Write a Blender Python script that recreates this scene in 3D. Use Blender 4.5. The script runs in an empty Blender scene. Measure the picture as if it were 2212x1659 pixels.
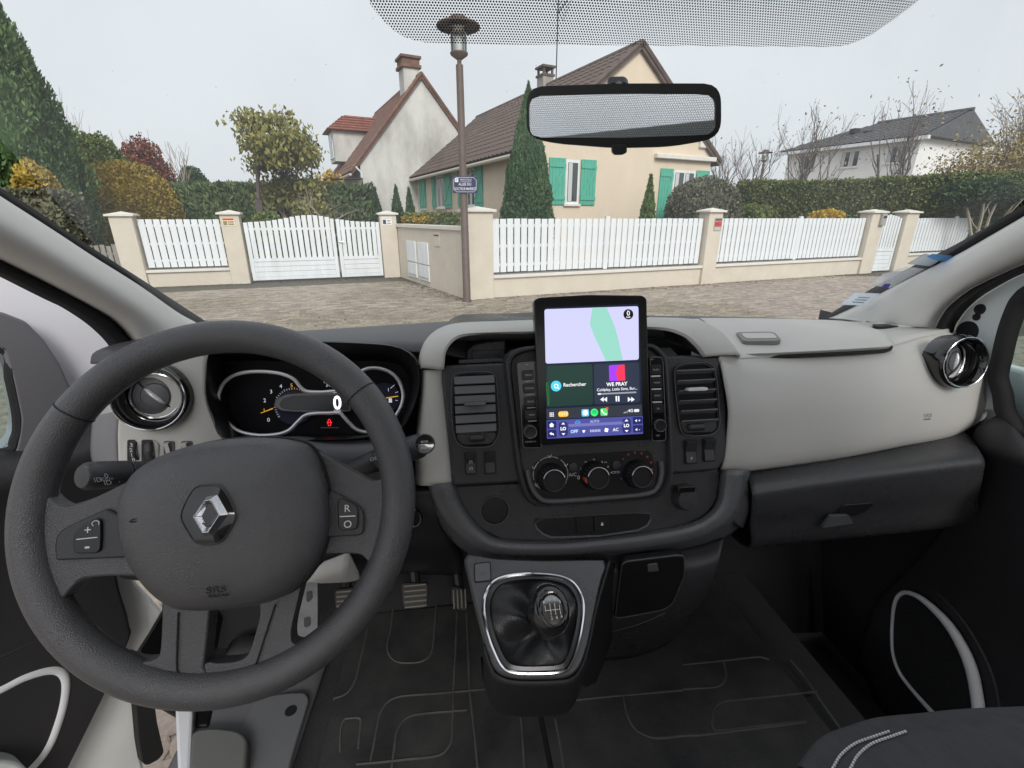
import bpy, bmesh, math, random
import numpy as np
from mathutils import Vector, Matrix, noise
random.seed(7); np.random.seed(7)
R = math.radians
# ------------------------------------------------------------------ camera, sky, sun, exposure
ROOF = True
H = 1.60                                   # lens height above the paving
F_PX, CX, CY = 1010.0, 1106.0, 829.5       # measured on a 2212 x 1659 view of the photograph
PITCH, YAW = R(19.69), R(7.65)
sc = bpy.context.scene
cam_d = bpy.data.cameras.new("camera"); cam = bpy.data.objects.new("camera", cam_d)
sc.collection.objects.link(cam); sc.camera = cam
cam_d.sensor_width = 36.0; cam_d.lens = 36.0 * F_PX / 2212.0
cam_d.clip_start = 0.02; cam_d.clip_end = 2000
cam.location = (0, 0, H); cam.rotation_euler = (R(90) - PITCH, 0, -YAW)
wd = bpy.data.worlds.new("World"); sc.world = wd; wd.use_nodes = True
nt = wd.node_tree; bg = nt.nodes["Background"]
sky = nt.nodes.new("ShaderNodeTexSky"); sky.sky_type = 'NISHITA'; sky.sun_disc = False
sky.sun_elevation = R(36); sky.sun_rotation = R(172); sky.dust_density = 6; sky.air_density = 1.5
hsv = nt.nodes.new("ShaderNodeHueSaturation"); hsv.inputs["Saturation"].default_value = 0.25
mixn = nt.nodes.new("ShaderNodeMixRGB"); mixn.inputs[0].default_value = 0.88
mixn.inputs[2].default_value = (5.25, 5.48, 5.82, 1)      # even cloud deck
nt.links.new(sky.outputs[0], hsv.inputs["Color"]); nt.links.new(hsv.outputs[0], mixn.inputs[1])
cl = nt.nodes.new("ShaderNodeTexNoise"); cl.inputs["Scale"].default_value = 2.2; cl.inputs["Detail"].default_value = 5
cm = nt.nodes.new("ShaderNodeMapRange"); cm.inputs[1].default_value = .3; cm.inputs[2].default_value = .7; cm.inputs[3].default_value = .93; cm.inputs[4].default_value = 1.07
vm = nt.nodes.new("ShaderNodeVectorMath"); vm.operation = 'SCALE'; tcw = nt.nodes.new("ShaderNodeTexCoord")
nt.links.new(tcw.outputs["Generated"], cl.inputs["Vector"]); nt.links.new(cl.outputs[0], cm.inputs[0]); nt.links.new(cm.outputs[0], vm.inputs["Scale"])
nt.links.new(mixn.outputs[0], vm.inputs[0]); nt.links.new(vm.outputs[0], bg.inputs[0]); bg.inputs[1].default_value = 0.1
sun_d = bpy.data.lights.new("sun", 'SUN'); sun = bpy.data.objects.new("sun", sun_d)
sc.collection.objects.link(sun); sun_d.energy = 1.5; sun_d.angle = R(25); sun_d.color = (1, .97, .93)
SUN_DIR = Vector((math.sin(R(172)) * math.cos(R(36)), math.cos(R(172)) * math.cos(R(36)), math.sin(R(36))))
sun.rotation_euler = SUN_DIR.to_track_quat('Z', 'Y').to_euler()
sc.view_settings.view_transform = 'Standard'; sc.view_settings.look = 'None'
sc.view_settings.exposure = 0.66; sc.view_settings.gamma = 1
sc.render.resolution_x = 1024; sc.render.resolution_y = 768
try:
    sc.cycles.max_bounces = 8; sc.cycles.transparent_max_bounces = 16
    sc.cycles.sample_clamp_indirect = 6; sc.cycles.caustics_reflective = False; sc.cycles.caustics_refractive = False
except Exception: pass
# ------------------------------------------------------------------ pixel -> ray helpers
C0 = Vector((0, 0, H))
FW = Vector((math.sin(YAW), math.cos(YAW), 0)); RT = Vector((math.cos(YAW), -math.sin(YAW), 0)); UP = Vector((0, 0, 1))
CF = FW * math.cos(PITCH) - UP * math.sin(PITCH); CU = FW * math.sin(PITCH) + UP * math.cos(PITCH)
def ray(x, y): return CF + RT * ((x - CX) / F_PX) + CU * ((CY - y) / F_PX)
def atY(x, y, Y): r = ray(x, y); return C0 + r * (Y / r.y)
def atX(x, y, X): r = ray(x, y); return C0 + r * (X / r.x)
def atZ(x, y, Z): r = ray(x, y); return C0 + r * ((Z - H) / r.z)
def gnd(x, y): return atZ(x, y, 0.0)
TILE = {1: (0, 553), 2: (737.33, 553), 3: (1474.67, 553), 4: (0, 1106), 5: (737.33, 1106), 6: (1474.67, 1106)}
def q(t, pts): o = TILE[t]; return [(o[0] + a / 3.0, o[1] + b / 3.0) for a, b in pts]
class Fr:
    """a plane in the place: origin, two axes, outward normal"""
    def __init__(s, o, u, v):
        s.o = Vector(o); s.u = Vector(u).normalized(); s.v = Vector(v).normalized(); s.n = s.u.cross(s.v).normalized()
    def p(s, a, b, c=0.0): return s.o + s.u * a + s.v * b + s.n * c
    def hit(s, x, y, c=0.0):
        r = ray(x, y); o = s.o + s.n * c; t = (o - C0).dot(s.n) / r.dot(s.n); w = C0 + r * t - o
        return (w.dot(s.u), w.dot(s.v))
    def hits(s, t, pts, c=0.0): return [s.hit(x, y, c) for x, y in q(t, pts)]
    def hitd(s, pts, c=0.0): return [s.hit(x, y, c) for x, y in pts]
    def mat(s): return Matrix(((s.u.x, s.v.x, s.n.x, s.o.x), (s.u.y, s.v.y, s.n.y, s.o.y), (s.u.z, s.v.z, s.n.z, s.o.z), (0, 0, 0, 1)))
# ------------------------------------------------------------------ materials
MATS = {}
def M(name, col, rough=.5, metal=0., bump=0., bscale=300., var=0., vscale=4., spec=.5, coat=0., emit=None, es=1., vcol=None, stretch=None, island=0., detail=4., rvar=0.):
    if name in MATS: return MATS[name]
    m = bpy.data.materials.new(name); m.use_nodes = True; n = m.node_tree; L = n.links; b = n.nodes["Principled BSDF"]
    b.inputs["Base Color"].default_value = (*col, 1); b.inputs["Roughness"].default_value = rough
    b.inputs["Metallic"].default_value = metal; b.inputs["Specular IOR Level"].default_value = spec
    b.inputs["Coat Weight"].default_value = coat
    if emit: b.inputs["Emission Color"].default_value = (*emit, 1); b.inputs["Emission Strength"].default_value = es
    tc = n.nodes.new("ShaderNodeTexCoord"); src = tc.outputs["Object"]
    if stretch:
        mp = n.nodes.new("ShaderNodeMapping"); mp.inputs["Scale"].default_value = stretch
        L.new(src, mp.inputs[0]); src = mp.outputs[0]
    if var or vcol:
        t = n.nodes.new("ShaderNodeTexNoise"); t.inputs["Scale"].default_value = vscale; t.inputs["Detail"].default_value = detail
        t.inputs["Roughness"].default_value = .65; L.new(src, t.inputs["Vector"])
        rp = n.nodes.new("ShaderNodeValToRGB"); L.new(t.outputs[0], rp.inputs[0])
        rp.color_ramp.elements[0].position = .3; rp.color_ramp.elements[1].position = .7
        c2 = vcol if vcol else tuple(c * (1 + var) for c in col); c1 = col if vcol else tuple(c * (1 - var) for c in col)
        rp.color_ramp.elements[0].color = (*c1, 1); rp.color_ramp.elements[1].color = (*c2, 1)
        out = rp.outputs[0]
    else: out = None
    if island:
        g = n.nodes.new("ShaderNodeNewGeometry"); hs = n.nodes.new("ShaderNodeHueSaturation")
        mr = n.nodes.new("ShaderNodeMapRange"); mr.inputs[3].default_value = 1 - island; mr.inputs[4].default_value = 1 + island
        L.new(g.outputs["Random Per Island"], mr.inputs[0]); L.new(mr.outputs[0], hs.inputs["Value"])
        if out: L.new(out, hs.inputs["Color"])
        else: hs.inputs["Color"].default_value = (*col, 1)
        out = hs.outputs[0]
    if out: L.new(out, b.inputs["Base Color"])
    if rvar:
        t = n.nodes.new("ShaderNodeTexNoise"); t.inputs["Scale"].default_value = 14; t.inputs["Detail"].default_value = 6; L.new(src, t.inputs["Vector"])
        mr = n.nodes.new("ShaderNodeMapRange"); mr.inputs[1].default_value = .3; mr.inputs[2].default_value = .7; mr.inputs[3].default_value = rough - rvar; mr.inputs[4].default_value = rough + rvar
        L.new(t.outputs[0], mr.inputs[0]); L.new(mr.outputs[0], b.inputs["Roughness"])
    if bump:
        t = n.nodes.new("ShaderNodeTexNoise"); t.inputs["Scale"].default_value = bscale; t.inputs["Detail"].default_value = 2
        L.new(src, t.inputs["Vector"]); bp = n.nodes.new("ShaderNodeBump"); bp.inputs["Strength"].default_value = bump
        bp.inputs["Distance"].default_value = 1.0 / bscale; L.new(t.outputs[0], bp.inputs["Height"]); L.new(bp.outputs[0], b.inputs["Normal"])
    MATS[name] = m; return m
def Mglass(name, tint=(1, 1, 1), refl=.05, rough=.0, dust=0.):
    if name in MATS: return MATS[name]
    m = bpy.data.materials.new(name); m.use_nodes = True; n = m.node_tree; n.nodes.clear(); L = n.links
    o = n.nodes.new("ShaderNodeOutputMaterial"); mx = n.nodes.new("ShaderNodeMixShader")
    t = n.nodes.new("ShaderNodeBsdfTransparent"); t.inputs[0].default_value = (*tint, 1)
    g = n.nodes.new("ShaderNodeBsdfGlossy"); g.inputs["Roughness"].default_value = rough
    fr = n.nodes.new("ShaderNodeFresnel"); fr.inputs[0].default_value = 1.33
    mu = n.nodes.new("ShaderNodeMath"); mu.operation = 'MULTIPLY'; mu.inputs[1].default_value = refl / .02
    mu.use_clamp = True; L.new(fr.outputs[0], mu.inputs[0])
    L.new(mu.outputs[0], mx.inputs[0]); L.new(t.outputs[0], mx.inputs[1]); L.new(g.outputs[0], mx.inputs[2]); L.new(mx.outputs[0], o.inputs[0])
    if dust:                                                     # thin film of road dust on the glass
        tr = n.nodes.new("ShaderNodeBsdfTranslucent"); tr.inputs[0].default_value = (.9, .92, .95, 1); m2 = n.nodes.new("ShaderNodeMixShader")
        tc = n.nodes.new("ShaderNodeTexCoord"); tx = n.nodes.new("ShaderNodeTexNoise"); tx.inputs["Scale"].default_value = 3.5; tx.inputs["Detail"].default_value = 8
        L.new(tc.outputs["Object"], tx.inputs["Vector"]); mp = n.nodes.new("ShaderNodeMapRange"); mp.inputs[1].default_value = .3; mp.inputs[2].default_value = .75; mp.inputs[3].default_value = dust * .6; mp.inputs[4].default_value = dust * 1.6
        L.new(tx.outputs[0], mp.inputs[0]); L.new(mp.outputs[0], m2.inputs[0]); L.new(mx.outputs[0], m2.inputs[1]); L.new(tr.outputs[0], m2.inputs[2]); L.new(m2.outputs[0], o.inputs[0])
    MATS[name] = m; return m
def Mdots(name, pitch, r0, r1, v0, v1, col=(.01, .01, .011), invert=False):
    """hexagonal dot matrix printed on glass (object X / object Y in metres); radius grows from v0 to v1"""
    m = bpy.data.materials.new(name); m.use_nodes = True; n = m.node_tree; n.nodes.clear(); L = n.links
    def mth(op, a, b=None, clamp=False):
        k = n.nodes.new("ShaderNodeMath"); k.operation = op; k.use_clamp = clamp
        for i, w in enumerate((a, b)):
            if w is None: continue
            if isinstance(w, (int, float)): k.inputs[i].default_value = w
            else: L.new(w, k.inputs[i])
        return k.outputs[0]
    uv = n.nodes.new("ShaderNodeUVMap"); sp = n.nodes.new("ShaderNodeSeparateXYZ"); L.new(uv.outputs[0], sp.inputs[0])
    x, y = sp.outputs[0], sp.outputs[1]; py = pitch * math.sqrt(3)
    def lat(ox, oy):
        a = mth('SUBTRACT', mth('FRACT', mth('ADD', mth('DIVIDE', x, pitch), ox)), .5)
        b = mth('SUBTRACT', mth('FRACT', mth('ADD', mth('DIVIDE', y, py), oy)), .5)
        a = mth('MULTIPLY', a, pitch); b = mth('MULTIPLY', b, py)
        return mth('SQRT', mth('ADD', mth('MULTIPLY', a, a), mth('MULTIPLY', b, b)))
    d = mth('MINIMUM', lat(0, 0), lat(.5, .5))
    mr = n.nodes.new("ShaderNodeMapRange"); L.new(y, mr.inputs[0])
    for i, w in zip((1, 2, 3, 4), (v0, v1, r0, r1)): mr.inputs[i].default_value = w
    ins = mth('LESS_THAN', d, mr.outputs[0])
    if invert: ins = mth('SUBTRACT', 1.0, ins)
    o = n.nodes.new("ShaderNodeOutputMaterial"); mx = n.nodes.new("ShaderNodeMixShader")
    t = n.nodes.new("ShaderNodeBsdfTransparent"); b = n.nodes.new("ShaderNodeBsdfPrincipled")
    b.inputs["Base Color"].default_value = (*col, 1); b.inputs["Roughness"].default_value = .6
    L.new(ins, mx.inputs[0]); L.new(t.outputs[0], mx.inputs[1]); L.new(b.outputs[0], mx.inputs[2]); L.new(mx.outputs[0], o.inputs[0])
    MATS[name] = m; return m
# ------------------------------------------------------------------ scene graph helpers
COL = sc.collection
def thing(name, label, cat, loc=(0, 0, 0), group=None):
    o = bpy.data.objects.new(name, None); COL.objects.link(o); o.location = loc; o.empty_display_size = .05
    return tag(o, label, cat, group)
def tag(o, label, cat, group=None):
    o["label"] = label; o["category"] = cat
    if group: o["group"] = group
    return o
def parent(o, p):
    if p is None: return o
    o.parent = p
    if p.type == 'EMPTY': o.matrix_parent_inverse = Matrix.Translation(p.location).inverted()
    return o
def obj(name, me, mat=None, par=None, smooth=True, bevel=0., seg=2, solid=0., subd=0, kind=None, angle=40):
    o = bpy.data.objects.new(name, me); COL.objects.link(o)
    if mat is not None:
        for mm in (mat if isinstance(mat, (list, tuple)) else [mat]): me.materials.append(mm)
    if smooth and len(me.polygons):
        me.polygons.foreach_set("use_smooth", [True] * len(me.polygons))
        try: me.set_sharp_from_angle(angle=R(angle))
        except Exception: pass
    if solid:
        s = o.modifiers.new("t", 'SOLIDIFY'); s.thickness = abs(solid); s.offset = -1 if solid > 0 else 1
    if bevel:
        b = o.modifiers.new("b", 'BEVEL'); b.width = bevel; b.segments = seg; b.limit_method = 'ANGLE'; b.angle_limit = R(35)
        b.harden_normals = False
    if subd:
        s = o.modifiers.new("s", 'SUBSURF'); s.levels = subd; s.render_levels = subd
    if kind: o["kind"] = kind
    return parent(o, par)
def mesh(V, Fs):
    me = bpy.data.meshes.new("m"); me.from_pydata([tuple(v) for v in V], [], Fs); me.update(); return me
def cat(pts, n=8, closed=False):
    """Catmull-Rom through 2D/3D points"""
    P = [Vector(p) for p in pts]; N = len(P); out = []
    if N < 3 and not closed: return [P[0].lerp(P[-1], i / n) for i in range(n + 1)]
    for i in range(N if closed else N - 1):
        if closed: a, b, c, d = P[(i - 1) % N], P[i], P[(i + 1) % N], P[(i + 2) % N]
        else: b, c = P[i], P[i + 1]; a = P[i - 1] if i else b * 2 - c; d = P[i + 2] if i + 2 < N else c * 2 - b
        for k in range(n):
            t = k / n
            out.append(.5 * ((2 * b) + (c - a) * t + (2 * a - 5 * b + 4 * c - d) * t * t + (3 * b - a - 3 * c + d) * t ** 3))
    if not closed: out.append(P[-1])
    return out
def resamp(P, n, closed=False):
    P = [Vector(p) for p in P]
    if closed: P = P + [P[0]]
    d = [0.]
    for a, b in zip(P, P[1:]): d.append(d[-1] + (b - a).length)
    out = []; j = 0; m = n if closed else n - 1
    for i in range(n):
        s = d[-1] * i / m
        while j < len(d) - 2 and d[j + 1] < s: j += 1
        k = d[j + 1] - d[j]; out.append(P[j].lerp(P[j + 1], (s - d[j]) / k if k > 1e-9 else 0))
    return out
def polar(pts, n, c=None):
    """resample a star-shaped 2D outline by angle so that several outlines match point for point"""
    P = resamp(pts, 720, True); c = Vector(c) if c is not None else sum(P, Vector((0, 0))) / len(P)
    A = np.array([math.atan2(p.y - c.y, p.x - c.x) for p in P]); Rr = np.array([(p - c).length for p in P])
    o = np.argsort(A); A = A[o]; Rr = Rr[o]; A = np.concatenate([A - 2 * np.pi, A, A + 2 * np.pi]); Rr = np.tile(Rr, 3)
    th = np.linspace(-np.pi, np.pi, n, endpoint=False); r = np.interp(th, A, Rr)
    return [Vector((c.x + math.cos(t) * k, c.y + math.sin(t) * k)) for t, k in zip(th, r)]
def loft(rows, n=24, m=0, closed=False, smooth_u=True, flip=False):
    """surface through polylines (3D); m extra rows per span (spline across)"""
    RR = []
    for r in rows:
        r = [Vector(p) for p in r]
        if closed: RR.append(r if len(r) == n else resamp(r, n, True))
        else: RR.append(resamp(cat(r, 8) if (smooth_u and len(r) > 2) else r, n))
    if m > 1: RR = [list(c) for c in zip(*[cat([r[i] for r in RR], m) for i in range(n)])]
    V = [p for r in RR for p in r]; Fs = []
    for i in range(len(RR) - 1):
        for j in range(n if closed else n - 1):
            k = (j + 1) % n; f = (i * n + j, i * n + k, (i + 1) * n + k, (i + 1) * n + j)
            Fs.append(f[::-1] if flip else f)
    return mesh(V, Fs)
def prism(fr, pts, c0, c1, inset=0.):
    """outline (local 2D) extruded along the frame normal from c0 to c1"""
    n = len(pts); P = [Vector(p) for p in pts]
    ar = sum(P[i].x * P[(i + 1) % n].y - P[(i + 1) % n].x * P[i].y for i in range(n))
    if ar < 0: P = P[::-1]
    if c1 < c0: c0, c1 = c1, c0
    V = [fr.p(p.x, p.y, c0) for p in P] + [fr.p(p.x, p.y, c1) for p in P]
    Fs = [tuple(range(n))[::-1], tuple(range(n, 2 * n))] + [(i, (i + 1) % n, n + (i + 1) % n, n + i) for i in range(n)]
    return mesh(V, Fs)
def dome(fr, pts, c0, h, rings=6, pw=2.2, skirt=0., c=None, n=None):
    """soft cushion over an outline"""
    P = polar(pts, n or 64, c); ctr = Vector(c) if c is not None else sum(P, Vector((0, 0))) / len(P); N = len(P); V = []; Fs = []
    rows = []
    if skirt: rows.append((1.0, c0 - skirt))
    for i in range(rings + 1):
        t = i / rings; s = math.cos(t * math.pi / 2) if i < rings else 0.0
        s = 1 - t; rows.append((s, c0 + h * (1 - s ** pw)))
    for s, cc in rows[:-1]: V += [fr.p(*(ctr + (p - ctr) * s), cc) for p in P]
    V.append(fr.p(*ctr, rows[-1][1]))
    for i in range(len(rows) - 2):
        for j in range(N): k = (j + 1) % N; Fs.append((i * N + j, i * N + k, (i + 1) * N + k, (i + 1) * N + j))
    b = (len(rows) - 2) * N
    for j in range(N): Fs.append((b + j, b + (j + 1) % N, len(V) - 1))
    return mesh(V, Fs)
def bands(fr, rows, n=96, c=None, flip=False):
    """rows of (outline2D, height): matching closed loops in a frame"""
    return loft([[fr.p(p.x, p.y, h) for p in polar(o, n, c)] for o, h in rows], n, closed=True, flip=flip)
def tube(path, r, k=10, closed=False, cap=True):
    P = [Vector(p) for p in path]; N = len(P); rr = r if isinstance(r, (list, tuple)) else [r] * N; V = []; Fs = []; prev = None
    for i in range(N):
        t = (P[(i + 1) % N] - P[i - 1]) if closed else (P[min(i + 1, N - 1)] - P[max(i - 1, 0)])
        t = t.normalized() if t.length > 1e-9 else Vector((0, 0, 1))
        if prev is None:
            a = Vector((0, 0, 1)) if abs(t.z) < .9 else Vector((1, 0, 0)); u = t.cross(a).normalized()
        else: u = (prev - t * prev.dot(t)).normalized()
        prev = u; w = t.cross(u)
        V += [P[i] + (u * math.cos(2 * math.pi * j / k) + w * math.sin(2 * math.pi * j / k)) * rr[i] for j in range(k)]
    for i in range(N if closed else N - 1):
        for j in range(k):
            a, b, i2 = i * k + j, i * k + (j + 1) % k, (i + 1) % N
            Fs.append((a, b, i2 * k + (j + 1) % k, i2 * k + j))
    if not closed and cap: Fs += [tuple(range(k))[::-1], tuple(range((N - 1) * k, N * k))]
    return mesh(V, Fs)
def join(meshes):
    V = []; Fs = []
    for me in meshes:
        o = len(V); V += [v.co.copy() for v in me.vertices]; Fs += [tuple(o + i for i in p.vertices) for p in me.polygons]
        bpy.data.meshes.remove(me)
    return mesh(V, Fs)
def lathe(fr, prof, n=32, a=0., b=0.):
    """profile (radius, height) turned about the frame normal at (a, b)"""
    V = []; Fs = []
    for r, h in prof: V += [fr.p(a + r * math.cos(2 * math.pi * j / n), b + r * math.sin(2 * math.pi * j / n), h) for j in range(n)]
    for i in range(len(prof) - 1):
        for j in range(n): k = (j + 1) % n; Fs.append((i * n + j, i * n + k, (i + 1) * n + k, (i + 1) * n + j))
    Fs += [tuple(range((len(prof) - 1) * n, len(prof) * n))]
    return mesh(V, Fs)
def rr(a0, b0, a1, b1, r, k=5):
    out = []
    for (cx, cy, s) in ((a1 - r, b1 - r, 0), (a0 + r, b1 - r, 90), (a0 + r, b0 + r, 180), (a1 - r, b0 + r, 270)):
        for i in range(k + 1): t = R(s + 90 * i / k); out.append(Vector((cx + r * math.cos(t), cy + r * math.sin(t))))
    return out
def rpoly(pts, r, k=4):
    """round the corners of a polygon"""
    P = [Vector(p) for p in pts]; N = len(P); out = []
    for i in range(N):
        a, b, c = P[i - 1], P[i], P[(i + 1) % N]; d = min(r, (a - b).length * .45, (c - b).length * .45)
        s = b + (a - b).normalized() * d; e = b + (c - b).normalized() * d
        for j in range(k + 1): t = j / k; out.append(s * (1 - t) ** 2 + b * 2 * t * (1 - t) + e * t * t)
    return out
def circ(a, b, r, n=32, ry=None): return [Vector((a + r * math.cos(2 * math.pi * i / n), b + (ry or r) * math.sin(2 * math.pi * i / n))) for i in range(n)]
def box(o, sx, sy, sz):
    """centre, full sizes, axis aligned"""
    x, y, z = sx / 2, sy / 2, sz / 2; o = Vector(o)
    V = [o + Vector(v) for v in ((-x, -y, -z), (x, -y, -z), (x, y, -z), (-x, y, -z), (-x, -y, z), (x, -y, z), (x, y, z), (-x, y, z))]
    return mesh(V, [(3, 2, 1, 0), (4, 5, 6, 7), (0, 1, 5, 4), (1, 2, 6, 5), (2, 3, 7, 6), (3, 0, 4, 7)])
def fbox(fr, a0, b0, c0, a1, b1, c1):
    V = [fr.p(a, b, c) for c in (c0, c1) for a, b in ((a0, b0), (a1, b0), (a1, b1), (a0, b1))]
    return mesh(V, [(3, 2, 1, 0), (4, 5, 6, 7), (0, 1, 5, 4), (1, 2, 6, 5), (2, 3, 7, 6), (3, 0, 4, 7)])
def text(s, fr, a, b, c, size, mat, par, name="lettering", align='CENTER', bold=0., xs=1., ex=.0):
    cu = bpy.data.curves.new("t", 'FONT'); cu.body = s; cu.size = size; cu.align_x = align; cu.align_y = 'CENTER'
    cu.offset = bold; cu.extrude = ex; cu.resolution_u = 3
    t = bpy.data.objects.new("t", cu); COL.objects.link(t)
    dg = bpy.context.evaluated_depsgraph_get(); me = bpy.data.meshes.new_from_object(t.evaluated_get(dg))
    bpy.data.objects.remove(t); bpy.data.curves.remove(cu)
    mt = Matrix.Translation(fr.p(a, b, c)) @ fr.mat().to_3x3().to_4x4() @ Matrix.Diagonal((xs, 1, 1, 1)); me.transform(mt); me.materials.clear()
    return obj(name, me, mat, par, smooth=False)
def flat(fr, pts, c, mat, par, name, th=.0004, bevel=0): return obj(name, prism(fr, pts, c - th, c), mat, par, smooth=False, bevel=bevel)
# ================================================================== OUTSIDE
def E2(z, pts): return [({1: 0, 2: 658.3, 3: 1371.5}[z] + a * .43, b * .43) for a, b in pts]
def PD(x, y, d): r = ray(x, y); return C0 + r * (d / r.dot(FW))      # point at forward distance d
Z = Vector((0, 0, 1))
def struct(o): o["kind"] = "structure"; return o
def qmesh(Q):
    """(N,4,3) array -> mesh of quads"""
    N = len(Q); me = bpy.data.meshes.new("q"); me.vertices.add(N * 4); me.loops.add(N * 4); me.polygons.add(N)
    me.vertices.foreach_set("co", np.ascontiguousarray(Q, dtype=np.float32).ravel())
    me.loops.foreach_set("vertex_index", np.arange(N * 4, dtype=np.int32))
    me.polygons.foreach_set("loop_start", np.arange(0, N * 4, 4, dtype=np.int32))
    try: me.polygons.foreach_set("loop_total", np.full(N, 4, dtype=np.int32))
    except Exception: pass
    me.update(calc_edges=True); return me
def stampmesh(base, XF, s):
    """copies of a small mesh (verts, quads) at positions/rot z -> one mesh; XF: list of Matrix"""
    V = []; Fs = []
    for k, m in enumerate(XF):
        o = len(V); V += [m @ v for v in base[0]]; Fs += [tuple(o + i for i in f) for f in base[1]]
    return mesh(V, Fs)
# ---- ground sheet
gm = M("paving_far", (.29, .25, .205), .85, var=.35, vscale=9., bump=.5, bscale=14.)
ground = struct(obj("ground", mesh([(-250, -60, -.006), (250, -60, -.006), (250, 400, -.006), (-250, 400, -.006)], [(0, 1, 2, 3)]), gm, smooth=False))
# ---- road of interlocking pavers
pav = [M("paver_grey", (.315, .268, .215), .8, var=.3, vscale=30, bump=.4, bscale=120, island=.28),
       M("paver_moss", (.25, .21, .155), .85, var=.35, vscale=20, bump=.4, bscale=120, island=.28),
       M("paver_rose", (.305, .25, .21), .8, var=.25, vscale=30, bump=.4, bscale=120, island=.25)]
pth = Fr((0, 0, 0), (1, .26, 0), (-.26, 1, 0))
def paver_base():
    a, b, k = .0945, .0452, .018                                      # long-hexagon interlocking stone
    o = [(-a, 0), (-a + k, -b), (a - k, -b), (a, 0), (a - k, b), (-a + k, b)]
    V = [Vector((x, y, -.03)) for x, y in o] + [Vector((x, y, -.004)) for x, y in o] + [Vector((x * .94, y * .9, 0)) for x, y in o]
    Fs = [(12, 13, 14, 15, 16, 17)]
    for r in (0, 6): Fs += [(r + i, r + (i + 1) % 6, r + 6 + (i + 1) % 6, r + 6 + i) for i in range(6)]
    return V, Fs
PB = paver_base(); pmesh = [mesh(*PB) for _ in pav]
for me, m_ in zip(pmesh, pav): me.materials.append(m_)
road = struct(obj("road", mesh([(-14, 5.5, -.003), (22, 5.5, -.003), (22, 15.5, -.003), (-14, 15.5, -.003)], [(0, 1, 2, 3)]), M("joint_sand", (.10, .09, .07), .95, var=.4, vscale=15), smooth=False))
jit = random.Random(3); cells = []
for j in range(-10, 150):
    for i in range(-70, 130):
        c = pth.p(i * .18 + (.09 if j % 2 else 0), j * .085)
        if c.y > 1.9 and not (6.9 < c.y): continue
        near = -1.75 < c.x < -.62 and .35 < c.y < 1.85
        d = c.dot(FW); lat = c.dot(RT)
        far = 6.9 < c.y < 13.6 and d < 13.6 and -.80 * d < lat < .78 * d and not (c.y > 9.75 + .2605 * (c.x - .71) and c.x > .7) and not (c.x <= .7 and c.x > -1.76 and c.y > 9.8 + (.7 - c.x) * 1.55) and not (c.y > 13.5 + (c.x + 1.76) * .23)
        if near or far: cells.append((0 if near else 1, d, c))
cells.sort(key=lambda t: (t[0], t[1]))
rest = [[], [], []]; nind = 0
for kk, (k, d, c) in enumerate(cells):
    rz = math.atan2(.26, 1) + jit.uniform(-.03, .03)
    m_ = Matrix.Translation((c.x, c.y, jit.uniform(.001, .007))) @ Matrix.Rotation(rz, 4, 'Z') @ Matrix.Rotation(jit.uniform(-.02, .02), 4, 'X')
    nz = noise.noise(Vector((c.x * .45, c.y * .45, 3))) + jit.uniform(-.12, .12)
    w = 2 if k == 0 else (0 if nz > -.02 else (1 if c.x < 5.5 else 2)) if c.x < 6 or nz > .12 else 2
    if nind < 296 and (k == 0 or (abs(c.dot(RT) + .5) < 4.5)):
        o = bpy.data.objects.new("paver", pmesh[w]); COL.objects.link(o); o.parent = road; o.matrix_basis = m_; nind += 1
    else: rest[w].append(m_)
for w, L_ in enumerate(rest):
    if L_: obj("paver_field", stampmesh(PB, L_, 1), pav[w], road, smooth=False, kind="stuff")
# ---- garden wall, fences and gates
wallm = M("rendered_wall", (.66, .595, .50), .9, vcol=(.585, .52, .43), vscale=2.6, detail=9, bump=.35, bscale=60)
capm = M("coping_stone", (.70, .66, .60), .8, var=.06, vscale=6, bump=.2, bscale=80)
pvc = M("white_pvc", (.80, .83, .87), .45, vcol=(.66, .69, .69), vscale=1.6, detail=10, stretch=(4, 4, .8))
dark = M("dark_gap", (.02, .022, .022), .8)
f0, f1 = gnd(1045, 645), gnd(1879, 590); FF = Fr(f0, f1 - f0, Z)
g0, g1 = gnd(545, 612), gnd(830, 600); GF = Fr(g0, g1 - g0, Z)
def pillar(fr, s0, s1, h, par, dep=.36, front=.06):
    p_ = obj("pillar", fbox(fr, s0, 0, front - dep, s1, h - .07, front), wallm, par, bevel=.012)
    m_, e = (s0 + s1) / 2, .055
    V = [fr.p(a, b, c) for b, k in ((h - .07, e), (h - .03, e)) for a, c in ((s0 - k, front + k), (s1 + k, front + k), (s1 + k, front - dep - k), (s0 - k, front - dep - k))] + [fr.p(m_, h + .035, front - dep / 2)]
    obj("pillar_cap", mesh(V, [(3, 2, 1, 0), (0, 1, 5, 4), (1, 2, 6, 5), (2, 3, 7, 6), (3, 0, 4, 7), (4, 5, 8), (5, 6, 8), (6, 7, 8), (7, 4, 8)]), capm, p_, smooth=False)
    return p_
def low_wall(fr, s0, s1, z, par):
    obj("base_wall", fbox(fr, s0, 0, -.24, s1, z - .06, 0), wallm, par, bevel=.008)
    obj("coping", fbox(fr, s0, z - .06, -.29, s1, z, .05), capm, par, bevel=.008)
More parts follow.
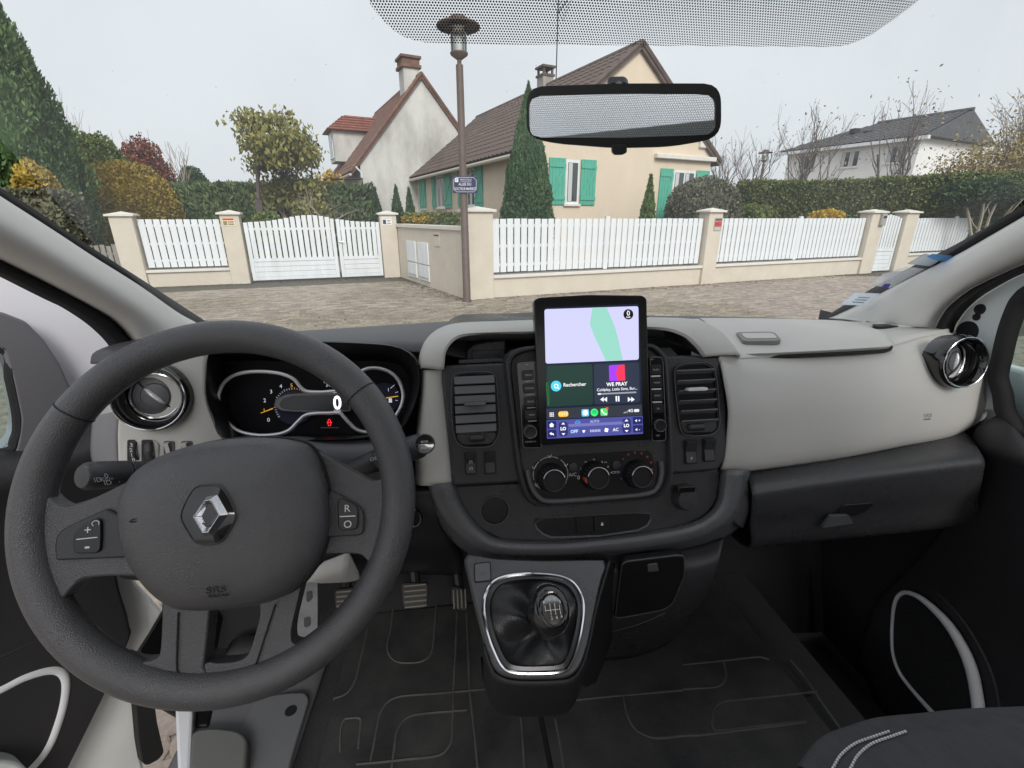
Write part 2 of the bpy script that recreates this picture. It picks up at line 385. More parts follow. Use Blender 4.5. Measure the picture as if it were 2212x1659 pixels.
def slats(fr, s0, s1, z0, z1, par, pitch=.155, w=.128, posts=(), dep=-.10):
    n = max(1, round((s1 - s0) / pitch)); pitch = (s1 - s0) / n; lf = Fr((0, 0, 0), fr.u, Z)
    me = fbox(lf, -w / 2, 0, 0, w / 2, z1 - z0 - .05, .022); me.materials.append(pvc)
    back = fbox(lf, -w / 2, 0, 0, w / 2, z1 - z0 - .09, .018); back.materials.append(pvc)
    for i in range(n):
        o = bpy.data.objects.new("slat", me); COL.objects.link(o); parent(o, par); o.location = fr.p(s0 + (i + .5) * pitch, z0 + .03 + jit.uniform(-.004, .004), dep)
    for t in (.16, .5, .86): obj("rail", fbox(fr, s0, z0 + (z1 - z0) * t - .03, dep - .04, s1, z0 + (z1 - z0) * t + .03, dep - .002), pvc, par, bevel=.003)
    obj("bottom_rail", fbox(fr, s0, z0 + .004, dep - .035, s1, z0 + .024, dep + .03), M("black_rail", (.04, .04, .045), .5), par)
    for s in posts: obj("post", fbox(fr, s - .05, z0, dep - .03, s + .05, z1 + .03, dep + .035), pvc, par, bevel=.004)
lw = thing("fence_wall", "short beige rendered wall with white slats left of the driveway gate", "fence", GF.p(-1.5, 0))
pillar(GF, -2.62, -2.18, 1.68, lw); pillar(GF, -.43, -.02, 1.72, lw, front=.09); low_wall(GF, -2.18, -.43, .40, lw); slats(GF, -2.14, -.47, .42, 1.56, lw, posts=())
# driveway gate with a curved top
gt = thing("driveway_gate", "white double driveway gate with wavy top and solid lower boards", "gate", GF.p(1.7, .02))
def gtop(s): return 1.48 + .17 * math.exp(-((s - 1.55) / .85) ** 2 * 1.3)
for a, b, cnt in ((.03, 2.13, 14), (2.18, 3.27, 7)):
    lf = obj("gate_leaf", fbox(GF, a, .06, -.09, a + .09, gtop(a) - .02, -.03), pvc, gt, bevel=.004)
    obj("stile", fbox(GF, b - .09, .06, -.09, b, gtop(b) - .02, -.03), pvc, lf, bevel=.004)
    for z0, z1 in ((.06, .14), (.52, .60)): obj("rail", fbox(GF, a + .09, z0, -.088, b - .09, z1, -.032), pvc, lf, bevel=.003)
    for k in range(3): obj("board", fbox(GF, a + .09, .145 + k * .125, -.075, b - .09, .262 + k * .125, -.045), pvc, lf, bevel=.004)
    w_ = (b - a - .18) / cnt
    for i in range(cnt):
        s = a + .09 + (i + .5) * w_
        obj("slat", fbox(GF, s - w_ * .39, .602, -.072, s + w_ * .39, gtop(s) - .01, -.05), pvc, lf, bevel=.003)
    obj("upper_rail", fbox(GF, a + .09, 1.28, -.10, b - .09, 1.34, -.075), pvc, lf)
hd = obj("gate_handle", tube([GF.p(2.2, .98, -.02), GF.p(2.2, .98, .03), GF.p(2.33, .98, .035)], .011, 8), M("zinc", (.5, .5, .52), .35, 1.), gt)
# corner wall, running diagonally towards the lamp post
cw = thing("corner_wall", "beige rendered wall cutting the corner between driveway gate and slatted fence", "wall", GF.p(3.5, 0))
pillar(GF, 3.29, 3.72, 1.72, cw, front=.09)
d0, d1 = GF.p(3.72, 0), FF.p(-.36, 0, .05); DF = Fr(d0, d1 - d0, Z); DL = (d1 - d0).length
obj("base_wall", fbox(DF, -.05, 0, -.22, DL + .05, 1.34, 0), wallm, cw, bevel=.008)
obj("coping", fbox(DF, -.05, 1.34, -.27, DL + .02, 1.42, .05), capm, cw, bevel=.008)
pillar(FF, -.36, .20, 1.76, cw, front=.08)
def dhit(pts): return DF.hitd(E2(2, pts))
for (x0, x1) in ((516, 567), (571, 628)):
    pa = dhit([(x0, 1230), (x1, 1355)]); ys = [p[1] for p in pa]
    bx_ = obj("meter_box", fbox(DF, pa[0][0], .52, 0, pa[1][0], 1.02, .035), pvc, cw, bevel=.006)
    obj("lower_box", fbox(DF, pa[0][0], .13, 0, pa[1][0], .49, .035), pvc, bx_, bevel=.006)
    obj("box_handle", fbox(DF, pa[0][0] + .06, .19, .036, pa[1][0] - .04, .205, .045), M("zinc", (.5, .5, .52), .35, 1.), bx_)
pb = dhit([(650, 1165), (683, 1240)]); mb = obj("mail_slot_box", fbox(DF, pb[0][0], .98, 0, pb[1][0], 1.28, .02), wallm, cw, bevel=.006)
obj("slot", fbox(DF, pb[0][0] + .04, 1.2, .021, pb[1][0] - .04, 1.225, .03), dark, mb)
# front fence
fr_ = thing("slatted_fence", "long white slatted fence on low beige wall right of the lamp post", "fence", FF.p(6, 0))
low_wall(FF, .20, 5.70, .46, fr_); slats(FF, .24, 5.66, .48, 1.58, fr_, posts=(2.95,))
mp_ = pillar(FF, 5.70, 6.12, 1.77, fr_); low_wall(FF, 6.12, 11.68, .47, fr_); slats(FF, 6.16, 11.64, .49, 1.58, fr_, posts=(9.0,)); pillar(FF, 11.68, 12.24, 1.77, fr_)
wg = thing("walk_gate", "narrow white slatted walk gate between two beige pillars", "gate", FF.p(12.7, 0))
for a in (12.28, 13.14): obj("stile", fbox(FF, a, .05, -.1, a + .08, 1.62 - .06 * (a > 13), -.04), pvc, wg, bevel=.004)
for z0, z1 in ((.05, .13), (.62, .7)): obj("rail", fbox(FF, 12.36, z0, -.098, 13.14, z1, -.042), pvc, wg)
for k in range(4): obj("board", fbox(FF, 12.36, .135 + k * .12, -.09, 13.14, .25 + k * .12, -.06), pvc, wg, bevel=.004)
for i in range(6): obj("slat", fbox(FF, 12.38 + i * .128, .702, -.09, 12.48 + i * .128, 1.66 - .02 * abs(i - 2), -.06), pvc, wg, bevel=.003)
rf = thing("far_fence", "white slatted fence beyond the walk gate at the right pillar of the windscreen", "fence", FF.p(16, 0))
pillar(FF, 13.26, 13.82, 1.77, rf); low_wall(FF, 13.82, 18.4, .52, rf); slats(FF, 13.86, 18.36, .54, 1.58, rf, posts=(16.1,)); pillar(FF, 18.4, 19.0, 1.77, rf)
# warning notices, letter box
def notice(name, fr, pts, c, col, label, bars, par=None):
    h = fr.hitd(pts, c); a0, a1 = sorted((h[0][0], h[1][0])); b0, b1 = sorted((h[0][1], h[1][1]))
    t = thing(name, label, "sign", fr.p((a0 + a1) / 2, b0, c))
    obj("plate", fbox(fr, a0, b0, c, a1, b1, c + .006), M("plate_" + name + str(len(MATS)), col, .5), t, bevel=.002)
    for (x0, y0, x1, y1, cc) in bars:
        obj("print", fbox(fr, a0 + (a1 - a0) * x0, b0 + (b1 - b0) * y0, c + .006, a0 + (a1 - a0) * x1, b0 + (b1 - b0) * y1, c + .0075), M("ink%d" % len(MATS), cc, .6), t)
    return t, (a0, b0, a1, b1)
dk = (.05, .05, .05); rd = (.55, .04, .03)
n1, bb = notice("warning_sign", GF, E2(1, [(1113, 1095), (1183, 1135)]), .092, (.75, .68, .45), "small yellow and red dog warning sign on gate pillar", [(.05, .72, .95, .95, rd), (.06, .1, .38, .62, (.3, .2, .1)), (.45, .5, .92, .6, rd), (.45, .34, .92, .42, dk), (.45, .15, .92, .25, dk)])
n2, bb = notice("warning_sign", GF, E2(2, [(386, 1090), (438, 1130)]), .092, (.85, .85, .85), "white dog warning sign with black head on pillar right of gate", [(.08, .1, .42, .66, dk), (.5, .52, .92, .6, dk), (.55, .34, .8, .42, dk), (.5, .12, .92, .22, rd)])
text("ATTENTION", GF, (bb[0] + bb[2]) / 2, bb[1] + (bb[3] - bb[1]) * .83, .1, (bb[3] - bb[1]) * .2, M("ink_black", dk, .6), n2, xs=.95)
n3, bb = notice("alarm_sign", FF, E2(3, [(402, 1095), (432, 1160)]), .062, (.35, .33, .3), "grey and red alarm sticker on the middle fence pillar", [(.08, .35, .92, .72, rd), (.1, .78, .9, .95, (.12, .1, .1)), (.1, .06, .9, .28, (.5, .48, .45)), (.2, .5, .8, .56, (.7, .7, .7))])
lb = thing("letter_box", "small grey letter box on pillar beside the walk gate", "letter box", FF.p(12.1, 1.3, .1))
obj("letter_body", fbox(FF, 12.0, 1.36, .062, 12.2, 1.68, .14), M("galv", (.4, .39, .37), .5, .3), lb, bevel=.01); obj("flap", fbox(FF, 12.03, 1.56, .141, 12.17, 1.62, .15), dark, lb)
# ---- fallen leaves and moss along the wall feet
def litter(fr, s0, s1, n, seed, spread=.22):
    r_ = np.random.default_rng(seed); Q = []
    for _ in range(n):
        p = fr.p(r_.uniform(s0, s1), 0, abs(r_.normal(0, spread)) + .02) + Vector((0, 0, .012)); a = r_.uniform(0, 6.28); w = r_.uniform(.012, .035); d = Vector((math.cos(a), math.sin(a), r_.uniform(-.2, .4))) * w; e = Vector((-math.sin(a), math.cos(a), r_.uniform(-.1, .3))) * w * .6
        Q.append([tuple(p - d), tuple(p + e), tuple(p + d), tuple(p - e)])
    return np.array(Q)
ltr = obj("leaf_litter", qmesh(np.concatenate([litter(FF, .2, 12.2, 800, 1), litter(GF, -2.6, 3.7, 500, 2), litter(DF, 0, DL, 400, 3), litter(FF, -5, 9, 260, 4, 2.2)])), M("litter_brown", (.13, .10, .055), .9, island=.5), None, smooth=False, kind="stuff"); tag(ltr, "brown fallen leaves scattered along the foot of the walls", "leaves")
# ---- street lamp with street name plate
brown = M("lamp_brown", (.115, .078, .062), .55, var=.15, vscale=8)
def lamp(name, label, base, h, r0, r1, group):
    t = thing(name, label, "street lamp", base, group); b = Vector(base); f = Fr(b, (1, 0, 0), (0, 1, 0)); s = h / 4.9
    obj("post", lathe(f, [(r0 * 1.25, 0), (r0 * 1.25, .02), (r0, .06), (r1, h * .832), (r1 * .6, h * .834), (r1 * .6, h * .84)], 20), brown, t)
    obj("lantern_base", lathe(f, [(r1 * .6, h * .838), (r1 * .6, h * .846), (.145 * s, h * .861), (.155 * s, h * .866), (.15 * s, h * .869), (.1 * s, h * .8695)], 20), brown, t)
    obj("diffuser", lathe(f, [(.105 * s, h * .869), (.108 * s, h * .905), (.08 * s, h * .915)], 20), M("milk_glass", (.75, .77, .74), .4), t)
    obj("glass", lathe(f, [(.138 * s, h * .869), (.142 * s, h * .942)], 20), Mglass("lamp_glass", (.86, .89, .88), .06), t)
    for k in range(4):
        a = k * math.pi / 2 + .5; obj("stay", tube([b + Vector((.146 * s * math.cos(a), .146 * s * math.sin(a), h * z)) for z in (.864, .95)], .008 * s, 6), brown, t)
    obj("hood", lathe(f, [(.345 * s, h * .944), (.362 * s, h * .941), (.37 * s, h * .944), (.362 * s, h * .948), (.20 * s, h * .955), (.155 * s, h * .957), (.15 * s, h * .968), (.12 * s, h * .974), (.02, h * .976)], 28), brown, t)
    return t
lp = gnd(1009, 652); lamp("street_lamp", "brown street lamp post with round hooded lantern and blue name plate", lp, 4.85, .075, .062, "street lamps")
SF = Fr(lp + Vector((-.015, -.13, 0)), FW.cross(Z), Z); SF.o = lp - FW * .085
h = SF.hitd(E2(2, [(741, 886), (868, 970)])); a0, a1, b0, b1 = h[0][0], h[1][0], h[1][1], h[0][1]; sw, sh = a1 - a0, b1 - b0; am = (a0 + a1) / 2
sp = thing("street_sign", "navy blue street name plate with white lettering on the lamp post", "sign", SF.p(am, b0))
navy = M("enamel_navy", (.022, .026, .09), .35); wht = M("enamel_white", (.75, .75, .75), .5)
obj("plate", fbox(SF, a0, b0, -.012, a1, b1, 0), navy, sp, bevel=.004)
e = .02; oc = [(a0 + e + .05, b0 + e), (a1 - e - .05, b0 + e), (a1 - e, b0 + e + .04), (a1 - e, b1 - e - .04), (a1 - e - .05, b1 - e), (a0 + e + .05, b1 - e), (a0 + e, b1 - e - .04), (a0 + e, b0 + e + .04)]
obj("border", tube([SF.p(x, y, .001) for x, y in oc], .004, 4, closed=True), wht, sp)
text("ARNOUVILLE", SF, am + sw * .04, b0 + sh * .80, .002, sh * .15, wht, sp, xs=.85); obj("underline", fbox(SF, am - sw * .18, b0 + sh * .69, 0, am + sw * .26, b0 + sh * .705, .002), wht, sp)
text("ALLEE DU", SF, am, b0 + sh * .53, .002, sh * .235, wht, sp, bold=.0006, xs=.8); text("DOCTEUR MARBOT", SF, am, b0 + sh * .25, .002, sh * .235, wht, sp, bold=.0006, xs=.70)
em = obj("emblem", fbox(SF, a0 + sw * .1, b0 + sh * .66, 0, a0 + sw * .24, b0 + sh * .9, .002), wht, sp)
obj("emblem_mark", mesh([SF.p(a0 + sw * x, b0 + sh * y, .003) for x, y in ((.13, .86), (.17, .74), (.21, .86), (.17, .80))], [(0, 1, 2, 3)]), navy, em, smooth=False)
lp2 = PD(1638, 425, 33); lp2.z = 0; lamp("street_lamp", "small distant street lamp standing behind the hedge beside a bare tree", lp2, 5.75, .09, .08, "street lamps")
# ---- houses
def tile_base(w, l):
    xs = [-.5, -.28, -.12, .12, .28, .5]; zs = [.004, .012, .032, .032, .012, .004]; V = []; Fs = []
    for y, dz in ((0, 0), (l, -.022)):
        V += [Vector((x * w, y, z + dz)) for x, z in zip(xs, zs)]
    V += [Vector((x * w, 0, z - .022)) for x, z in zip(xs, zs)]
    for i in range(5): Fs += [(i, i + 1, 7 + i, 6 + i), (12 + i, 13 + i, i + 1, i)]
    return V, Fs
def roof_tiles(par, o, ue, us, L, S, m, w=.30, l=.34, single=0, cut=None):
    """tiles on a slope: o eave start, ue along the eave, us up the slope; the first `single` are objects of their own"""
    n_ = ue.cross(us).normalized(); base = tile_base(w, l * 1.12); me = mesh(*base); me.materials.append(m); rest_ = []; cnt = 0; X = []
    for r in range(int(S / l + .5)):
        for c in range(int(L / w + .5)):
            p = o + ue * ((c + .5) * w) + us * (r * l) + n_ * .05
            if cut and not cut((c + .5) * w, r * l): continue
            X.append(p)
    X.sort(key=lambda p: (p - C0).length)
    for p in X:
        mt = Matrix(((ue.x, us.x, n_.x, p.x), (ue.y, us.y, n_.y, p.y), (ue.z, us.z, n_.z, p.z), (0, 0, 0, 1))) @ Matrix.Rotation(jit.uniform(-.02, .02), 4, 'Z')
        if cnt < single: t = bpy.data.objects.new("tile", me); COL.objects.link(t); t.parent = par; t.matrix_basis = mt; cnt += 1
        else: rest_.append(mt)
    if rest_: obj("tile_field", stampmesh(base, rest_, 1), m, par, kind="stuff", angle=60)
def gable_house(name, label, fr, W, L, ze, za, wm, rm, single, ovh=.35, left=True, right=True):
    t = thing(name, label, "house", fr.p(0, 0)); u, w = fr.u, -fr.n
    P = lambda a, b, c: fr.p(a, b, -c)
    V = [P(a, b, c) for c in (0, L) for a, b in ((0, 0), (W, 0), (W, ze), (W / 2, za), (0, ze))]
    obj("wall", mesh(V, [(4, 3, 2, 1, 0)[::-1], (5, 6, 7, 8, 9)[::-1], (0, 4, 9, 5)[::-1], (1, 6, 7, 2)[::-1]]), wm, t, smooth=False)
    k = (za - ze) / (W / 2); ln = math.hypot(1, k); oh = ovh
    rfo = None
    for sgn in (0, 1):
        a_e = -oh if sgn == 0 else W + oh; ze_ = ze - oh * k
        e0, e1, r0, r1 = P(a_e, ze_, -.12), P(a_e, ze_, L + .12), P(W / 2, za, -.12), P(W / 2, za, L + .12)
        me = mesh([e0, e1, r1, r0], [(0, 1, 2, 3) if sgn else (3, 2, 1, 0)])
        ro = obj("roof", me, rm, t, smooth=False, solid=.10); ro.location = Z * .10
        ro.matrix_parent_inverse = Matrix.Translation(t.location).inverted()
        if (sgn == 0 and left) or (sgn == 1 and right):
            S = (W / 2 + oh) * ln
            if sgn == 0: roof_tiles(ro, e1, (e0 - e1).normalized(), (r1 - e1).normalized(), L + .24, S, rm, single=single)
            else: roof_tiles(ro, e0, (e1 - e0).normalized(), (r0 - e0).normalized(), L + .24, S, rm, single=0)
        obj("verge", tube([r0 + Z * .05, e0 + Z * .05], .07, 6), rm, ro)
    obj("ridge", tube([P(W / 2, za + .12, -.12), P(W / 2, za + .12, L + .12)], .1, 8), rm, t)
    ga = P(-oh - .02, ze - oh * k + .02, -.1); gb = P(-oh - .02, ze - oh * k + .02, L + .1)
    obj("gutter", tube([ga, gb], .06, 8), M("gutter_beige", (.55, .5, .42), .5), t)
    return t
phi = R(19.3); HU = Vector((math.cos(phi), math.sin(phi), 0)); HW = Vector((-math.sin(phi), math.cos(phi), 0))
ho = PD(1150, 400, 14.2); ho.z = 0; HF = Fr(ho, HU, Z); HL = Fr(ho, -HW, Z)
hwall = M("house_render", (.72, .61, .48), .9, vscale=1.3, bump=.3, bscale=50, vcol=(.65, .54, .41), detail=9, stretch=(1, 1, .5))
roofb = M("roof_tile_brown", (.115, .082, .068), .85, var=.35, vscale=3.5, bump=.3, bscale=40, island=.18)
hs1 = gable_house("house", "beige single storey house with brown tiled gable roof and green shutters", HF, 6.86, 11.7, 3.46, 6.10, hwall, roofb, 290, right=False)
green = M("shutter_green", (.085, .40, .29), .6, var=.08, vscale=6); iron = M("iron_black", (.02, .02, .02), .5)
glassd = M("window_glass", (.05, .06, .065), .06, spec=.8); curtain = M("curtain", (.55, .55, .53), .9)
def window(par, fr, s0, s1, z0, z1, shut=None, panes=2, sill=True, reveal=.16, frame=pvc, sw=None):
    w = obj("window", fbox(fr, s0, z0, -.05, s1, z1, .012), frame, par, bevel=.004)
    n = panes; pw = (s1 - s0 - .06 * (n + 1)) / n
    for i in range(n):
        a = s0 + .06 + i * (pw + .06); obj("pane", fbox(fr, a, z0 + .07, .0125, a + pw, z1 - .07, .016), glassd, w, smooth=False)
        obj("curtain", fbox(fr, a + .02, z0 + .08, .0165, a + pw * .45, z1 - .08, .0175), curtain, w, smooth=False)
    if sill: obj("sill", fbox(fr, s0 - .06, z0 - .06, -.02, s1 + .06, z0, .07), capm, w, bevel=.005)
    for (a, b) in (shut or ()):
        s = obj("shutter", fbox(fr, a, z0 - .02, .02, b, z1 + .03, .035), green, par)
        nb = 5; bw = (b - a) / nb
        for k in range(nb): obj("plank", fbox(fr, a + k * bw + .006, z0 - .02, .035, a + (k + 1) * bw - .006, z1 + .03, .045), green, s, bevel=.003)
        for z in (z0 + .16, z1 - .16): obj("crossbar", fbox(fr, a, z - .05, .046, b, z + .05, .066), green, s, bevel=.003)
        dv = Fr(fr.p(a, z0 + .2, .046), fr.u * (b - a) + Z * (z1 - z0 - .4), Z); ln = ((b - a) ** 2 + (z1 - z0 - .4) ** 2) ** .5
        tv = (fr.u * (b - a) + Z * (z1 - z0 - .4)).normalized(); sv = tv.cross(fr.n).normalized() * .045
        p0, p1 = fr.p(a + .03, z0 + .22, .047), fr.p(b - .03, z1 - .22, .047)
        obj("brace", mesh([p0 - sv, p1 - sv, p1 + sv, p0 + sv] + [x + fr.n * .018 for x in (p0 - sv, p1 - sv, p1 + sv, p0 + sv)], [(4, 5, 6, 7), (0, 1, 5, 4), (1, 2, 6, 5), (2, 3, 7, 6), (3, 0, 4, 7)]), green, s, smooth=False)
    return w
window(hs1, HF, 1.1, 1.56, 1.95, 3.13, [(.52, 1.06), (1.6, 2.14)], panes=1)
window(hs1, HF, 5.25, 6.2, 1.0, 3.02, [(4.66, 5.2), (6.24, 6.84)], panes=2, sill=False)
for a, b, sh_ in ((-10.75, -9.95, [(-10.85, -10.4), (-10.38, -9.9)]), (-8.45, -7.35, [(-8.95, -8.48), (-7.3, -6.5)]), (-5.0, -4.15, [(-5.75, -5.05), (-4.1, -3.42)])):
    window(hs1, HL, a, b, 1.95, 3.2, sh_, panes=2)
rl = obj("railing", tube([HF.p(4.7, 2.05, .5), HF.p(6.7, 2.05, .5)], .02, 6), iron, hs1)
for i in range(14): obj("railing_bar", tube([HF.p(4.72 + i * .15, 1.0, .5), HF.p(4.72 + i * .15, 2.05, .5)], .009, 5), iron, rl)
obj("awning_box", fbox(HF, 4.35, 3.32, .0, 6.95, 3.46, .16), capm, hs1, bevel=.02)
obj("alarm_box", fbox(HF, 6.2, 3.72, 0, 6.5, 4.05, .1), M("siren_white", (.75, .72, .68), .4), hs1, bevel=.02)
def _px(c): p = HF.p(3.43, 6.8, -c) - C0; return CX + F_PX * p.dot(RT) / p.dot(CF)
CC_ = min((abs(_px(k * .05) - 1178), k * .05) for k in range(240))[1]
ch = obj("chimney", fbox(Fr(HF.p(3.43, 0, -CC_), HU, Z), -.22, 5.2, -.24, .22, 6.60, .24), M("chimney_grey", (.33, .30, .27), .9, var=.2, vscale=5), hs1, bevel=.01)
cf = Fr(HF.p(3.43, 0, -CC_), HU, Z)
for a in (-.18, .18):
    for c in (-.2, .2): obj("chimney_post", fbox(cf, a - .035, 6.60, c - .035, a + .035, 6.80, c + .035), roofb, ch)
obj("chimney_lid", fbox(cf, -.28, 6.80, -.30, .28, 6.87, .30), roofb, ch); obj("chimney_rim", fbox(cf, -.26, 6.53, -.28, .26, 6.60, .28), roofb, ch)
an = cf.p(.42, 0, .1); ant = obj("aerial_mast", tube([an + Z * 6.0, an + Z * 9.1], .022, 6), iron, hs1)
bd = (HU * .75 + HW * .2 + Z * .85).normalized(); bs = an + Z * 8.55 - bd * .1
obj("aerial_boom", tube([bs, bs + bd * 1.25], .016, 5), iron, ant)
for k in range(7):
    c = bs + bd * (.15 + .16 * k); s = HW.cross(bd).normalized() * (.32 - .025 * k); obj("aerial_rod", tube([c - s, c + s], .009, 4), iron, ant)
# second house: stained gable wall
fo = PD(785, 430, 23.); fo.z = 0; SFr = Fr(fo, HU, Z); ap = SFr.hit(908, 149); le = SFr.hit(782, 352)
stain = M("stained_render", (.70, .69, .66), .95, vcol=(.36, .35, .32), vscale=.8, bump=.3, bscale=30, stretch=(1, 1, .45), detail=9)
roofr = M("roof_tile_rust", (.16, .085, .06), .85, var=.35, vscale=3, island=.2)
hs2 = gable_house("house", "tall pale house with stained gable wall, chimney and red dormer", SFr, ap[0] * 2, 9.5, le[1] + .02, ap[1] - .33, stain, roofr, 120, ovh=.45, right=False)
cc = Fr(SFr.p(ap[0] - .28, 0, -.9), HU, Z); ct_ = ap[1] - .62; c2 = obj("chimney", fbox(cc, -.36, ap[1] - 1.7, -.42, .36, ct_ + .75, .42), stain, hs2, bevel=.01)
obj("chimney_lid", fbox(cc, -.46, ct_ + .75, -.52, .46, ct_ + .87, .52), roofr, c2); obj("chimney_brick", fbox(cc, -.40, ct_ + .87, -.45, .40, ct_ + 1.12, .45), roofr, c2); obj("chimney_top", fbox(cc, -.47, ct_ + 1.12, -.53, .47, ct_ + 1.22, .53), roofr, c2)
dz = le[1]; DFr = Fr(SFr.p(-.15, 0, -6.3), -HW, Z)       # dormer on the left slope
dm = obj("dormer", fbox(DFr, -.9, dz + .55, -1.9, .9, dz + 2.1, .1), stain, hs2)
obj("dormer_window", fbox(DFr, -.5, dz + .75, .1, .5, dz + 1.95, .13), pvc, dm); obj("dormer_pane", fbox(DFr, -.4, dz + .85, .131, .4, dz + 1.85, .135), glassd, dm)
redt = M("roof_tile_red", (.23, .085, .06), .8, var=.3, vscale=4, island=.15)
V = [DFr.p(a, b, c) for a, b, c in ((-1.15, dz + 2.05, .35), (1.15, dz + 2.05, .35), (1.15, dz + 2.05, -2.6), (-1.15, dz + 2.05, -2.6), (0, dz + 2.95, -.75), (0, dz + 2.95, -2.6))]
obj("dormer_roof", mesh(V, [(0, 1, 4), (1, 2, 5, 4), (3, 0, 4, 5), (3, 2, 1, 0)]), redt, dm, smooth=False, bevel=.03)
for (i0, i1, j0, j1) in ((0, 1, 4, 4), (1, 2, 4, 5), (0, 3, 4, 5)):
    for k in range(6):
        t = k / 6.; obj("dormer_tile_row", tube([V[i0].lerp(V[j0], t) + Z * .03, V[i1].lerp(V[j1], t) + Z * .03], .035, 5), redt, dm)
obj("downpipe", tube([SFr.p(-.3, le[1] - .1, .12), SFr.p(.0, le[1] - .4, .12), SFr.p(.05, .3, .1)], .05, 8), pvc, hs2)
pg = obj("pergola_beam", tube([PD(700, 388, 21.5), PD(782, 386, 21.5), PD(786, 450, 21.5)], .05, 6), iron, hs2)
# third house: white block with dark hip roof
a3, b3 = PD(1702, 340, 36.5), PD(1990, 300, 29.6); a3.z = b3.z = 0; TF = Fr(a3, b3 - a3, Z); L3 = (b3 - a3).length; D3 = 8.; E3 = 5.85
white = M("white_render", (.78, .78, .77), .9, var=.03, vscale=2, bump=.2, bscale=30)
hs3 = thing("house", "white two storey house with dark grey hip roof behind the hedge", "house", TF.p(L3 / 2, 0))
obj("wall", fbox(TF, 0, 0, -D3, L3, E3, 0), white, hs3, smooth=False)
slate = M("roof_slate", (.085, .09, .095), .8, var=.2, vscale=3, island=.12); rz3 = E3 + 1.6
V = [TF.p(-.5, E3, .5), TF.p(L3 + .5, E3, .5), TF.p(L3 + .5, E3, -D3 - .5), TF.p(-.5, E3, -D3 - .5), TF.p(3.3, rz3, -D3 / 2), TF.p(L3 + .5, rz3, -D3 / 2)]
r3 = obj("roof", mesh(V, [(0, 1, 5, 4), (1, 2, 5), (2, 3, 4, 5), (3, 0, 4), (3, 2, 1, 0)]), slate, hs3, smooth=False)
us3 = (V[4] - V[0].lerp(V[1], 3.8 / (L3 + 1))).normalized(); S3 = (V[4] - V[0].lerp(V[1], 3.8 / (L3 + 1))).length
roof_tiles(r3, V[0] + TF.n * .05, TF.u, us3, L3 + 1, S3, slate, w=.36, l=.36, cut=lambda x, y: 3.8 * y / S3 < x < L3 + 1)
obj("gutter", fbox(TF, -.55, E3 - .18, .3, L3 + .55, E3 - .003, .56), pvc, hs3); obj("ridge", tube([V[4] + Z * .06, V[5] + Z * .06], .12, 6), slate, hs3)
for p in ([(1042, 762), (1117, 838)], [(1275, 735), (1360, 815)], [(838, 785), (900, 852)]):
    h = TF.hitd(E2(3, p)); window(hs3, TF, h[0][0], h[1][0], min(h[0][1], h[1][1]), max(h[0][1], h[1][1]), panes=2)
for p in ((1108, 664), (1175, 676)): h = TF.hit(*E2(3, [p])[0], c=-2); obj("roof_vent", box(TF.p(h[0], h[1] + .05, -1.9), .45, .4, .3), iron, r3)
fh = PD(1606, 425, 60); fh.z = 0; FFr = Fr(fh, RT, Z)
hs4 = gable_house("house", "far house with low brown roof just above the hedge", FFr, 5, 5, 2.9, 3.6, white, roofr, 0, left=False, right=False)
# far roofs behind the left garden
fh = PD(560, 425, 55); fh.z = 0
hs5 = gable_house("house", "distant pale house with orange roof under the autumn tree", Fr(fh, RT, Z), 7, 6, 2.6, 5.0, white, redt, 0, left=False, right=False)
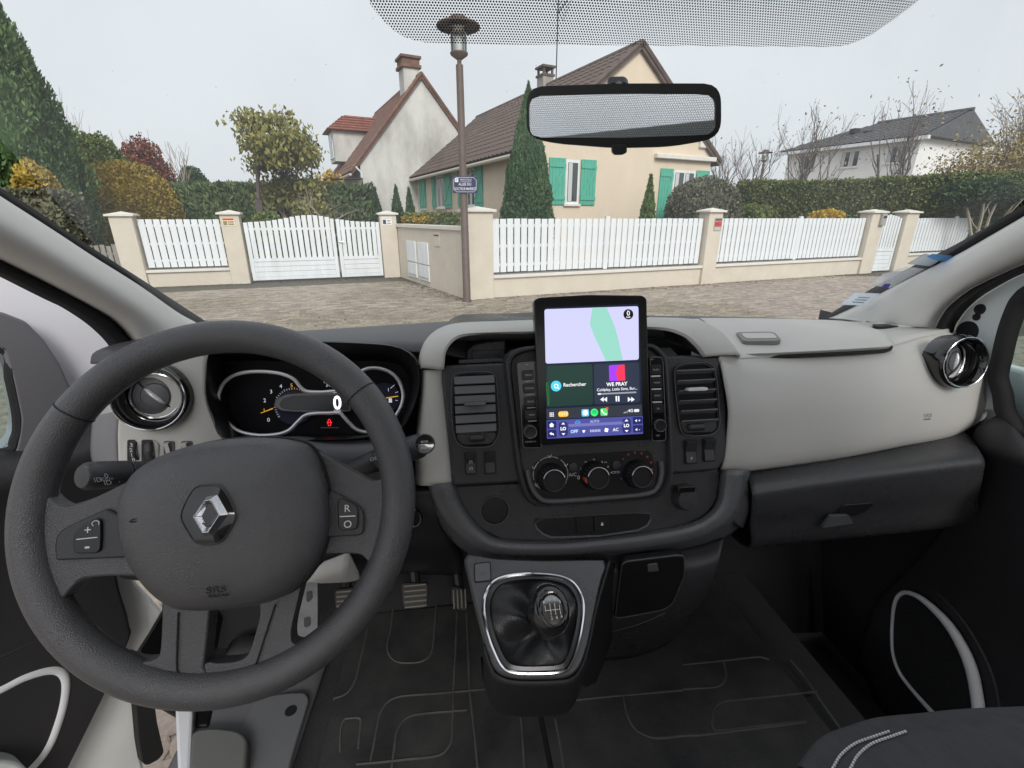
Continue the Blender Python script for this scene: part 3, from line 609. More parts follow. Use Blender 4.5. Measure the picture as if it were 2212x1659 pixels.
# ================================================================== PLANTS
rng = np.random.default_rng(11)
def leafquads(P, size, dirs=None, elong=1.6, spread=1.0, sv=.35):
    N = len(P); d = rng.normal(size=(N, 3))
    if dirs is not None: d = d * spread + dirs
    d /= np.linalg.norm(d, axis=1, keepdims=True) + 1e-9
    s = np.cross(d, rng.normal(size=(N, 3))); s /= np.linalg.norm(s, axis=1, keepdims=True) + 1e-9
    sz = size * (1 + sv * rng.uniform(-1, 1, (N, 1))); L = d * sz * elong; S = s * sz * .5
    return np.stack([P - L * .5, P + S, P + L * .5, P - S], 1)
def lump(D, seed, f=2.2, a=.18):
    return np.array([1 + a * noise.noise(Vector(d) * f + Vector((seed, 0, 0))) + a * .6 * noise.noise(Vector(d) * f * 2.3 + Vector((0, seed, 0))) for d in D])
def blob(center, rad, n, size, seed, shape='round', inner=.75, elong=1.6, up=.3, f=2.4, a=.16, core=.86, hbase=None, tips=0.):
    """leaves through the outer part of an uneven volume + a few-faced core that blocks the sky"""
    D = rng.normal(size=(n, 3)); D /= np.linalg.norm(D, axis=1, keepdims=True)
    c = np.array(center); r = np.array(rad)
    def surf(D):
        k = lump(D, seed, f, a)[:, None]
        if shape == 'box':
            m = np.max(np.abs(D), axis=1, keepdims=True); S = D / m * (1 + .35 * (k - 1)); S = np.sign(S) * np.minimum(np.abs(S), 1.03); return S * r
        if shape == 'dome':
            S = D.copy(); S[:, 2] = np.where(S[:, 2] < 0, S[:, 2] * 1.0, S[:, 2]); rr_ = np.abs(S); S = np.sign(S) * rr_ ** .8; return S * k * r
        if shape == 'cone':
            h = (D[:, 2:3] + 1) / 2                                   # 0 bottom .. 1 top
            h = np.clip(h, 0, 1) ** .85; w = np.where(h < .28, .74 + .26 * np.sin(h / .28 * np.pi / 2), (1 - ((h - .28) / .72) ** 1.45)); th = np.arctan2(D[:, 1:2], D[:, 0:1])
            return np.concatenate([np.cos(th) * w * k, np.sin(th) * w * k, (h * 2 - 1)], 1) * r
        return D * k * r
    S = surf(D); t = inner + (1.04 - inner) * rng.uniform(0, 1, (n, 1)) ** .6
    P = c + S * t
    if shape != 'box': P = P + tips * rng.normal(size=(n, 3))
    dirs = S / (np.linalg.norm(S, axis=1, keepdims=True) + 1e-9) * .6 + np.array([0, 0, up])
    Q = leafquads(P, size, dirs * 1.6, elong)
    if core:
        nu, nv = 26, 14; U, Vv = np.meshgrid(np.linspace(0, 2 * np.pi, nu + 1), np.linspace(.02, np.pi - .02, nv + 1), indexing='ij')
        DD = np.stack([np.cos(U) * np.sin(Vv), np.sin(U) * np.sin(Vv), np.cos(Vv)], -1).reshape(-1, 3)
        CS = (c + surf(DD) * core).reshape(nu + 1, nv + 1, 3)
        Q2 = np.stack([CS[:-1, :-1], CS[:-1, 1:], CS[1:, 1:], CS[1:, :-1]], 2).reshape(-1, 4, 3); Q = np.concatenate([Q, Q2])
    return Q
def span(x0, x1, yt, d):
    a, b, t = PD(x0, 440, d), PD(x1, 440, d), PD((x0 + x1) / 2, yt, d); c = (a + b) / 2; return c, (b - a).length / 2, t.z
def leafmat(name, c1, c2, isl=.35): return M(name, c1, .65, vcol=c2, vscale=1.8, island=isl, spec=.25, detail=6)
bark = M("bark", (.17, .145, .14), .95, var=.3, vscale=14, bump=.6, bscale=40); palebark = M("pale_bark", (.30, .26, .21), .95, var=.2, vscale=10)
def plant(name, label, cat_, x0, x1, yt, d, m, n=9000, size=.09, shape='round', zb=0., up=.3, elong=1.6, trunk=True, a=.16, f=2.4, part="crown", dep=1., core=.86, inner=.75, group=None, tips=0.):
    c, r, zt = span(x0, x1, yt, d); t = thing(name, label, cat_, (c.x, c.y, 0), group); hz = (zt - zb) / 2
    Q = blob((c.x, c.y, zb + hz), (r, r * dep, hz), n, size, rng.uniform(0, 90), shape, up=up, elong=elong, a=a, f=f, core=core, inner=inner, tips=tips)
    obj(part, qmesh(Q), m, t, smooth=False)
    if trunk: obj("trunk", tube([(c.x, c.y, 0), (c.x + .03, c.y, zb + hz * .7)], [.12, .06], 7), bark, t)
    return t
thuja = leafmat("thuja_green", (.05, .11, .04), (.12, .19, .06)); cyp = leafmat("cypress_green", (.045, .10, .045), (.085, .145, .06))
gold = leafmat("gold_green", (.28, .22, .05), (.46, .33, .07)); laurel = leafmat("laurel_green", (.08, .125, .03), (.16, .19, .05)); red = leafmat("maple_red", (.16, .045, .035), (.23, .09, .05))
hedgem = leafmat("hedge_green", (.085, .13, .04), (.18, .20, .06)); darkc = leafmat("dark_conifer", (.035, .068, .032), (.07, .11, .045)); greyg = leafmat("grey_green", (.11, .115, .075), (.17, .17, .11))
yel = leafmat("yellow_leaf", (.42, .27, .02), (.55, .38, .04)); orange = leafmat("persimmon_leaf", (.17, .20, .06), (.28, .235, .07)); brownl = leafmat("brown_leaf", (.25, .19, .085), (.36, .29, .12))
# big thuja at the left edge: several upright lobes
tj = PD(-60, 440, 12.5); t = thing("thuja_tree", "huge dark green conifer filling the upper left corner", "tree", (tj.x, tj.y, 0)); L_ = []
for (px, py, r, zt) in ((-44, 440, 2.2, 10.2), (42, 440, 1.2, 5.1), (112, 450, .75, 3.5), (-12, 440, 1.6, 6.2)):
    c = PD(px, py, 12.5 - .3 * rng.uniform()); L_.append(blob((c.x, c.y, zt / 2 + .1), (r, r, zt / 2), int(27000 * r), .05, rng.uniform(0, 90), 'cone', up=1.6, elong=2.8, a=.13, f=4., core=.86, inner=.84))
obj("crown", qmesh(np.concatenate(L_)), thuja, t, smooth=False); obj("trunk", tube([(tj.x, tj.y, 0), (tj.x, tj.y, 5)], [.3, .1], 8), bark, t)
plant("shrub", "yellow green bush at the foot of the huge conifer", "shrub", 52, 130, 352, 11.6, gold, 4500, .08, 'round', .9, trunk=True)
plant("hedge_block", "grey green clipped hedge low at the left pillar of the windscreen", "hedge", -30, 146, 415, 11.0, greyg, 9000, .07, 'box', 0, trunk=False, dep=.5)
plant("shrub", "large round golden bush behind the left fence", "shrub", 196, 372, 350, 18, gold, 22000, .06, 'round', .2, a=.06)
plant("shrub", "glossy green laurel between huge conifer and golden bush", "shrub", 150, 300, 288, 21, laurel, 16000, .09, 'round', .2, up=.1)
plant("maple_tree", "dark red leaved shrub above the golden bush", "tree", 280, 385, 302, 25, red, 12000, .085, 'round', .5, up=0, core=.7, inner=.5)
plant("conifer", "blue green conifer between red shrub and autumn tree", "tree", 392, 462, 362, 33, darkc, 9000, .10, 'round', 0, up=.6)
plant("hedge_block", "dark green conifer hedge behind the driveway gate", "hedge", 370, 790, 402, 21, leafmat("hedge_conifer", (.07, .11, .05), (.14, .18, .08)), 50000, .08, 'box', 0, trunk=False, dep=.16, up=1.2, elong=2.6, a=.9, f=6.)
plant("shrub", "low clipped green dome peeping over the driveway gate", "shrub", 540, 604, 457, 17, hedgem, 3500, .07, 'dome', .3, trunk=False, a=.06)
plant("ground_bush", "light green low shrubs on top of the corner wall", "shrub", 880, 1020, 462, 14.6, hedgem, 5000, .07, 'box', .8, trunk=False, dep=.4)
plant("ground_bush", "small yellow variegated shrub above the corner wall", "shrub", 866, 948, 462, 14.4, yel, 1500, .05, 'round', 1.35, trunk=False, dep=.5)
for k, (x0, x1, yt, lab) in enumerate(((797, 826, 408, "small upright cypress nearest the white downpipe"), (842, 872, 404, "small upright cypress in the middle of three below the stained gable"), (873, 897, 409, "small upright cypress touching the beige house corner"))):
    plant("small_cypress", lab, "tree", x0, x1, yt, 18.5, darkc, 2600, .08, 'cone', .6, up=1., elong=2.4, group="small cypresses below the stained gable", inner=.5, core=.6)
t = plant("cypress", "tall dark green columnar cypress in front of the beige house", "tree", 1084, 1194, 186, 12.6, cyp, 60000, .036, 'cone', .15, up=1.5, elong=2.8, a=.16, f=5., inner=.8, core=.88)
plant("dwarf_cypress", "small light green conifer left of the green door shutter", "tree", 1381, 1421, 382, 13.6, leafmat("fresh_green", (.07, .12, .03), (.13, .19, .05)), 5000, .06, 'cone', .3, up=1.2, elong=2.4)
plant("shrub", "large round grey green bush in front of the house door", "shrub", 1446, 1591, 386, 14.6, greyg, 16000, .055, 'dome', .2, a=.06)
plant("shrub", "low round olive bush at the foot of the long hedge", "shrub", 1588, 1682, 442, 15.6, hedgem, 6000, .06, 'dome', .2, a=.06)
plant("shrub", "small bright yellow bush above the white fence", "shrub", 1752, 1834, 453, 15.2, yel, 3500, .06, 'round', .9, trunk=True)
# long clipped hedge on the right
ha, hb = PD(1588, 440, 19.2), PD(2420, 440, 15.6); ha.z = hb.z = 0; hl = (hb - ha).length; hu = (hb - ha).normalized(); hn = hu.cross(Z)
N = 110000; s = rng.uniform(0, hl, N); face = rng.uniform(0, 1, N); zt = 2.72 + .16 * s / hl
jj = rng.normal(0, .045, N); zz = np.where(face < .72, rng.uniform(0, 1, N) * zt, zt + jj); dd = np.where(face < .72, .6 + jj, rng.uniform(-.6, .6, N))
lum = np.array([noise.noise(Vector((a * .9, b * 1.3, 4))) * .10 for a, b in zip(s, zz)])
P = np.array(ha)[None] + s[:, None] * np.array(hu) + (dd + lum * (face < .72))[:, None] * np.array(hn) + zz[:, None] * np.array((0, 0, 1.)) + (lum * (face >= .72))[:, None] * np.array((0, 0, 1.))
hd_ = thing("long_hedge", "long clipped green hedge behind the fence on the right", "hedge", tuple(ha + hu * hl / 2)); hfr = Fr(ha, hu, Z)
obj("foliage", qmesh(leafquads(P, .058, np.where(face[:, None] < .72, np.array(hn), np.array((0, 0, 1.))) * 1.2, 1.7)), hedgem, hd_, smooth=False)
obj("hedge_core", fbox(hfr, 0, 0, -.5, hl, 2.68, .5), darkc, hd_, smooth=False)
# woody plants
def branches(base, d0, L, r, depth, rnd, out, tips, spread=.55, taper=.62, kids=(2, 4), upw=.25, seg=3):
    p = Vector(base); d = Vector(d0).normalized(); path = [p.copy()]; rr_ = [r]
    for i in range(seg):
        d = (d + Vector((rnd.gauss(0, .12), rnd.gauss(0, .12), rnd.gauss(0, .08) + upw * .15))).normalized(); p = p + d * (L / seg); path.append(p.copy()); rr_.append(r * (1 - (1 - taper) * (i + 1) / seg))
    rr_ = [max(w, .0065) for w in rr_]; out.append(tube(path, rr_, 5 if r > .02 else 4, cap=False))
    if depth == 0: tips.append((path[-1], d)); return
    for k in range(rnd.randint(*kids)):
        a = path[rnd.randint(max(1, seg - 2), seg)]; nd = (d + Vector((rnd.gauss(0, spread), rnd.gauss(0, spread), rnd.gauss(.1, spread * .6) + upw))).normalized()
        branches(a, nd, L * rnd.uniform(.55, .85), r * taper * rnd.uniform(.6, .9), depth - 1, rnd, out, tips, spread, taper, kids, upw, seg)
def tree(name, label, x, d, ytop, r, depth, seed, lm=None, nl=0, ls=.1, spread=.5, kids=(2, 4), upw=.3, stems=1, wood=bark, hscale=.33, leafr=.5, droop=0., group=None, lean=0):
    b = PD(x, 440, d); b.z = 0; zt = PD(x, ytop, d).z; rnd = random.Random(seed); out = []; tips = []
    for i in range(stems):
        branches(b + Vector((rnd.uniform(-.2, .2), rnd.uniform(-.2, .2), 0)) * (stems > 1), (rnd.gauss(lean, .12 + .12 * (stems > 1)), rnd.gauss(0, .12), 1), zt * hscale, r, depth, rnd, out, tips, spread, .66, kids, upw)
    me = join(out); zs = max(v.co.z for v in me.vertices); k = zt / zs
    for v in me.vertices: v.co.z *= k; v.co.x = b.x + (v.co.x - b.x) * k; v.co.y = b.y + (v.co.y - b.y) * k
    t = thing(name, label, "tree", b, group); obj("trunk", me, wood, t)
    if nl:
        T = np.array([[b.x + (p.x - b.x) * k, b.y + (p.y - b.y) * k, p.z * k] for p, _ in tips]); I = rng.integers(0, len(T), nl)
        PP = T[I] + rng.normal(0, leafr, (nl, 3)) * np.array([1, 1, .7]); obj("crown", qmesh(leafquads(PP, ls, np.tile(np.array([[0, 0, -droop]]), (nl, 1)), 2.0)), lm, t, smooth=False)
    return t
tree("persimmon_tree", "small tree with orange and green autumn leaves behind the driveway gate", 560, 19.5, 268, .13, 3, 5, orange, 11000, .09, .62, (3, 4), .02, hscale=.36, leafr=.27, droop=1.4, lean=.05)
tree("autumn_shrub", "thin yellow shrub right of the orange autumn tree", 645, 21, 372, .05, 3, 9, yel, 700, .1, .5, (3, 4), .3, leafr=.25)
tree("bare_shrub", "pale bare twisted shrub in front of the stained gable", 712, 17.0, 402, .05, 3, 21, None, 0, 0, .75, (3, 4), .0, wood=palebark, hscale=.5)
tree("bare_tree", "bare thin tree rising behind the huge conifer", 165, 24, 185, .06, 4, 31, None, 0, .1, .32, (3, 4), .55, stems=3, wood=palebark)
tree("bare_tree", "bare saplings above the golden bush", 300, 30, 245, .06, 3, 33, None, 0, .1, .3, (2, 4), .6, stems=4, wood=palebark)
tree("bare_tree", "bare twigs between red shrub and autumn tree", 382, 30, 300, .05, 3, 36, None, 0, .1, .3, (2, 3), .7, stems=2, wood=palebark)
tree("bare_tree", "bare tree just right of the rear-view mirror", 1570, 27, 255, .11, 4, 41, brownl, 70, .07, .42, (3, 4), .45, stems=3, hscale=.42, leafr=.3)
tree("bare_tree", "bare tree with a few brown leaves left of the white house", 1728, 22, 205, .11, 4, 43, brownl, 160, .06, .40, (2, 4), .55, stems=3, hscale=.42, leafr=.3)
tree("bare_tree", "bare branching tree standing in front of the white house", 1940, 20, 172, .12, 4, 47, brownl, 140, .06, .46, (2, 4), .5, stems=2, hscale=.42, leafr=.3)
tree("beech_tree", "yellow brown leaved bush tree at the right edge", 2130, 19, 240, .10, 4, 53, brownl, 9000, .06, .5, (3, 4), .3, stems=4, leafr=.42)
tree("bare_tree", "bare branches at the far right behind the brown bush", 2190, 24, 140, .12, 5, 59, None, 0, .1, .5, (3, 4), .4, stems=3)
b = PD(2065, 462, 16); t = thing("pine_tree", "spreading dark pine with pale bare trunks over the hedge", "tree", (b.x, b.y, 0)); out = []; tp = []
for dx in (-.35, -.05, .2, .45): branches((b.x + dx * .4, b.y - .9, .8), (dx * 1.2, 0, 1), 1.25, .05, 1, random.Random(int(dx * 100) + 80), out, tp, .4, .6, (2, 3), .1)
obj("trunk", join(out), palebark, t)
obj("crown", qmesh(np.concatenate([blob((b.x + dx, b.y - .75, 2.15 + dz), (.85, .5, .3), 3500, .075, 3 + dx, up=.4, elong=2.4, core=.7) for dx, dz in ((-.75, .1), (.1, .2), (.9, .1))])), darkc, t, smooth=False)
# verge and old wooden fence at the far left
vg = PD(190, 500, 17); obj("verge_grass", mesh([(-14, 9.6, .012), (-8.0, 13.0, .012), (-8.0, 24, .012), (-24, 24, .012)], [(0, 1, 2, 3)]), M("grass", (.10, .13, .035), .95, var=.4, vscale=9, bump=.8, bscale=30), None, smooth=False)["kind"] = "structure"
wa, wb = GF.p(-2.7, 0, -.3), GF.p(-5.6, 0, -.2); WF = Fr(wb, wa - wb, Z); wl = (wa - wb).length
wf = thing("picket_fence", "weathered grey wooden picket fence at left of the beige wall", "fence", tuple(WF.p(wl / 2, 0))); wood = M("weathered_wood", (.30, .28, .25), .9, var=.25, vscale=12, stretch=(1, 1, .2))
for i in range(26): obj("picket", fbox(WF, i * wl / 26, .03, 0, i * wl / 26 + .085, .98 + jit.uniform(-.03, .03), .02), wood, wf, smooth=False)
for z in (.3, .75): obj("rail", fbox(WF, 0, z, -.04, wl, z + .06, -.002), wood, wf, smooth=False)
pl_ = PD(122, 500, 15.5); pl_.z = 0; ps = thing("gate_post", "pale stone post standing alone by the left pillar of the windscreen", "post", pl_); pillar(Fr(pl_, RT, Z), -.2, .2, 1.45, ps)
# ================================================================== VAN CAB
def z(r): return H + r
def pY(pts, Ys): return [atY(x, y, Y) for (x, y), Y in zip(pts, Ys if isinstance(Ys, (list, tuple)) else [Ys] * len(pts))]
def pX(pts, Xs): return [atX(x, y, X) for (x, y), X in zip(pts, Xs if isinstance(Xs, (list, tuple)) else [Xs] * len(pts))]
light = M("dash_light_grey", (.56, .55, .52), .6, rvar=.1, bump=.12, bscale=1500, var=.03, vscale=5)
char = M("dash_charcoal", (.040, .040, .044), .33, rvar=.12, bump=.45, bscale=1000, var=.06, vscale=8)
mid = M("dash_mid_grey", (.10, .102, .11), .34, rvar=.12, bump=.45, bscale=1000, var=.05, vscale=8)
blackp = M("black_plastic", (.009, .009, .010), .4, bump=.1, bscale=900); gloss = M("piano_black", (.006, .006, .007), .08, coat=.6)
chrome = M("chrome", (.80, .80, .82), .12, 1.0); satin = M("satin_silver", (.70, .70, .72), .34, .7)
rubber = M("rubber_black", (.012, .012, .013), .75, bump=.3, bscale=500); pillarm = M("pillar_trim", (.78, .77, .74), .75, bump=.1, bscale=1200, var=.03, vscale=3)
paint = M("white_body_paint", (.84, .83, .87), .25, coat=.5); leather = M("wheel_leather", (.070, .069, .074), .31, rvar=.07, bump=.8, bscale=880, spec=.8, var=.08, vscale=30)
ink = M("symbol_white", (.75, .75, .75), .6)
# ---- windscreen
def wsc(x, t):
    k = ((x - .24) / .78) ** 2
    return Vector((x - (x - .24) * .10 * t, (1.205 - .15 * k) * (1 - t) + (.47 - .05 * k) * t, z(-.262 * (1 - t) + .35 * t) - .05 * math.sin(math.pi * t) * 0))
ws = thing("windscreen", "van windscreen with dotted black sunshade band at its top", "windscreen", wsc(.24, 0))
glass = obj("glass", loft([[wsc(-.56 + 1.6 * i / 24, t / 10) for i in range(25)] for t in range(13)], 25, smooth_u=False), Mglass("windscreen_glass", (.965, .985, .975), .012, dust=.05), ws)
# dotted band: traced lower edge, projected on the glass
def on_ws(px, py):
    r = ray(px, py); lo, hi = .05, 1.6
    for _ in range(40):
        m_ = (lo + hi) / 2; p = C0 + r * (m_ / r.y); t = (p.z - z(-.262)) / .612; lo, hi = (m_, hi) if p.y < wsc(p.x, t).y else (lo, m_)
    return C0 + r * (lo / r.y)
bl = [(790, -20), (800, 5), (822, 35), (850, 62), (880, 80), (915, 88), (1100, 92), (1300, 93), (1500, 95), (1700, 97), (1800, 98), (1835, 92), (1880, 70), (1930, 35), (1975, 0), (2000, -20)]
low = [on_ws(x, y) for x, y in bl]; low = resamp(low, 60)
rows = []
for k in range(9):
    r_ = []
    for p in low:
        t0 = (p.z - z(-.262)) / .612; t = t0 + (1.0 - t0) * k / 8; q0 = wsc(.24 + (p.x - .24) / (1 - .10 * t0), t); r_.append(q0 + Vector((0, -.003, -.003)))
    rows.append(r_)
me = loft(rows, 60, smooth_u=False); uvl = me.uv_layers.new(name="UVMap")
for l_ in me.loops:
    c = me.vertices[l_.vertex_index].co; uvl.data[l_.index].uv = (c.x, math.hypot(c.y - 1.2, c.z - z(-.26)))
Mdots("frit_dots", .0032, .00092, .00128, .70, .86)
obj("dot_band", me, MATS["frit_dots"], ws)
# black ceramic edges along the pillars
Lt = [(-700, -15), (-300, 239), (-150, 334), (0, 430), (65, 471), (129, 512), (206, 562), (301, 621), (380, 676), (424, 700), (440, 712)]
Lg = [(-700, -41), (-300, 215), (-150, 312), (0, 411), (65, 452), (130, 496), (206, 545), (301, 605), (380, 656), (439, 694), (455, 706)]
Rt = [(1790, 686), (1800, 683), (1858, 656), (1925, 621), (1995, 585), (2068, 549), (2140, 508), (2212, 466), (2350, 385), (2500, 297), (2900, 50)]
Rg = [(1788, 684), (1794, 680), (1845, 648), (1915, 608), (1985, 570), (2058, 534), (2130, 494), (2205, 450), (2345, 368), (2495, 280), (2895, 33)]
obj("ceramic_edge", loft([pX(Lg, -.534), pX(Lt, -.530)], 60), rubber, ws, solid=.004); obj("ceramic_edge", loft([pX(Rg, 1.014), pX(Rt, 1.010)], 60), rubber, ws, solid=.004)
# ---- body: pillar trims, seals, jambs, floor
vb = thing("van_body", "van cab shell with pale grey pillar trims and white painted door openings", "van", (.24, .9, z(-1.0)))
Ll = [(-700, 214), (-300, 412), (-150, 487), (0, 561), (50, 585), (100, 610), (150, 636), (200, 663), (247, 693), (290, 745), (315, 800)]
def mixrow(A, B, t): return [(a[0] * (1 - t) + b[0] * t, a[1] * (1 - t) + b[1] * t) for a, b in zip(A, B)]
obj("pillar_trim", loft([pX(Lt, -.532), pX(mixrow(Lt, Ll, .12), -.512), pX(mixrow(Lt, Ll, .45), -.500), pX(mixrow(Lt, Ll, .8), -.525), pX(Ll, -.575)], 60, 5), pillarm, vb, solid=.004)
Ls = [(-700, 263), (-300, 450), (-150, 520), (0, 591), (30, 606), (67, 625), (105, 644), (143, 663), (200, 703), (242, 748), (262, 800)]
obj("door_seal", loft([pX(Ll, -.574), pX(mixrow(Ll, Ls, .5), -.560), pX(Ls, -.585)], 60, 5), rubber, vb, solid=.004)
Rl = q(3, [(1560, 460), (1635, 472), (1655, 430), (1705, 348), (1770, 285), (1850, 224), (1930, 180), (2030, 133), (2212, 52), (2700, -150), (3900, -647)])
obj("pillar_trim", loft([pX(Rt, 1.010), pX(mixrow(Rt, Rl, .12), .992), pX(mixrow(Rt, Rl, .45), .985), pX(mixrow(Rt, Rl, .8), 1.0), pX(Rl, 1.035)], 60, 5, flip=True), pillarm, vb, solid=.004)
Rs = q(3, [(1690, 500), (1748, 505), (1770, 445), (1825, 365), (1880, 308), (1945, 255), (2010, 215), (2100, 165), (2212, 112), (2700, -80), (3900, -552)])
obj("door_seal", loft([pX(Rl, 1.034), pX(mixrow(Rl, Rs, .5), 1.015), pX(Rs, 1.042)], 60, 5, flip=True), rubber, vb, solid=.004)
# door jambs below the pillars
JL = Fr((-.605, 1.0, z(0)), (0, 1, 0), Z)
obj("door_jamb", box((-.64, 1.10, z(-.74)), .06, .20, .94), paint, vb, bevel=.008)
obj("hinge_bolt", tube([(-.609, .86, z(-.27)), (-.60, .86, z(-.27))], .018, 14), rubber, vb)
SI = Fr((-.56, .7, z(-.90)), (1, 0, 0), (0, 1, 0)); obj("sill", prism(SI, SI.hitd([(376, 1440), (420, 1440), (417, 1530), (411, 1659), (405, 1800), (388, 1800), (383, 1659), (378, 1530)]), -.2, 0), M("sill_white", (.88, .88, .90), .3), vb, bevel=.006, smooth=False)
fl = M("floor_rubber", (.045, .045, .047), .8, bump=.3, bscale=200, var=.2, vscale=10)
obj("floor", mesh([(-.535, -.9, z(-.962)), (.80, -.9, z(-.962)), (.80, 1.25, z(-.962)), (-.535, 1.25, z(-.962))], [(0, 1, 2, 3)]), fl, vb, smooth=False)
obj("step_well", mesh([(.80, -.9, z(-.962)), (.80, 1.25, z(-.962)), (.82, 1.25, z(-1.16)), (.82, -.9, z(-1.16)), (1.10, 1.25, z(-1.16)), (1.10, -.9, z(-1.16))], [(0, 1, 2, 3), (3, 2, 4, 5)]), rubber, vb, smooth=False)
obj("firewall", loft([[(-.6, .92, z(-.962)), (1.10, .92, z(-1.16))], [(-.6, 1.02, z(-.85)), (1.10, 1.02, z(-.85))], [(-.6, 1.1, z(-.5)), (1.10, 1.1, z(-.5))], [(-.6, 1.15, z(-.3)), (1.10, 1.15, z(-.3))]], 12, 4), rubber, vb)
obj("side_panel", mesh([(1.05, .55, z(-1.16)), (1.05, 1.2, z(-1.16)), (1.05, 1.2, z(-.25)), (1.05, .80, z(-.25)), (1.05, .62, z(-.6))], [(0, 1, 2, 3, 4)]), rubber, vb, smooth=False)
KP = Fr((-.585, .8, z(-.7)), (0, 1, 0), Z)
obj("kick_panel", prism(KP, KP.hitd([(353, 1319), (328, 1362), (300, 1405), (296, 1500), (400, 1560), (520, 1420), (430, 1235), (360, 1235)]), -.003, .003), rubber, vb)
# ---- rear bulkhead seen in the mirror, headliner
BK = Fr((.24, -1.05, z(0)), (-1, 0, 0), Z)
bk = thing("bulkhead", "perforated metal partition behind the seats, seen only in the mirror", "partition", (.24, -1.05, z(-.96)))
me = mesh([BK.p(a, b) for a, b in ((-.79, -.12), (.95, -.12), (.95, .62), (-.79, .62))], [(0, 1, 2, 3)]); uv_ = me.uv_layers.new(name="UVMap")
for l_ in me.loops: c = me.vertices[l_.vertex_index].co; uv_.data[l_.index].uv = (c.x, c.z)
Mdots("perforated_sheet", .0098, .0042, .0042, 0, 1, (.02, .02, .022), True); obj("mesh_sheet", me, MATS["perforated_sheet"], bk, smooth=False)
obj("lower_sheet", fbox(BK, -.79, -.9, -.01, .79, -.125, .0), M("bulkhead_grey", (.10, .105, .11), .6), bk, smooth=False)
cg = thing("mirror_crate", "grey crate added behind the partition to darken the lower mirror view", "crate", (.24, -1.9, z(-.9))); obj("crate_body", mesh([(-1.0, -1.5, z(-.9)), (1.0, -1.5, z(-.9)), (1.0, -1.5, z(.195)), (-1.0, -1.5, z(.05)), (-1.0, -2.4, z(-.9)), (1.0, -2.4, z(-.9)), (1.0, -2.4, z(.195)), (-1.0, -2.4, z(.05))], [(0, 1, 2, 3), (7, 6, 5, 4), (3, 2, 6, 7), (0, 3, 7, 4), (1, 5, 6, 2)]), M("crate_dark", (.48, .50, .50), .8), cg, smooth=False)  # crate added out of view to darken the lower part of the mirror
for X_ in (1.07,): obj("unseen_side_wall", box((X_, -.75, z(-.25)), .03, .9, 1.5), M("side_grey", (.25, .25, .25), .8), vb)  # unseen panel added to hold back light from the rear right
if ROOF: obj("partial_headliner", mesh([(-.44, -1.05, z(.50)), (1.03, -1.05, z(.50)), (1.03, .27, z(.47)), (-.44, .27, z(.47))], [(3, 2, 1, 0)]), M("partial_headliner", (.78, .76, .73), .9), vb, smooth=False, solid=.03)  # unseen roof lining, cut short at left and front to admit sky light
# ================================================================== DASHBOARD
db = thing("dashboard", "two tone grey van dashboard with round end vents and glovebox", "dashboard", (.24, .9, z(-.5)))
def yb(x): return 1.205 - .15 * ((x - .24) / .78) ** 2
xs_ = [-.535 + 1.545 * i / 20 for i in range(21)]
crest = lambda x: -.196 - .115 * max(0., min(1., (x + .02) / .30))
rd_ = random.Random(17); dp = []
for _ in range(130):
    p = on_ws(rd_.uniform(0, 2212), rd_.uniform(20, 640)); dp.append(p + Vector((0, -.0015, -.0015)))
WN = Fr((0, 0, 0), (1, 0, 0), wsc(.24, 1) - wsc(.24, 0)); V = []; Fs = []
for p in dp:
    r_ = rd_.uniform(.0003, .0009); o = len(V); V += [p + WN.u * r_ * math.cos(t) + WN.v * r_ * rd_.uniform(.7, 1.5) * math.sin(t) for t in np.linspace(0, 2 * math.pi, 7)[:-1]]; Fs.append(tuple(range(o, o + 6)))
obj("dried_droplets", mesh(V, Fs), Mglass("droplet_film", (.55, .57, .6), .02, dust=.5), ws, smooth=False, kind="stuff")
top = obj("top_pad", loft([[(x, yb(x) + .02, z(-.275)) for x in xs_], [(x, yb(x) - .03, z(-.250)) for x in xs_], [(x, .98, z(min(-.5 * .25 + .5 * crest(x), -.222))) for x in xs_], [(x, .84, z(crest(x) - .004)) for x in xs_], [(x, .765, z(crest(x))) for x in xs_], [(x, .748, z(crest(x) - .012)) for x in xs_]], 40, 4), M("top_pad_grey", (.095, .096, .104), .5, bump=.45, bscale=900), db, solid=.004)
obj("carcass", box((.24, .90, z(-.40)), 1.50, .26, .24), blackp, db)
# driver end panel with round vent
LP = Fr((-.44, .71, z(-.25)), (1, 0, 0), (0, math.sin(R(12)), math.cos(R(12))))
lp_o = LP.hits(1, [(762, 1500), (756, 1345), (750, 1150), (768, 930), (820, 760), (880, 660), (960, 620), (1100, 612), (1352, 612), (1338, 700), (1333, 900), (1378, 1040), (1480, 1185), (1420, 1290), (1380, 1500)])
lpn = obj("driver_end_panel", prism(LP, [p for p in rpoly(lp_o, .012)], -.05, 0), light, db, bevel=.006, seg=3)
side = loft([pY(q(1, [(600, 1040), (590, 1150), (585, 1250), (595, 1330), (640, 1400)]), .80), pY(q(1, [(690, 1020), (670, 1130), (665, 1250), (675, 1335), (700, 1420)]), .735), pY(q(1, [(770, 1000), (756, 1130), (752, 1250), (760, 1345), (765, 1440)]), .712)], 20, 4)
obj("end_cover", side, M("end_grey", (.22, .215, .23), .6), db, solid=.004)
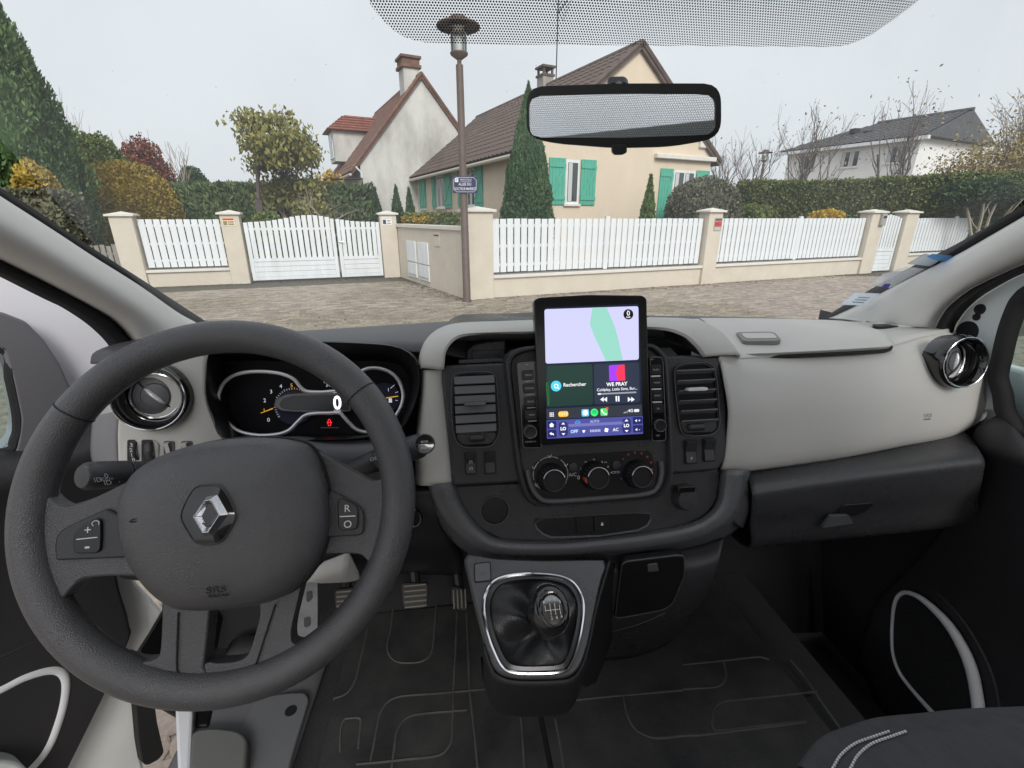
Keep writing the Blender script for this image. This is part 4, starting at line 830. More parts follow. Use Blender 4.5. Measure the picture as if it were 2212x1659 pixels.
def round_vent(fr, a, b, rb, name, yaw, part_par, tw):
    """glossy bezel, chrome ring, domed flap with bright tab; bezel axis turned by yaw about the vertical"""
    n_ = (Matrix.Rotation(yaw, 3, 'Z') @ fr.n); u_ = Z.cross(n_).normalized(); v_ = n_.cross(u_); f = Fr(fr.p(a, b, .002), u_, v_)
    v0 = obj(name, lathe(f, [(rb * .93, -.02), (rb, .004), (rb * .985, .014), (rb * .93, .021), (rb * .84, .024), (rb * .76, .018), (rb * .68, -.002), (rb * .66, -.03)], 56), gloss, part_par)
    obj("chrome_ring", tube([f.p(rb * .90 * math.cos(t), rb * .90 * math.sin(t), .0235) for t in np.linspace(0, 2 * math.pi, 64, endpoint=False)], .0011, 6, closed=True), chrome, v0)
    g = Fr(f.p(0, 0, -.006), (Matrix.Rotation(tw[0], 3, 'Z') @ f.u), f.v)
    obj("inner_ring", tube([g.p(rb * .64 * math.cos(t), rb * .64 * math.sin(t), .006) for t in np.linspace(0, 2 * math.pi, 56, endpoint=False)], .0018, 8, closed=True), chrome, v0)
    fl_ = obj("flap", dome(g, circ(0, 0, rb * .62, 48), .001, .009, 6, 2.4, .012), mid, v0)
    obj("flap_groove", tube([g.p(rb * .36 * math.cos(t), rb * .36 * math.sin(t), .0076) for t in np.linspace(0, 2 * math.pi, 40, endpoint=False)], .0009, 5, closed=True), char, v0)
    ca, sa = math.cos(tw[1]), math.sin(tw[1])
    tab = [(x * ca - y * sa, x * sa + y * ca) for x, y in circ(0, 0, rb * .34, 24, rb * .075)]
    obj("flap_tab", dome(g, tab, .009, .005, 4, 2, .004, n=24), M("tab_silver", (.82, .82, .84), .3, .2), v0)
    for s in (-1, 1): obj("flap_slit", tube([g.p(s * rb * .36 * ca, s * rb * .36 * sa, .008), g.p(s * rb * .6 * ca, s * rb * .6 * sa, .003)], .0012, 5), blackp, v0)
vl = LP.hits(1, [(1012, 905)])[0]; round_vent(LP, vl[0], vl[1], .0515, "round_vent", R(8), db, (0, R(-48)))
# light-level thumb wheels and blanks
sb = LP.hits(1, [(806, 1350), (812, 1215), (850, 1186), (1000, 1188), (1035, 1215), (1030, 1350)]); swp = obj("dimmer_bezel", prism(LP, rpoly(sb, .006), 0, .003), light, db, bevel=.0015)
for (x0, x1, nums) in ((826, 880, True), (918, 990, False)):
    h_ = LP.hits(1, [(x0, 1190), (x1, 1190), (x1, 1340), (x0, 1340)], .003); rc = obj("dimmer_recess", prism(LP, rpoly(h_, .003), .0032, .0036), blackp, swp)
    cx_ = (h_[0][0] + h_[1][0]) / 2 + .003; cy_ = (h_[0][1] + h_[2][1]) / 2; w2 = (h_[1][0] - h_[0][0]) * .33
    pts = [LP.p(cx_ - w2, cy_ + .017 * math.sin(t), -.006 + .0175 * math.cos(t)) for t in np.linspace(-1.3, 1.3, 14)]; pt2 = [p + LP.u * 2 * w2 for p in pts]
    obj("thumb_wheel", loft([pts, pt2], 14, smooth_u=False, flip=True), char, swp, solid=.003)
    for k, ch_ in enumerate("3210" if nums else ""): text(ch_, LP, cx_, cy_ + .011 - .0075 * k, .0125 - .0012 * abs(k - 1.5) ** 2, .008, ink, swp)
h_ = LP.hits(1, [(890, 1275)])[0]; obj("pointer_mark", mesh([LP.p(h_[0] - .003, h_[1], .0045), LP.p(h_[0] + .002, h_[1] - .003, .0045), LP.p(h_[0] + .002, h_[1] + .003, .0045)], [(0, 1, 2)]), ink, swp, smooth=False)
for x0, x1 in ((1062, 1135), (1176, 1250)):
    h_ = LP.hits(1, [(x0, 1198), (x1, 1198), (x1, 1320), (x0, 1320)]); bz = obj("blank_switch", prism(LP, rpoly(h_, .003), 0, .0012), mid, db, bevel=.0006)
    a0, b1 = h_[0]; a1, b0 = h_[2]; obj("switch_face", mesh([LP.p(a0 + .003, b0, .001), LP.p(a1 - .003, b0, .001), LP.p(a1 - .003, b1 - .003, .008), LP.p(a0 + .003, b1 - .003, .008), LP.p(a1 - .003, b1 - .002, .001), LP.p(a0 + .003, b1 - .002, .001)], [(0, 1, 2, 3), (3, 2, 4, 5)]), light, bz, bevel=.0008, smooth=False)
# instrument cluster
CL = Fr((-.2, .735, z(-.27)), (1, 0, 0), (0, math.sin(R(18)), math.cos(R(18))))
hood = [(493, 948), (462, 902), (446, 853), (447, 790), (452, 766), (520, 745), (600, 737), (737, 740), (837, 746), (880, 760), (902, 786), (905, 830), (897, 865), (885, 895), (866, 925), (800, 944), (650, 952)]
face = [(505, 955), (464, 900), (453, 853), (454, 808), (466, 786), (540, 778), (600, 780), (737, 780), (820, 779), (862, 788), (884, 812), (886, 838), (880, 868), (868, 895), (850, 930), (790, 950), (650, 957)]
ho2 = CL.hitd(hood, .055); fo2 = CL.hitd(face, -.004); cc = CL.hit(676, 862)
ext = [(cc[0] + (x - cc[0]) * 1.012, cc[1] + (y - cc[1]) * 1.03) for x, y in ho2]
hd1 = obj("cluster_hood", bands(CL, [(ext, .0), (ext, .050), (cat(ho2, 6, True), .055), (cat([(a * .5 + c * .5, b * .5 + d * .5) for (a, b), (c, d) in zip(ho2, fo2)], 6, True), .03), (cat(fo2, 6, True), 0.0)], 96, cc), blackp, db, solid=.002)
fcp = obj("cluster_face", prism(CL, fo2, -.01, -.003), M("gauge_black", (.008, .008, .010), .6, spec=.15), db)
chp = q(1, [(1415, 930), (1422, 880), (1450, 825), (1510, 778), (1600, 753), (1720, 750), (1830, 765), (1905, 798), (1945, 845), (1985, 875), (2060, 882), (2140, 878), (2210, 870)]) + q(2, [(40, 860), (75, 820), (105, 770), (160, 732), (240, 727), (320, 755), (375, 812), (400, 890), (392, 960), (355, 1030), (300, 1095), (240, 1130), (170, 1142), (100, 1125), (50, 1080), (15, 1040)]) + q(1, [(2200, 1018), (2120, 1018), (2040, 1020), (1975, 1035), (1925, 1080), (1875, 1128), (1800, 1155), (1680, 1162), (1560, 1140), (1480, 1085), (1430, 1010)])
cp = cat([Vector(p) for p in CL.hitd(chp, .022)], 5, True); obj("chrome_surround", tube([CL.p(a, b, .022) for a, b in cp], .0030, 8, closed=True), satin, fcp)
gb = M("gauge_blue", (.028, .030, .058), .6, spec=.2); gc = CL.hits(1, [(1905, 970)], .0)[0]
dial = obj("tachometer", lathe(CL, [(.031, -.002), (.030, .001), (.001, .002)], 40, *gc), gb, fcp)
gy = M("gauge_yellow", (.8, .45, .05), .5, emit=(.8, .42, .05), es=.35); gw = M("gauge_white", (.7, .72, .8), .5, emit=(.7, .72, .82), es=.35)
for ch_, x, y, m_ in (("0", 1740, 1063, gw), ("1", 1712, 1002, gy), ("2", 1715, 937, gw), ("3", 1757, 880, gw), ("4", 1820, 845, gw), ("5", 1890, 840, gy)):
    h_ = CL.hits(1, [(x, y)], .003)[0]; text(ch_, CL, h_[0], h_[1], .003, .0085, m_, dial, "numeral")
for k in range(22):
    t = R(215 - k * 8.2); obj("tick", tube([CL.p(gc[0] + r * math.cos(t), gc[1] + r * math.sin(t), .0025) for r in (.026, .0285 if k % 4 else .0295)], .0003, 4), gw if k < 16 else gy, dial)
for k in range(16):
    t = R(150 - k * 6); obj("fan_line", tube([CL.p(gc[0] + r * math.cos(t), gc[1] + r * math.sin(t), .0025) for r in (.0165, .0225)], .00025, 4), M("tan_line", (.35, .28, .18), .6), dial)
h_ = CL.hits(1, [(1690, 1018), (1768, 988)], .004); obj("needle", tube([CL.p(*h_[0], .004), CL.p(*h_[1], .004)], [.0005, .0009], 6), gy, dial)
pod = q(1, [(1770, 970), (1790, 925), (1850, 895), (1950, 885), (2150, 888)]) + q(2, [(60, 880), (62, 1010), (0, 1012)]) + q(1, [(2100, 1018), (1900, 1012), (1820, 1005)])
ob = obj("display_bezel", prism(CL, rpoly(CL.hitd(pod, .008), .004), -.002, .009), satin if False else M("bezel_grey", (.16, .155, .15), .35, .4), fcp, bevel=.0015)
pod2 = q(1, [(1808, 965), (1830, 925), (1900, 905), (2150, 900)]) + q(2, [(50, 895), (50, 1000)]) + q(1, [(2100, 1003), (1900, 1000), (1830, 990)])
obj("display_glass", prism(CL, rpoly(CL.hitd(pod2, .0095), .004), .009, .0095), M("lcd_dark", (.02, .02, .028), .2), ob)
h_ = CL.hits(1, [(2186, 955)], .01)[0]; text("0", CL, h_[0], h_[1], .0102, .030, M("lcd_white", (.9, .9, .9), .5, emit=(.85, .87, .95), es=.9), ob, "speed_digit", bold=.0008, xs=.85)
h_ = CL.hits(1, [(2188, 1001)], .01)[0]; text("km/h", CL, h_[0], h_[1], .0102, .0052, gw, ob)
for s_, x, y in (("120", 2115, 812), ("343", 2132, 836)): h_ = CL.hits(1, [(x, y)], .001)[0]; text(s_, CL, h_[0], h_[1], .001, .0085, gw, fcp, "trip_counter", xs=.8)
rl_ = M("warning_red", (.6, .01, .02), .5, emit=(1, .03, .05), es=.8); h_ = CL.hits(1, [(2135, 1078)], .001)[0]
obj("warning_lamp", tube([CL.p(h_[0] + .0032 * x, h_[1] + .0052 * y, .0015) for x, y in ((-.6, -1), (.6, -1), (.6, -.4), (1, -.1), (.6, .2), (.5, .7), (0, 1), (-.5, .7), (-.6, .2), (-1, -.1), (-.6, -.4))], .0006, 5, closed=True), rl_, fcp)
obj("warning_bar", tube([CL.p(h_[0] - .004, h_[1], .0015), CL.p(h_[0] + .004, h_[1], .0015)], .0005, 5), rl_, fcp)
h2 = CL.hits(1, [(2080, 1113), (2195, 1113)], .001); obj("sensor_slot", tube([CL.p(*h2[0], .001), CL.p(*h2[1], .001)], .0012, 6), mid, fcp)
gf_ = CL.hits(2, [(305, 920)], .0)[0]; fg = obj("fuel_gauge", lathe(CL, [(.026, -.002), (.025, .001), (.001, .0015)], 40, gf_[0] - .006, gf_[1]), gb, fcp)
h_ = CL.hits(2, [(290, 920), (368, 908)], .004); obj("fuel_needle", tube([CL.p(*h_[0], .004), CL.p(*h_[1], .004)], .0008, 6), gy, fg)
for p in ([(318, 858), (345, 835)], [(350, 886), (368, 880)], [(350, 935), (366, 937)]): h_ = CL.hits(2, p, .003); obj("tick", tube([CL.p(*h_[0], .003), CL.p(*h_[1], .003)], .0004, 4), gw, fg)
h_ = CL.hits(2, [(305, 868), (318, 938)], .003); text("1", CL, *h_[0], .003, .008, gw, fg, "numeral"); obj("fuel_symbol", prism(CL, rr(h_[1][0] - .0028, h_[1][1] - .003, h_[1][0] + .0024, h_[1][1] + .004, .0006), .002, .003), gw, fg)
# lower driver panel and column shroud
obj("column_shroud", loft([pY([(560, 935), (640, 946), (720, 946), (800, 940), (870, 925)], .735), pY([(590, 985), (640, 960), (720, 965), (800, 965), (880, 960)], .66), pY([(600, 1060), (660, 1050), (720, 1045), (800, 1050), (890, 1050)], .645), pY([(600, 1160), (660, 1160), (720, 1160), (800, 1160), (890, 1160)], .68)], 30, 5), mid, db, solid=.004)
obj("knee_panel", loft([pY([(240, 1130), (400, 1090), (600, 1090), (800, 1060), (960, 1045)], .70), pY([(240, 1200), (400, 1180), (600, 1180), (800, 1150), (960, 1130)], .68), pY([(260, 1240), (400, 1235), (600, 1230), (800, 1215), (1000, 1200)], .70), pY([(300, 1250), (450, 1248), (600, 1245), (800, 1235), (1000, 1240)], .90)], 40, 5), blackp, db, solid=.004)
h_ = atY(720, 1225, .69); obj("knee_ledge", loft([pY([(675, 1238), (700, 1212), (755, 1190), (772, 1232)], .672), pY([(668, 1256), (700, 1256), (755, 1253), (776, 1250)], .664)], 12, smooth_u=False), light, db, solid=.006)
# ---- centre stack
ST = Fr((.212, .6503, z(-.2209)), (1, 0, 0), (0, math.sin(R(17.4)), math.cos(R(17.4))))
def Z6(pts): return [(877.8 + a * .3637, 603.5 + b * .3637) for a, b in pts]
cpan = [(956, 789), (1091, 783), (1300, 775), (1474, 767), (1552, 771), (1563, 820), (1572, 886), (1572, 953), (1565, 993), (1553, 1016), (1480, 1023), (976, 1052), (970, 970), (961, 886), (954, 820)]
obj("centre_panel", prism(ST, rpoly(ST.hitd(cpan, -.035), .006), -.09, -.035), char, db, bevel=.005, seg=3)
obj("tray_grille", fbox(ST, ST.hits(2, [(760, 690)], -.04)[0][0], ST.hits(2, [(760, 690)], -.04)[0][1] - .002, -.07, ST.hits(2, [(1050, 690)], -.04)[0][0], ST.hits(2, [(760, 690)], -.04)[0][1] + .004, -.038), char, db, bevel=.001)
for k in range(6): h_ = ST.hits(2, [(818 + 34.5 * k, 692 - 1.8 * k)], -.037)[0]; obj("grille_slot", fbox(ST, h_[0] - .0016, h_[1] - .001, -.038, h_[0] + .0016, h_[1] + .001, -.0372), blackp, db)
# light grey column left of the vents
obj("left_column", loft([ST_ for ST_ in ([ST.p(*ST.hit(x, y, -.085), -.085) for x, y in q(2, [(500, 738), (498, 900), (487, 1100), (480, 1300), (480, 1480)])], [ST.p(*ST.hit(x, y, -.048), -.048) for x, y in q(2, [(535, 738), (530, 900), (522, 1100), (518, 1300), (520, 1488)])], [ST.p(*ST.hit(x, y, -.038), -.038) for x, y in q(2, [(600, 738), (602, 900), (610, 1100), (622, 1300), (640, 1492)])], [ST.p(*ST.hit(x, y, -.042), -.042) for x, y in q(2, [(665, 738), (672, 900), (690, 1100), (712, 1300), (740, 1492)])])], 24, 5), light, db, solid=.006)
# light arch over the tray
ai = q(2, [(648, 737), (652, 680), (662, 620), (690, 570), (735, 530), (800, 507), (900, 497), (1080, 491), (1250, 487)]) + [(1300, 707), (1420, 708), (1475, 721), (1501, 740), (1516, 756), (1525, 770)]
ao = q(2, [(512, 737), (514, 680), (525, 620), (552, 560), (600, 506), (680, 468), (790, 449), (1000, 441), (1250, 432)]) + [(1300, 692), (1440, 692), (1508, 697), (1545, 713), (1573, 738), (1597, 771)]
yi = [.674, .676, .68, .686, .694, .702, .708, .712, .715, .715, .71, .70, .692, .688, .686]; yo = [.708, .711, .72, .733, .748, .76, .77, .777, .78, .78, .775, .765, .75, .73, .715]
A0, A1 = pY(ai, yi), pY(ao, yo); am_ = [a.lerp(b, .5) + Vector((0, -.006, .004)) for a, b in zip(A0, A1)]
ab = [p + Vector(((p.x - .24) * .02, .05, -.045)) for p in A1]
inn = [p + Vector((0, .012, 0)) for p in A0]; inb = [p + Vector((0, .20, -.01)) for p in A0]
obj("tray_arch", loft([ab, A1, am_, A0, inn], 80, 4), light, db, solid=.003)
obj("tray_lining", loft([inn, inb], 60), char, db, solid=.003)
obj("tray_back", mesh([(-.06, .905, z(-.34)), (.52, .905, z(-.34)), (.50, .905, z(-.225)), (.40, .905, z(-.192)), (.02, .905, z(-.192)), (-.05, .905, z(-.225))], [(0, 1, 2, 3, 4, 5)]), blackp, db, smooth=False)
obj("tray_floor", mesh([(-.03, .73, z(-.285)), (.45, .73, z(-.285)), (.46, .91, z(-.26)), (-.05, .91, z(-.26))], [(0, 1, 2, 3)]), char, db, smooth=False)
CRF = Fr(atY(*q(2, [(950, 620)])[0], .74), (1, 0, 0), (0, math.sin(R(14)), math.cos(R(14))))
cr = obj("card_reader", prism(CRF, CRF.hits(2, [(805, 690), (810, 610), (850, 572), (940, 552), (1065, 543), (1070, 690)]), -.08, 0), char, db, bevel=.003)
obj("reader_plate", prism(CRF, CRF.hits(2, [(845, 612), (1055, 605), (1060, 665), (848, 675)]), 0, .003), char, cr, bevel=.001); obj("reader_slot", prism(CRF, CRF.hits(2, [(897, 630), (1028, 630), (1028, 646), (897, 650)]), .003, .0042), blackp, cr)
# centre vents
def box_vent(pts6, ys, hy, wheel, lean, par):
    o = ST.hitd(pts6, -.034); cx_ = sum(p[0] for p in o) / len(o); cy_ = sum(p[1] for p in o) / len(o)
    big = [(cx_ + (x - cx_) * 1.10, cy_ + (y - cy_) * 1.055) for x, y in o]
    vt = obj("centre_vent", bands(ST, [(rpoly(big, .012), -.0345), (rpoly(big, .012), -.032), (rpoly(o, .010), -.031), (rpoly(o, .010), -.05)], 72), blackp, par)
    obj("vent_lip", tube([ST.p(p.x, p.y, -.031) for p in rpoly(big, .012)], .0009, 5, closed=True), mid, vt)
    obj("vent_well", prism(ST, rpoly(o, .010), -.0348, -.0346), M("vent_black", (.006, .006, .006), .8), vt)
    for (x0, y0, x1, y1) in ys:
        a, b = ST.hit(x0, y0, -.03), ST.hit(x1, y1, -.03); mzz = (a[1] + b[1]) / 2
        s = Fr(ST.p((a[0] + b[0]) / 2, mzz, -.030), (1, 0, 0), Matrix.Rotation(lean, 3, 'X') @ ST.v); hw = (b[0] - a[0]) / 2
        obj("vent_slat", fbox(s, -hw, -.0062, -.0012, hw, .0062, .0012), M("slat_grey", (.15, .15, .16), .45), vt, bevel=.001)
    return vt
o6 = Z6([(283, 600), (300, 572), (360, 562), (490, 562), (520, 580), (530, 700), (540, 880), (532, 930), (500, 975), (460, 985), (350, 985), (310, 960), (290, 900), (278, 740)])
vt = box_vent(o6, [(*Z6([(284 + k * 2, 600 + 58 * k)])[0], *Z6([(524 + k * 2.4, 594 + 57 * k)])[0]) for k in range(6)], 0, 0, R(-12), db)
hh = ST.hitd(Z6([(335, 730), (480, 720), (470, 748), (345, 752)]), -.018); obj("vent_tab", prism(ST, rpoly(hh, .003), -.026, -.016), gloss, vt, bevel=.001)
hh = ST.hitd(Z6([(372, 950), (468, 944)]), -.02); obj("vent_wheel", tube([ST.p(hh[0][0] + (hh[1][0] - hh[0][0]) * t, hh[0][1], -.030) for t in (0, .1, .9, 1)], [.003, .006, .006, .003], 12), char, vt); obj("vent_base", prism(ST, rpoly(ST.hitd(Z6([(296, 915), (538, 908), (525, 975), (310, 985)]), -.03), .008), -.034, -.0315), char, vt)
o7 = Z6([(1597, 560), (1612, 525), (1660, 510), (1780, 505), (1815, 530), (1830, 620), (1845, 820), (1840, 880), (1800, 912), (1700, 918), (1640, 905), (1625, 850), (1605, 680)])
vt = box_vent(o7, [(*Z6([(1600 + 6 * k, 556 + 59.5 * k)])[0], *Z6([(1822 + 5 * k, 540 + 59 * k)])[0]) for k in range(6)], 0, 0, R(58), db)
hh = ST.hitd(Z6([(1668, 660), (1680, 645), (1780, 640), (1792, 652), (1780, 660), (1680, 664)]), -.014); obj("vent_tab", prism(ST, rpoly(hh, .002), -.024, -.012), MATS["tab_silver"], vt, bevel=.001)
hh = ST.hitd(Z6([(1690, 885), (1790, 878)]), -.02); obj("vent_wheel", tube([ST.p(hh[0][0] + (hh[1][0] - hh[0][0]) * t, hh[0][1], -.030) for t in (0, .1, .9, 1)], [.003, .006, .006, .003], 12), char, vt); obj("vent_base", prism(ST, rpoly(ST.hitd(Z6([(1630, 852), (1850, 842), (1838, 905), (1650, 912)]), -.03), .008), -.034, -.0315), char, vt)
# rocker switches under the vents
for pts, sy in (([(352, 1035), (408, 1033), (413, 1148), (358, 1152)], 2), ([(466, 1030), (522, 1028), (527, 1145), (472, 1148)], 1), ([(1656, 962), (1716, 962), (1712, 1085), (1658, 1090)], 3), ([(1766, 952), (1824, 952), (1822, 1072), (1768, 1075)], 0)):
    o = ST.hitd(Z6(pts), -.034); a0 = min(p[0] for p in o); a1 = max(p[0] for p in o); b0 = min(p[1] for p in o); b1 = max(p[1] for p in o)
    rk = obj("rocker_well", prism(ST, rr(a0 - .0025, b0 - .003, a1 + .0025, b1 + .003, .002), -.035, -.0342), blackp, db); mb_ = (b0 + b1) / 2
    V = [ST.p(a, b, c) for a in (a0, a1) for b, c in ((b0, -.030), (mb_, -.033), (b1, -.026), (b1 + .001, -.034), (b0 - .001, -.034))]
    obj("rocker", mesh(V, [(0, 5, 6, 1)[::-1], (1, 6, 7, 2)[::-1], (2, 7, 8, 3)[::-1], (4, 9, 5, 0)[::-1], (0, 1, 2, 3, 4), (5, 9, 8, 7, 6)]), char, rk, smooth=False, bevel=.0008)
    if sy: text({1: "A", 2: "(/)", 3: "#"}[sy], ST, (a0 + a1) / 2, b0 + .008, -.0305, .006, ink if sy != 1 else mid, rk, "symbol")
    if sy == 2: text("(/)", ST, (a0 + a1) / 2, b1 - .012, -.0275, .006, ink, rk, "symbol")
# bezel round head unit and heater panel
so = Z6([(583, 520), (590, 455), (640, 415), (760, 392), (1100, 375), (1430, 378), (1500, 395), (1545, 440), (1560, 500), (1585, 900), (1592, 1150), (1575, 1240), (1530, 1290), (1450, 1315), (1150, 1338), (860, 1358), (770, 1352), (715, 1310), (680, 1230), (650, 1100), (620, 850)])
S2 = [Vector(p) for p in ST.hitd(so, -.02)]; c_s = sum(S2, Vector((0, 0))) / len(S2)
sc_ = lambda k, l=None: [c_s + Vector(((p.x - c_s.x) * k, (p.y - c_s.y) * (l or k))) for p in cat(S2, 5, True)]
bz_ = obj("stack_bezel", bands(ST, [(sc_(1.0), -.05), (sc_(1.0), -.026), (sc_(.975, .98), -.019), (sc_(.94, .955), -.018), (sc_(.915, .94), -.024), (sc_(.905, .932), -.034)], 110, c_s), char, db)
obj("stack_groove", tube([ST.p(p.x, p.y, -.0185) for p in sc_(.95, .962)], .0008, 5, closed=True), blackp, bz_)
obj("stack_plate", prism(ST, sc_(.935, .95), -.046, -.026), char, bz_)
ht = Z6([(755, 1120), (790, 1075), (900, 1050), (1200, 1030), (1420, 1020), (1455, 1045), (1470, 1120), (1455, 1210), (1400, 1255), (1150, 1280), (880, 1298), (800, 1285), (765, 1225)])
H2 = ST.hitd(ht, -.024); hp = obj("heater_panel", prism(ST, cat(H2, 4, True), -.026, -.0235), gloss if False else M("heater_black", (.01, .01, .011), .35), db)
lip = [ST.p(*ST.hit(x, y, -.02), -.021) for x, y in Z6([(720, 1130), (740, 1215), (785, 1290), (860, 1318), (1150, 1300), (1420, 1275), (1490, 1235), (1515, 1150), (1510, 1080)])]
obj("heater_lip", tube(cat(lip, 6), .0042, 10), mid, hp)
red_d = M("dot_red", (.45, .06, .04), .5); blue_d = M("dot_blue", (.06, .16, .4), .5)
for i, (x, y) in enumerate(((868, 1185), (1127, 1170), (1383, 1163))):
    a, b = ST.hitd(Z6([(x, y)]), -.01)[0]
    kn = obj("heater_knob", lathe(ST, [(.0225, -.0235), (.0225, -.018), (.0195, -.012), (.0185, .001), (.0165, .004), (.015, .0035), (.0145, .002), (.001, .002)], 40, a, b), blackp, hp)
    obj("knob_glint", tube([ST.p(a + .0167 * math.cos(t), b + .0167 * math.sin(t), .0035) for t in np.linspace(.25, math.pi - .25, 24)], .0007, 6), satin, kn)  # silver on the upper arc only, painting the rim's highlight
    for k in range(20): t = k * math.pi / 10; obj("grip_rib", tube([ST.p(a + .0195 * math.cos(t), b + .0195 * math.sin(t), -.012), ST.p(a + .0188 * math.cos(t), b + .0188 * math.sin(t), -.001)], .0008, 4), char, kn)
    if i == 0:
        for t0, t1 in ((125, 62), (52, -35), (150, 130), (195, 165), (230, 205)):
            obj("dial_arc", tube([ST.p(a + .0275 * math.cos(R(t)), b + .004 + .0275 * math.sin(R(t)), -.0232) for t in np.linspace(t0, t1, 10)], .0005, 4), ink, hp)
        for t in (90, 155, 25, 215, -40): obj("airflow_mark", tube([ST.p(a + .028 * math.cos(R(t)) + dx, b + .004 + .028 * math.sin(R(t)) + dy, -.0232) for dx, dy in ((-.003, .002), (0, -.002), (.001, .001), (.003, .003))], .0006, 4), ink, hp)
    if i == 2:
        for k in range(13): t = R(232 - k * 23.5); a_, b_ = a + .0275 * math.cos(t), b + .006 + .0275 * math.sin(t); obj("temperature_dot", lathe(ST, [(.0012 + .00008 * k, -.0234), (.0012 + .00008 * k, -.0231)], 8, a_, b_), blue_d if k < 4 else red_d, hp)
a, b = ST.hitd(Z6([(1060, 1185)]), -.01)[0]; obj("pointer_patch", prism(ST, circ(a, b, .003, 10, .004), -.012, .0015), red_d, hp)
for s_, x, y in (("0", 1023, 1178), ("1", 1036, 1132), ("2", 1066, 1093), ("3", 1114, 1079), ("4", 1161, 1090), ("A/C", 988, 1161)):
    h_ = ST.hitd(Z6([(x, y)]), -.023)[0]; text(s_, ST, *h_, -.0231, .0088 if len(s_) == 1 else .0078, ink, hp, "numeral")
for x, y in ((990, 1113), (1245, 1100)): h_ = ST.hitd(Z6([(x, y)]), -.023)[0]; obj("heater_button", lathe(ST, [(.0068, -.0235), (.0065, -.021), (.001, -.0205)], 20, *h_), char, hp)
for x, y, s_ in ((1183, 1085, "~"), (1198, 1120, "*"), (1240, 1148, "<=>")): h_ = ST.hitd(Z6([(x, y)]), -.023)[0]; text(s_, ST, *h_, -.0231, .009, ink, hp, "symbol")
# lower centre panel with sockets and tray
lpn_ = [(977, 1050), (1200, 1040), (1553, 1014), (1557, 1045), (1548, 1085), (1522, 1116), (1480, 1136), (1400, 1152), (1200, 1172), (1085, 1168), (1035, 1143), (1003, 1102)]
LO = Fr(ST.p(0, 0, -.05), ST.u, ST.v)
lc = obj("lower_panel", prism(LO, LO.hitd(lpn_), -.03, 0), char, db, bevel=.003)
ri = [(980, 1040), (990, 1075), (1006, 1106), (1037, 1143), (1085, 1167), (1200, 1171), (1300, 1163), (1400, 1151), (1485, 1134), (1528, 1112), (1551, 1080), (1559, 1015)]
ro_ = [(930, 1050), (945, 1090), (965, 1125), (1003, 1165), (1065, 1194), (1200, 1199), (1300, 1192), (1400, 1181), (1505, 1162), (1568, 1130), (1597, 1085), (1608, 1015)]
rb_ = [(930, 1052), (942, 1098), (960, 1140), (998, 1182), (1062, 1210), (1200, 1217), (1300, 1210), (1400, 1200), (1510, 1182), (1580, 1150), (1610, 1100), (1620, 1017)]
def stp(pts, c): return [ST.p(*ST.hit(x, y, k), k) for (x, y), k in zip(pts, c if isinstance(c, list) else [c] * len(pts))]
obj("console_rim", loft([stp(ri, -.05), stp(mixrow(ri, ro_, .25), -.034), stp(mixrow(ri, ro_, .75), -.034), stp(ro_, -.046), stp(rb_, -.10)], 60, 4), mid, db, solid=.003)
h_ = LO.hitd(Z6([(525, 1370)]))[0]; sk = obj("socket_cover", lathe(LO, [(.0235, -.001), (.0235, .002), (.0215, .003), (.0205, .0005), (.001, .0008)], 40, *h_), blackp, db); obj("socket_rim", tube([LO.p(h_[0] + .0226 * math.cos(t), h_[1] + .0226 * math.sin(t), .0028) for t in np.linspace(0, 2 * math.pi, 40, endpoint=False)], .0009, 5, closed=True), mid, sk)
tr_ = LO.hitd(Z6([(755, 1440), (765, 1420), (1000, 1408), (1400, 1382), (1455, 1385), (1450, 1440), (1410, 1485), (1150, 1525), (850, 1535), (780, 1500)]))
obj("tray_recess", bands(LO, [(rpoly(tr_, .006), .0005), (rpoly([(p[0], p[1]) for p in tr_], .006), .003), (rpoly([(p[0] * .985 + .0004, p[1] * .99 - .0006) for p in tr_], .006), .001)], 60), mid, db); obj("tray_dark", prism(LO, rpoly(tr_, .006), 0, .0007), blackp, db)
for x0, x1, s_ in ((1008, 1108, ""), (1114, 1214, "L")):
    o = LO.hitd(Z6([(x0, 1412 - (x0 - 1008) * .06), (x1, 1408 - (x0 - 1008) * .06), (x1 + 3, 1500 - (x0 - 1008) * .06), (x0 + 5, 1508 - (x0 - 1008) * .06)]), .004); bt_ = obj("lock_button", prism(LO, rpoly(o, .003), .0005, .004), blackp, db, bevel=.001)
    if s_:
        h_ = LO.hitd(Z6([(1163, 1453)]), .0045)[0]; obj("padlock_body", fbox(LO, h_[0] - .0019, h_[1] - .0026, .004, h_[0] + .0019, h_[1] + .0006, .0045), ink, bt_); obj("padlock_shackle", tube([LO.p(h_[0] + .0012 * math.cos(t), h_[1] + .0008 + .0018 * math.sin(t), .0043) for t in np.linspace(0, math.pi, 9)], .0004, 4), ink, bt_)
h_ = LO.hitd(Z6([(1665, 1300)]), .01)[0]; lt = obj("lighter_socket", lathe(LO, [(.023, 0), (.022, .004), (.0195, .014), (.0175, .018), (.012, .0185), (.001, .0185)], 36, *h_), char, db)
o = LO.hitd(Z6([(1612, 1235), (1712, 1228), (1712, 1262), (1614, 1268)]), .02); obj("socket_flap", prism(LO, rpoly(o, .002), .006, .022), gloss, lt, bevel=.001)
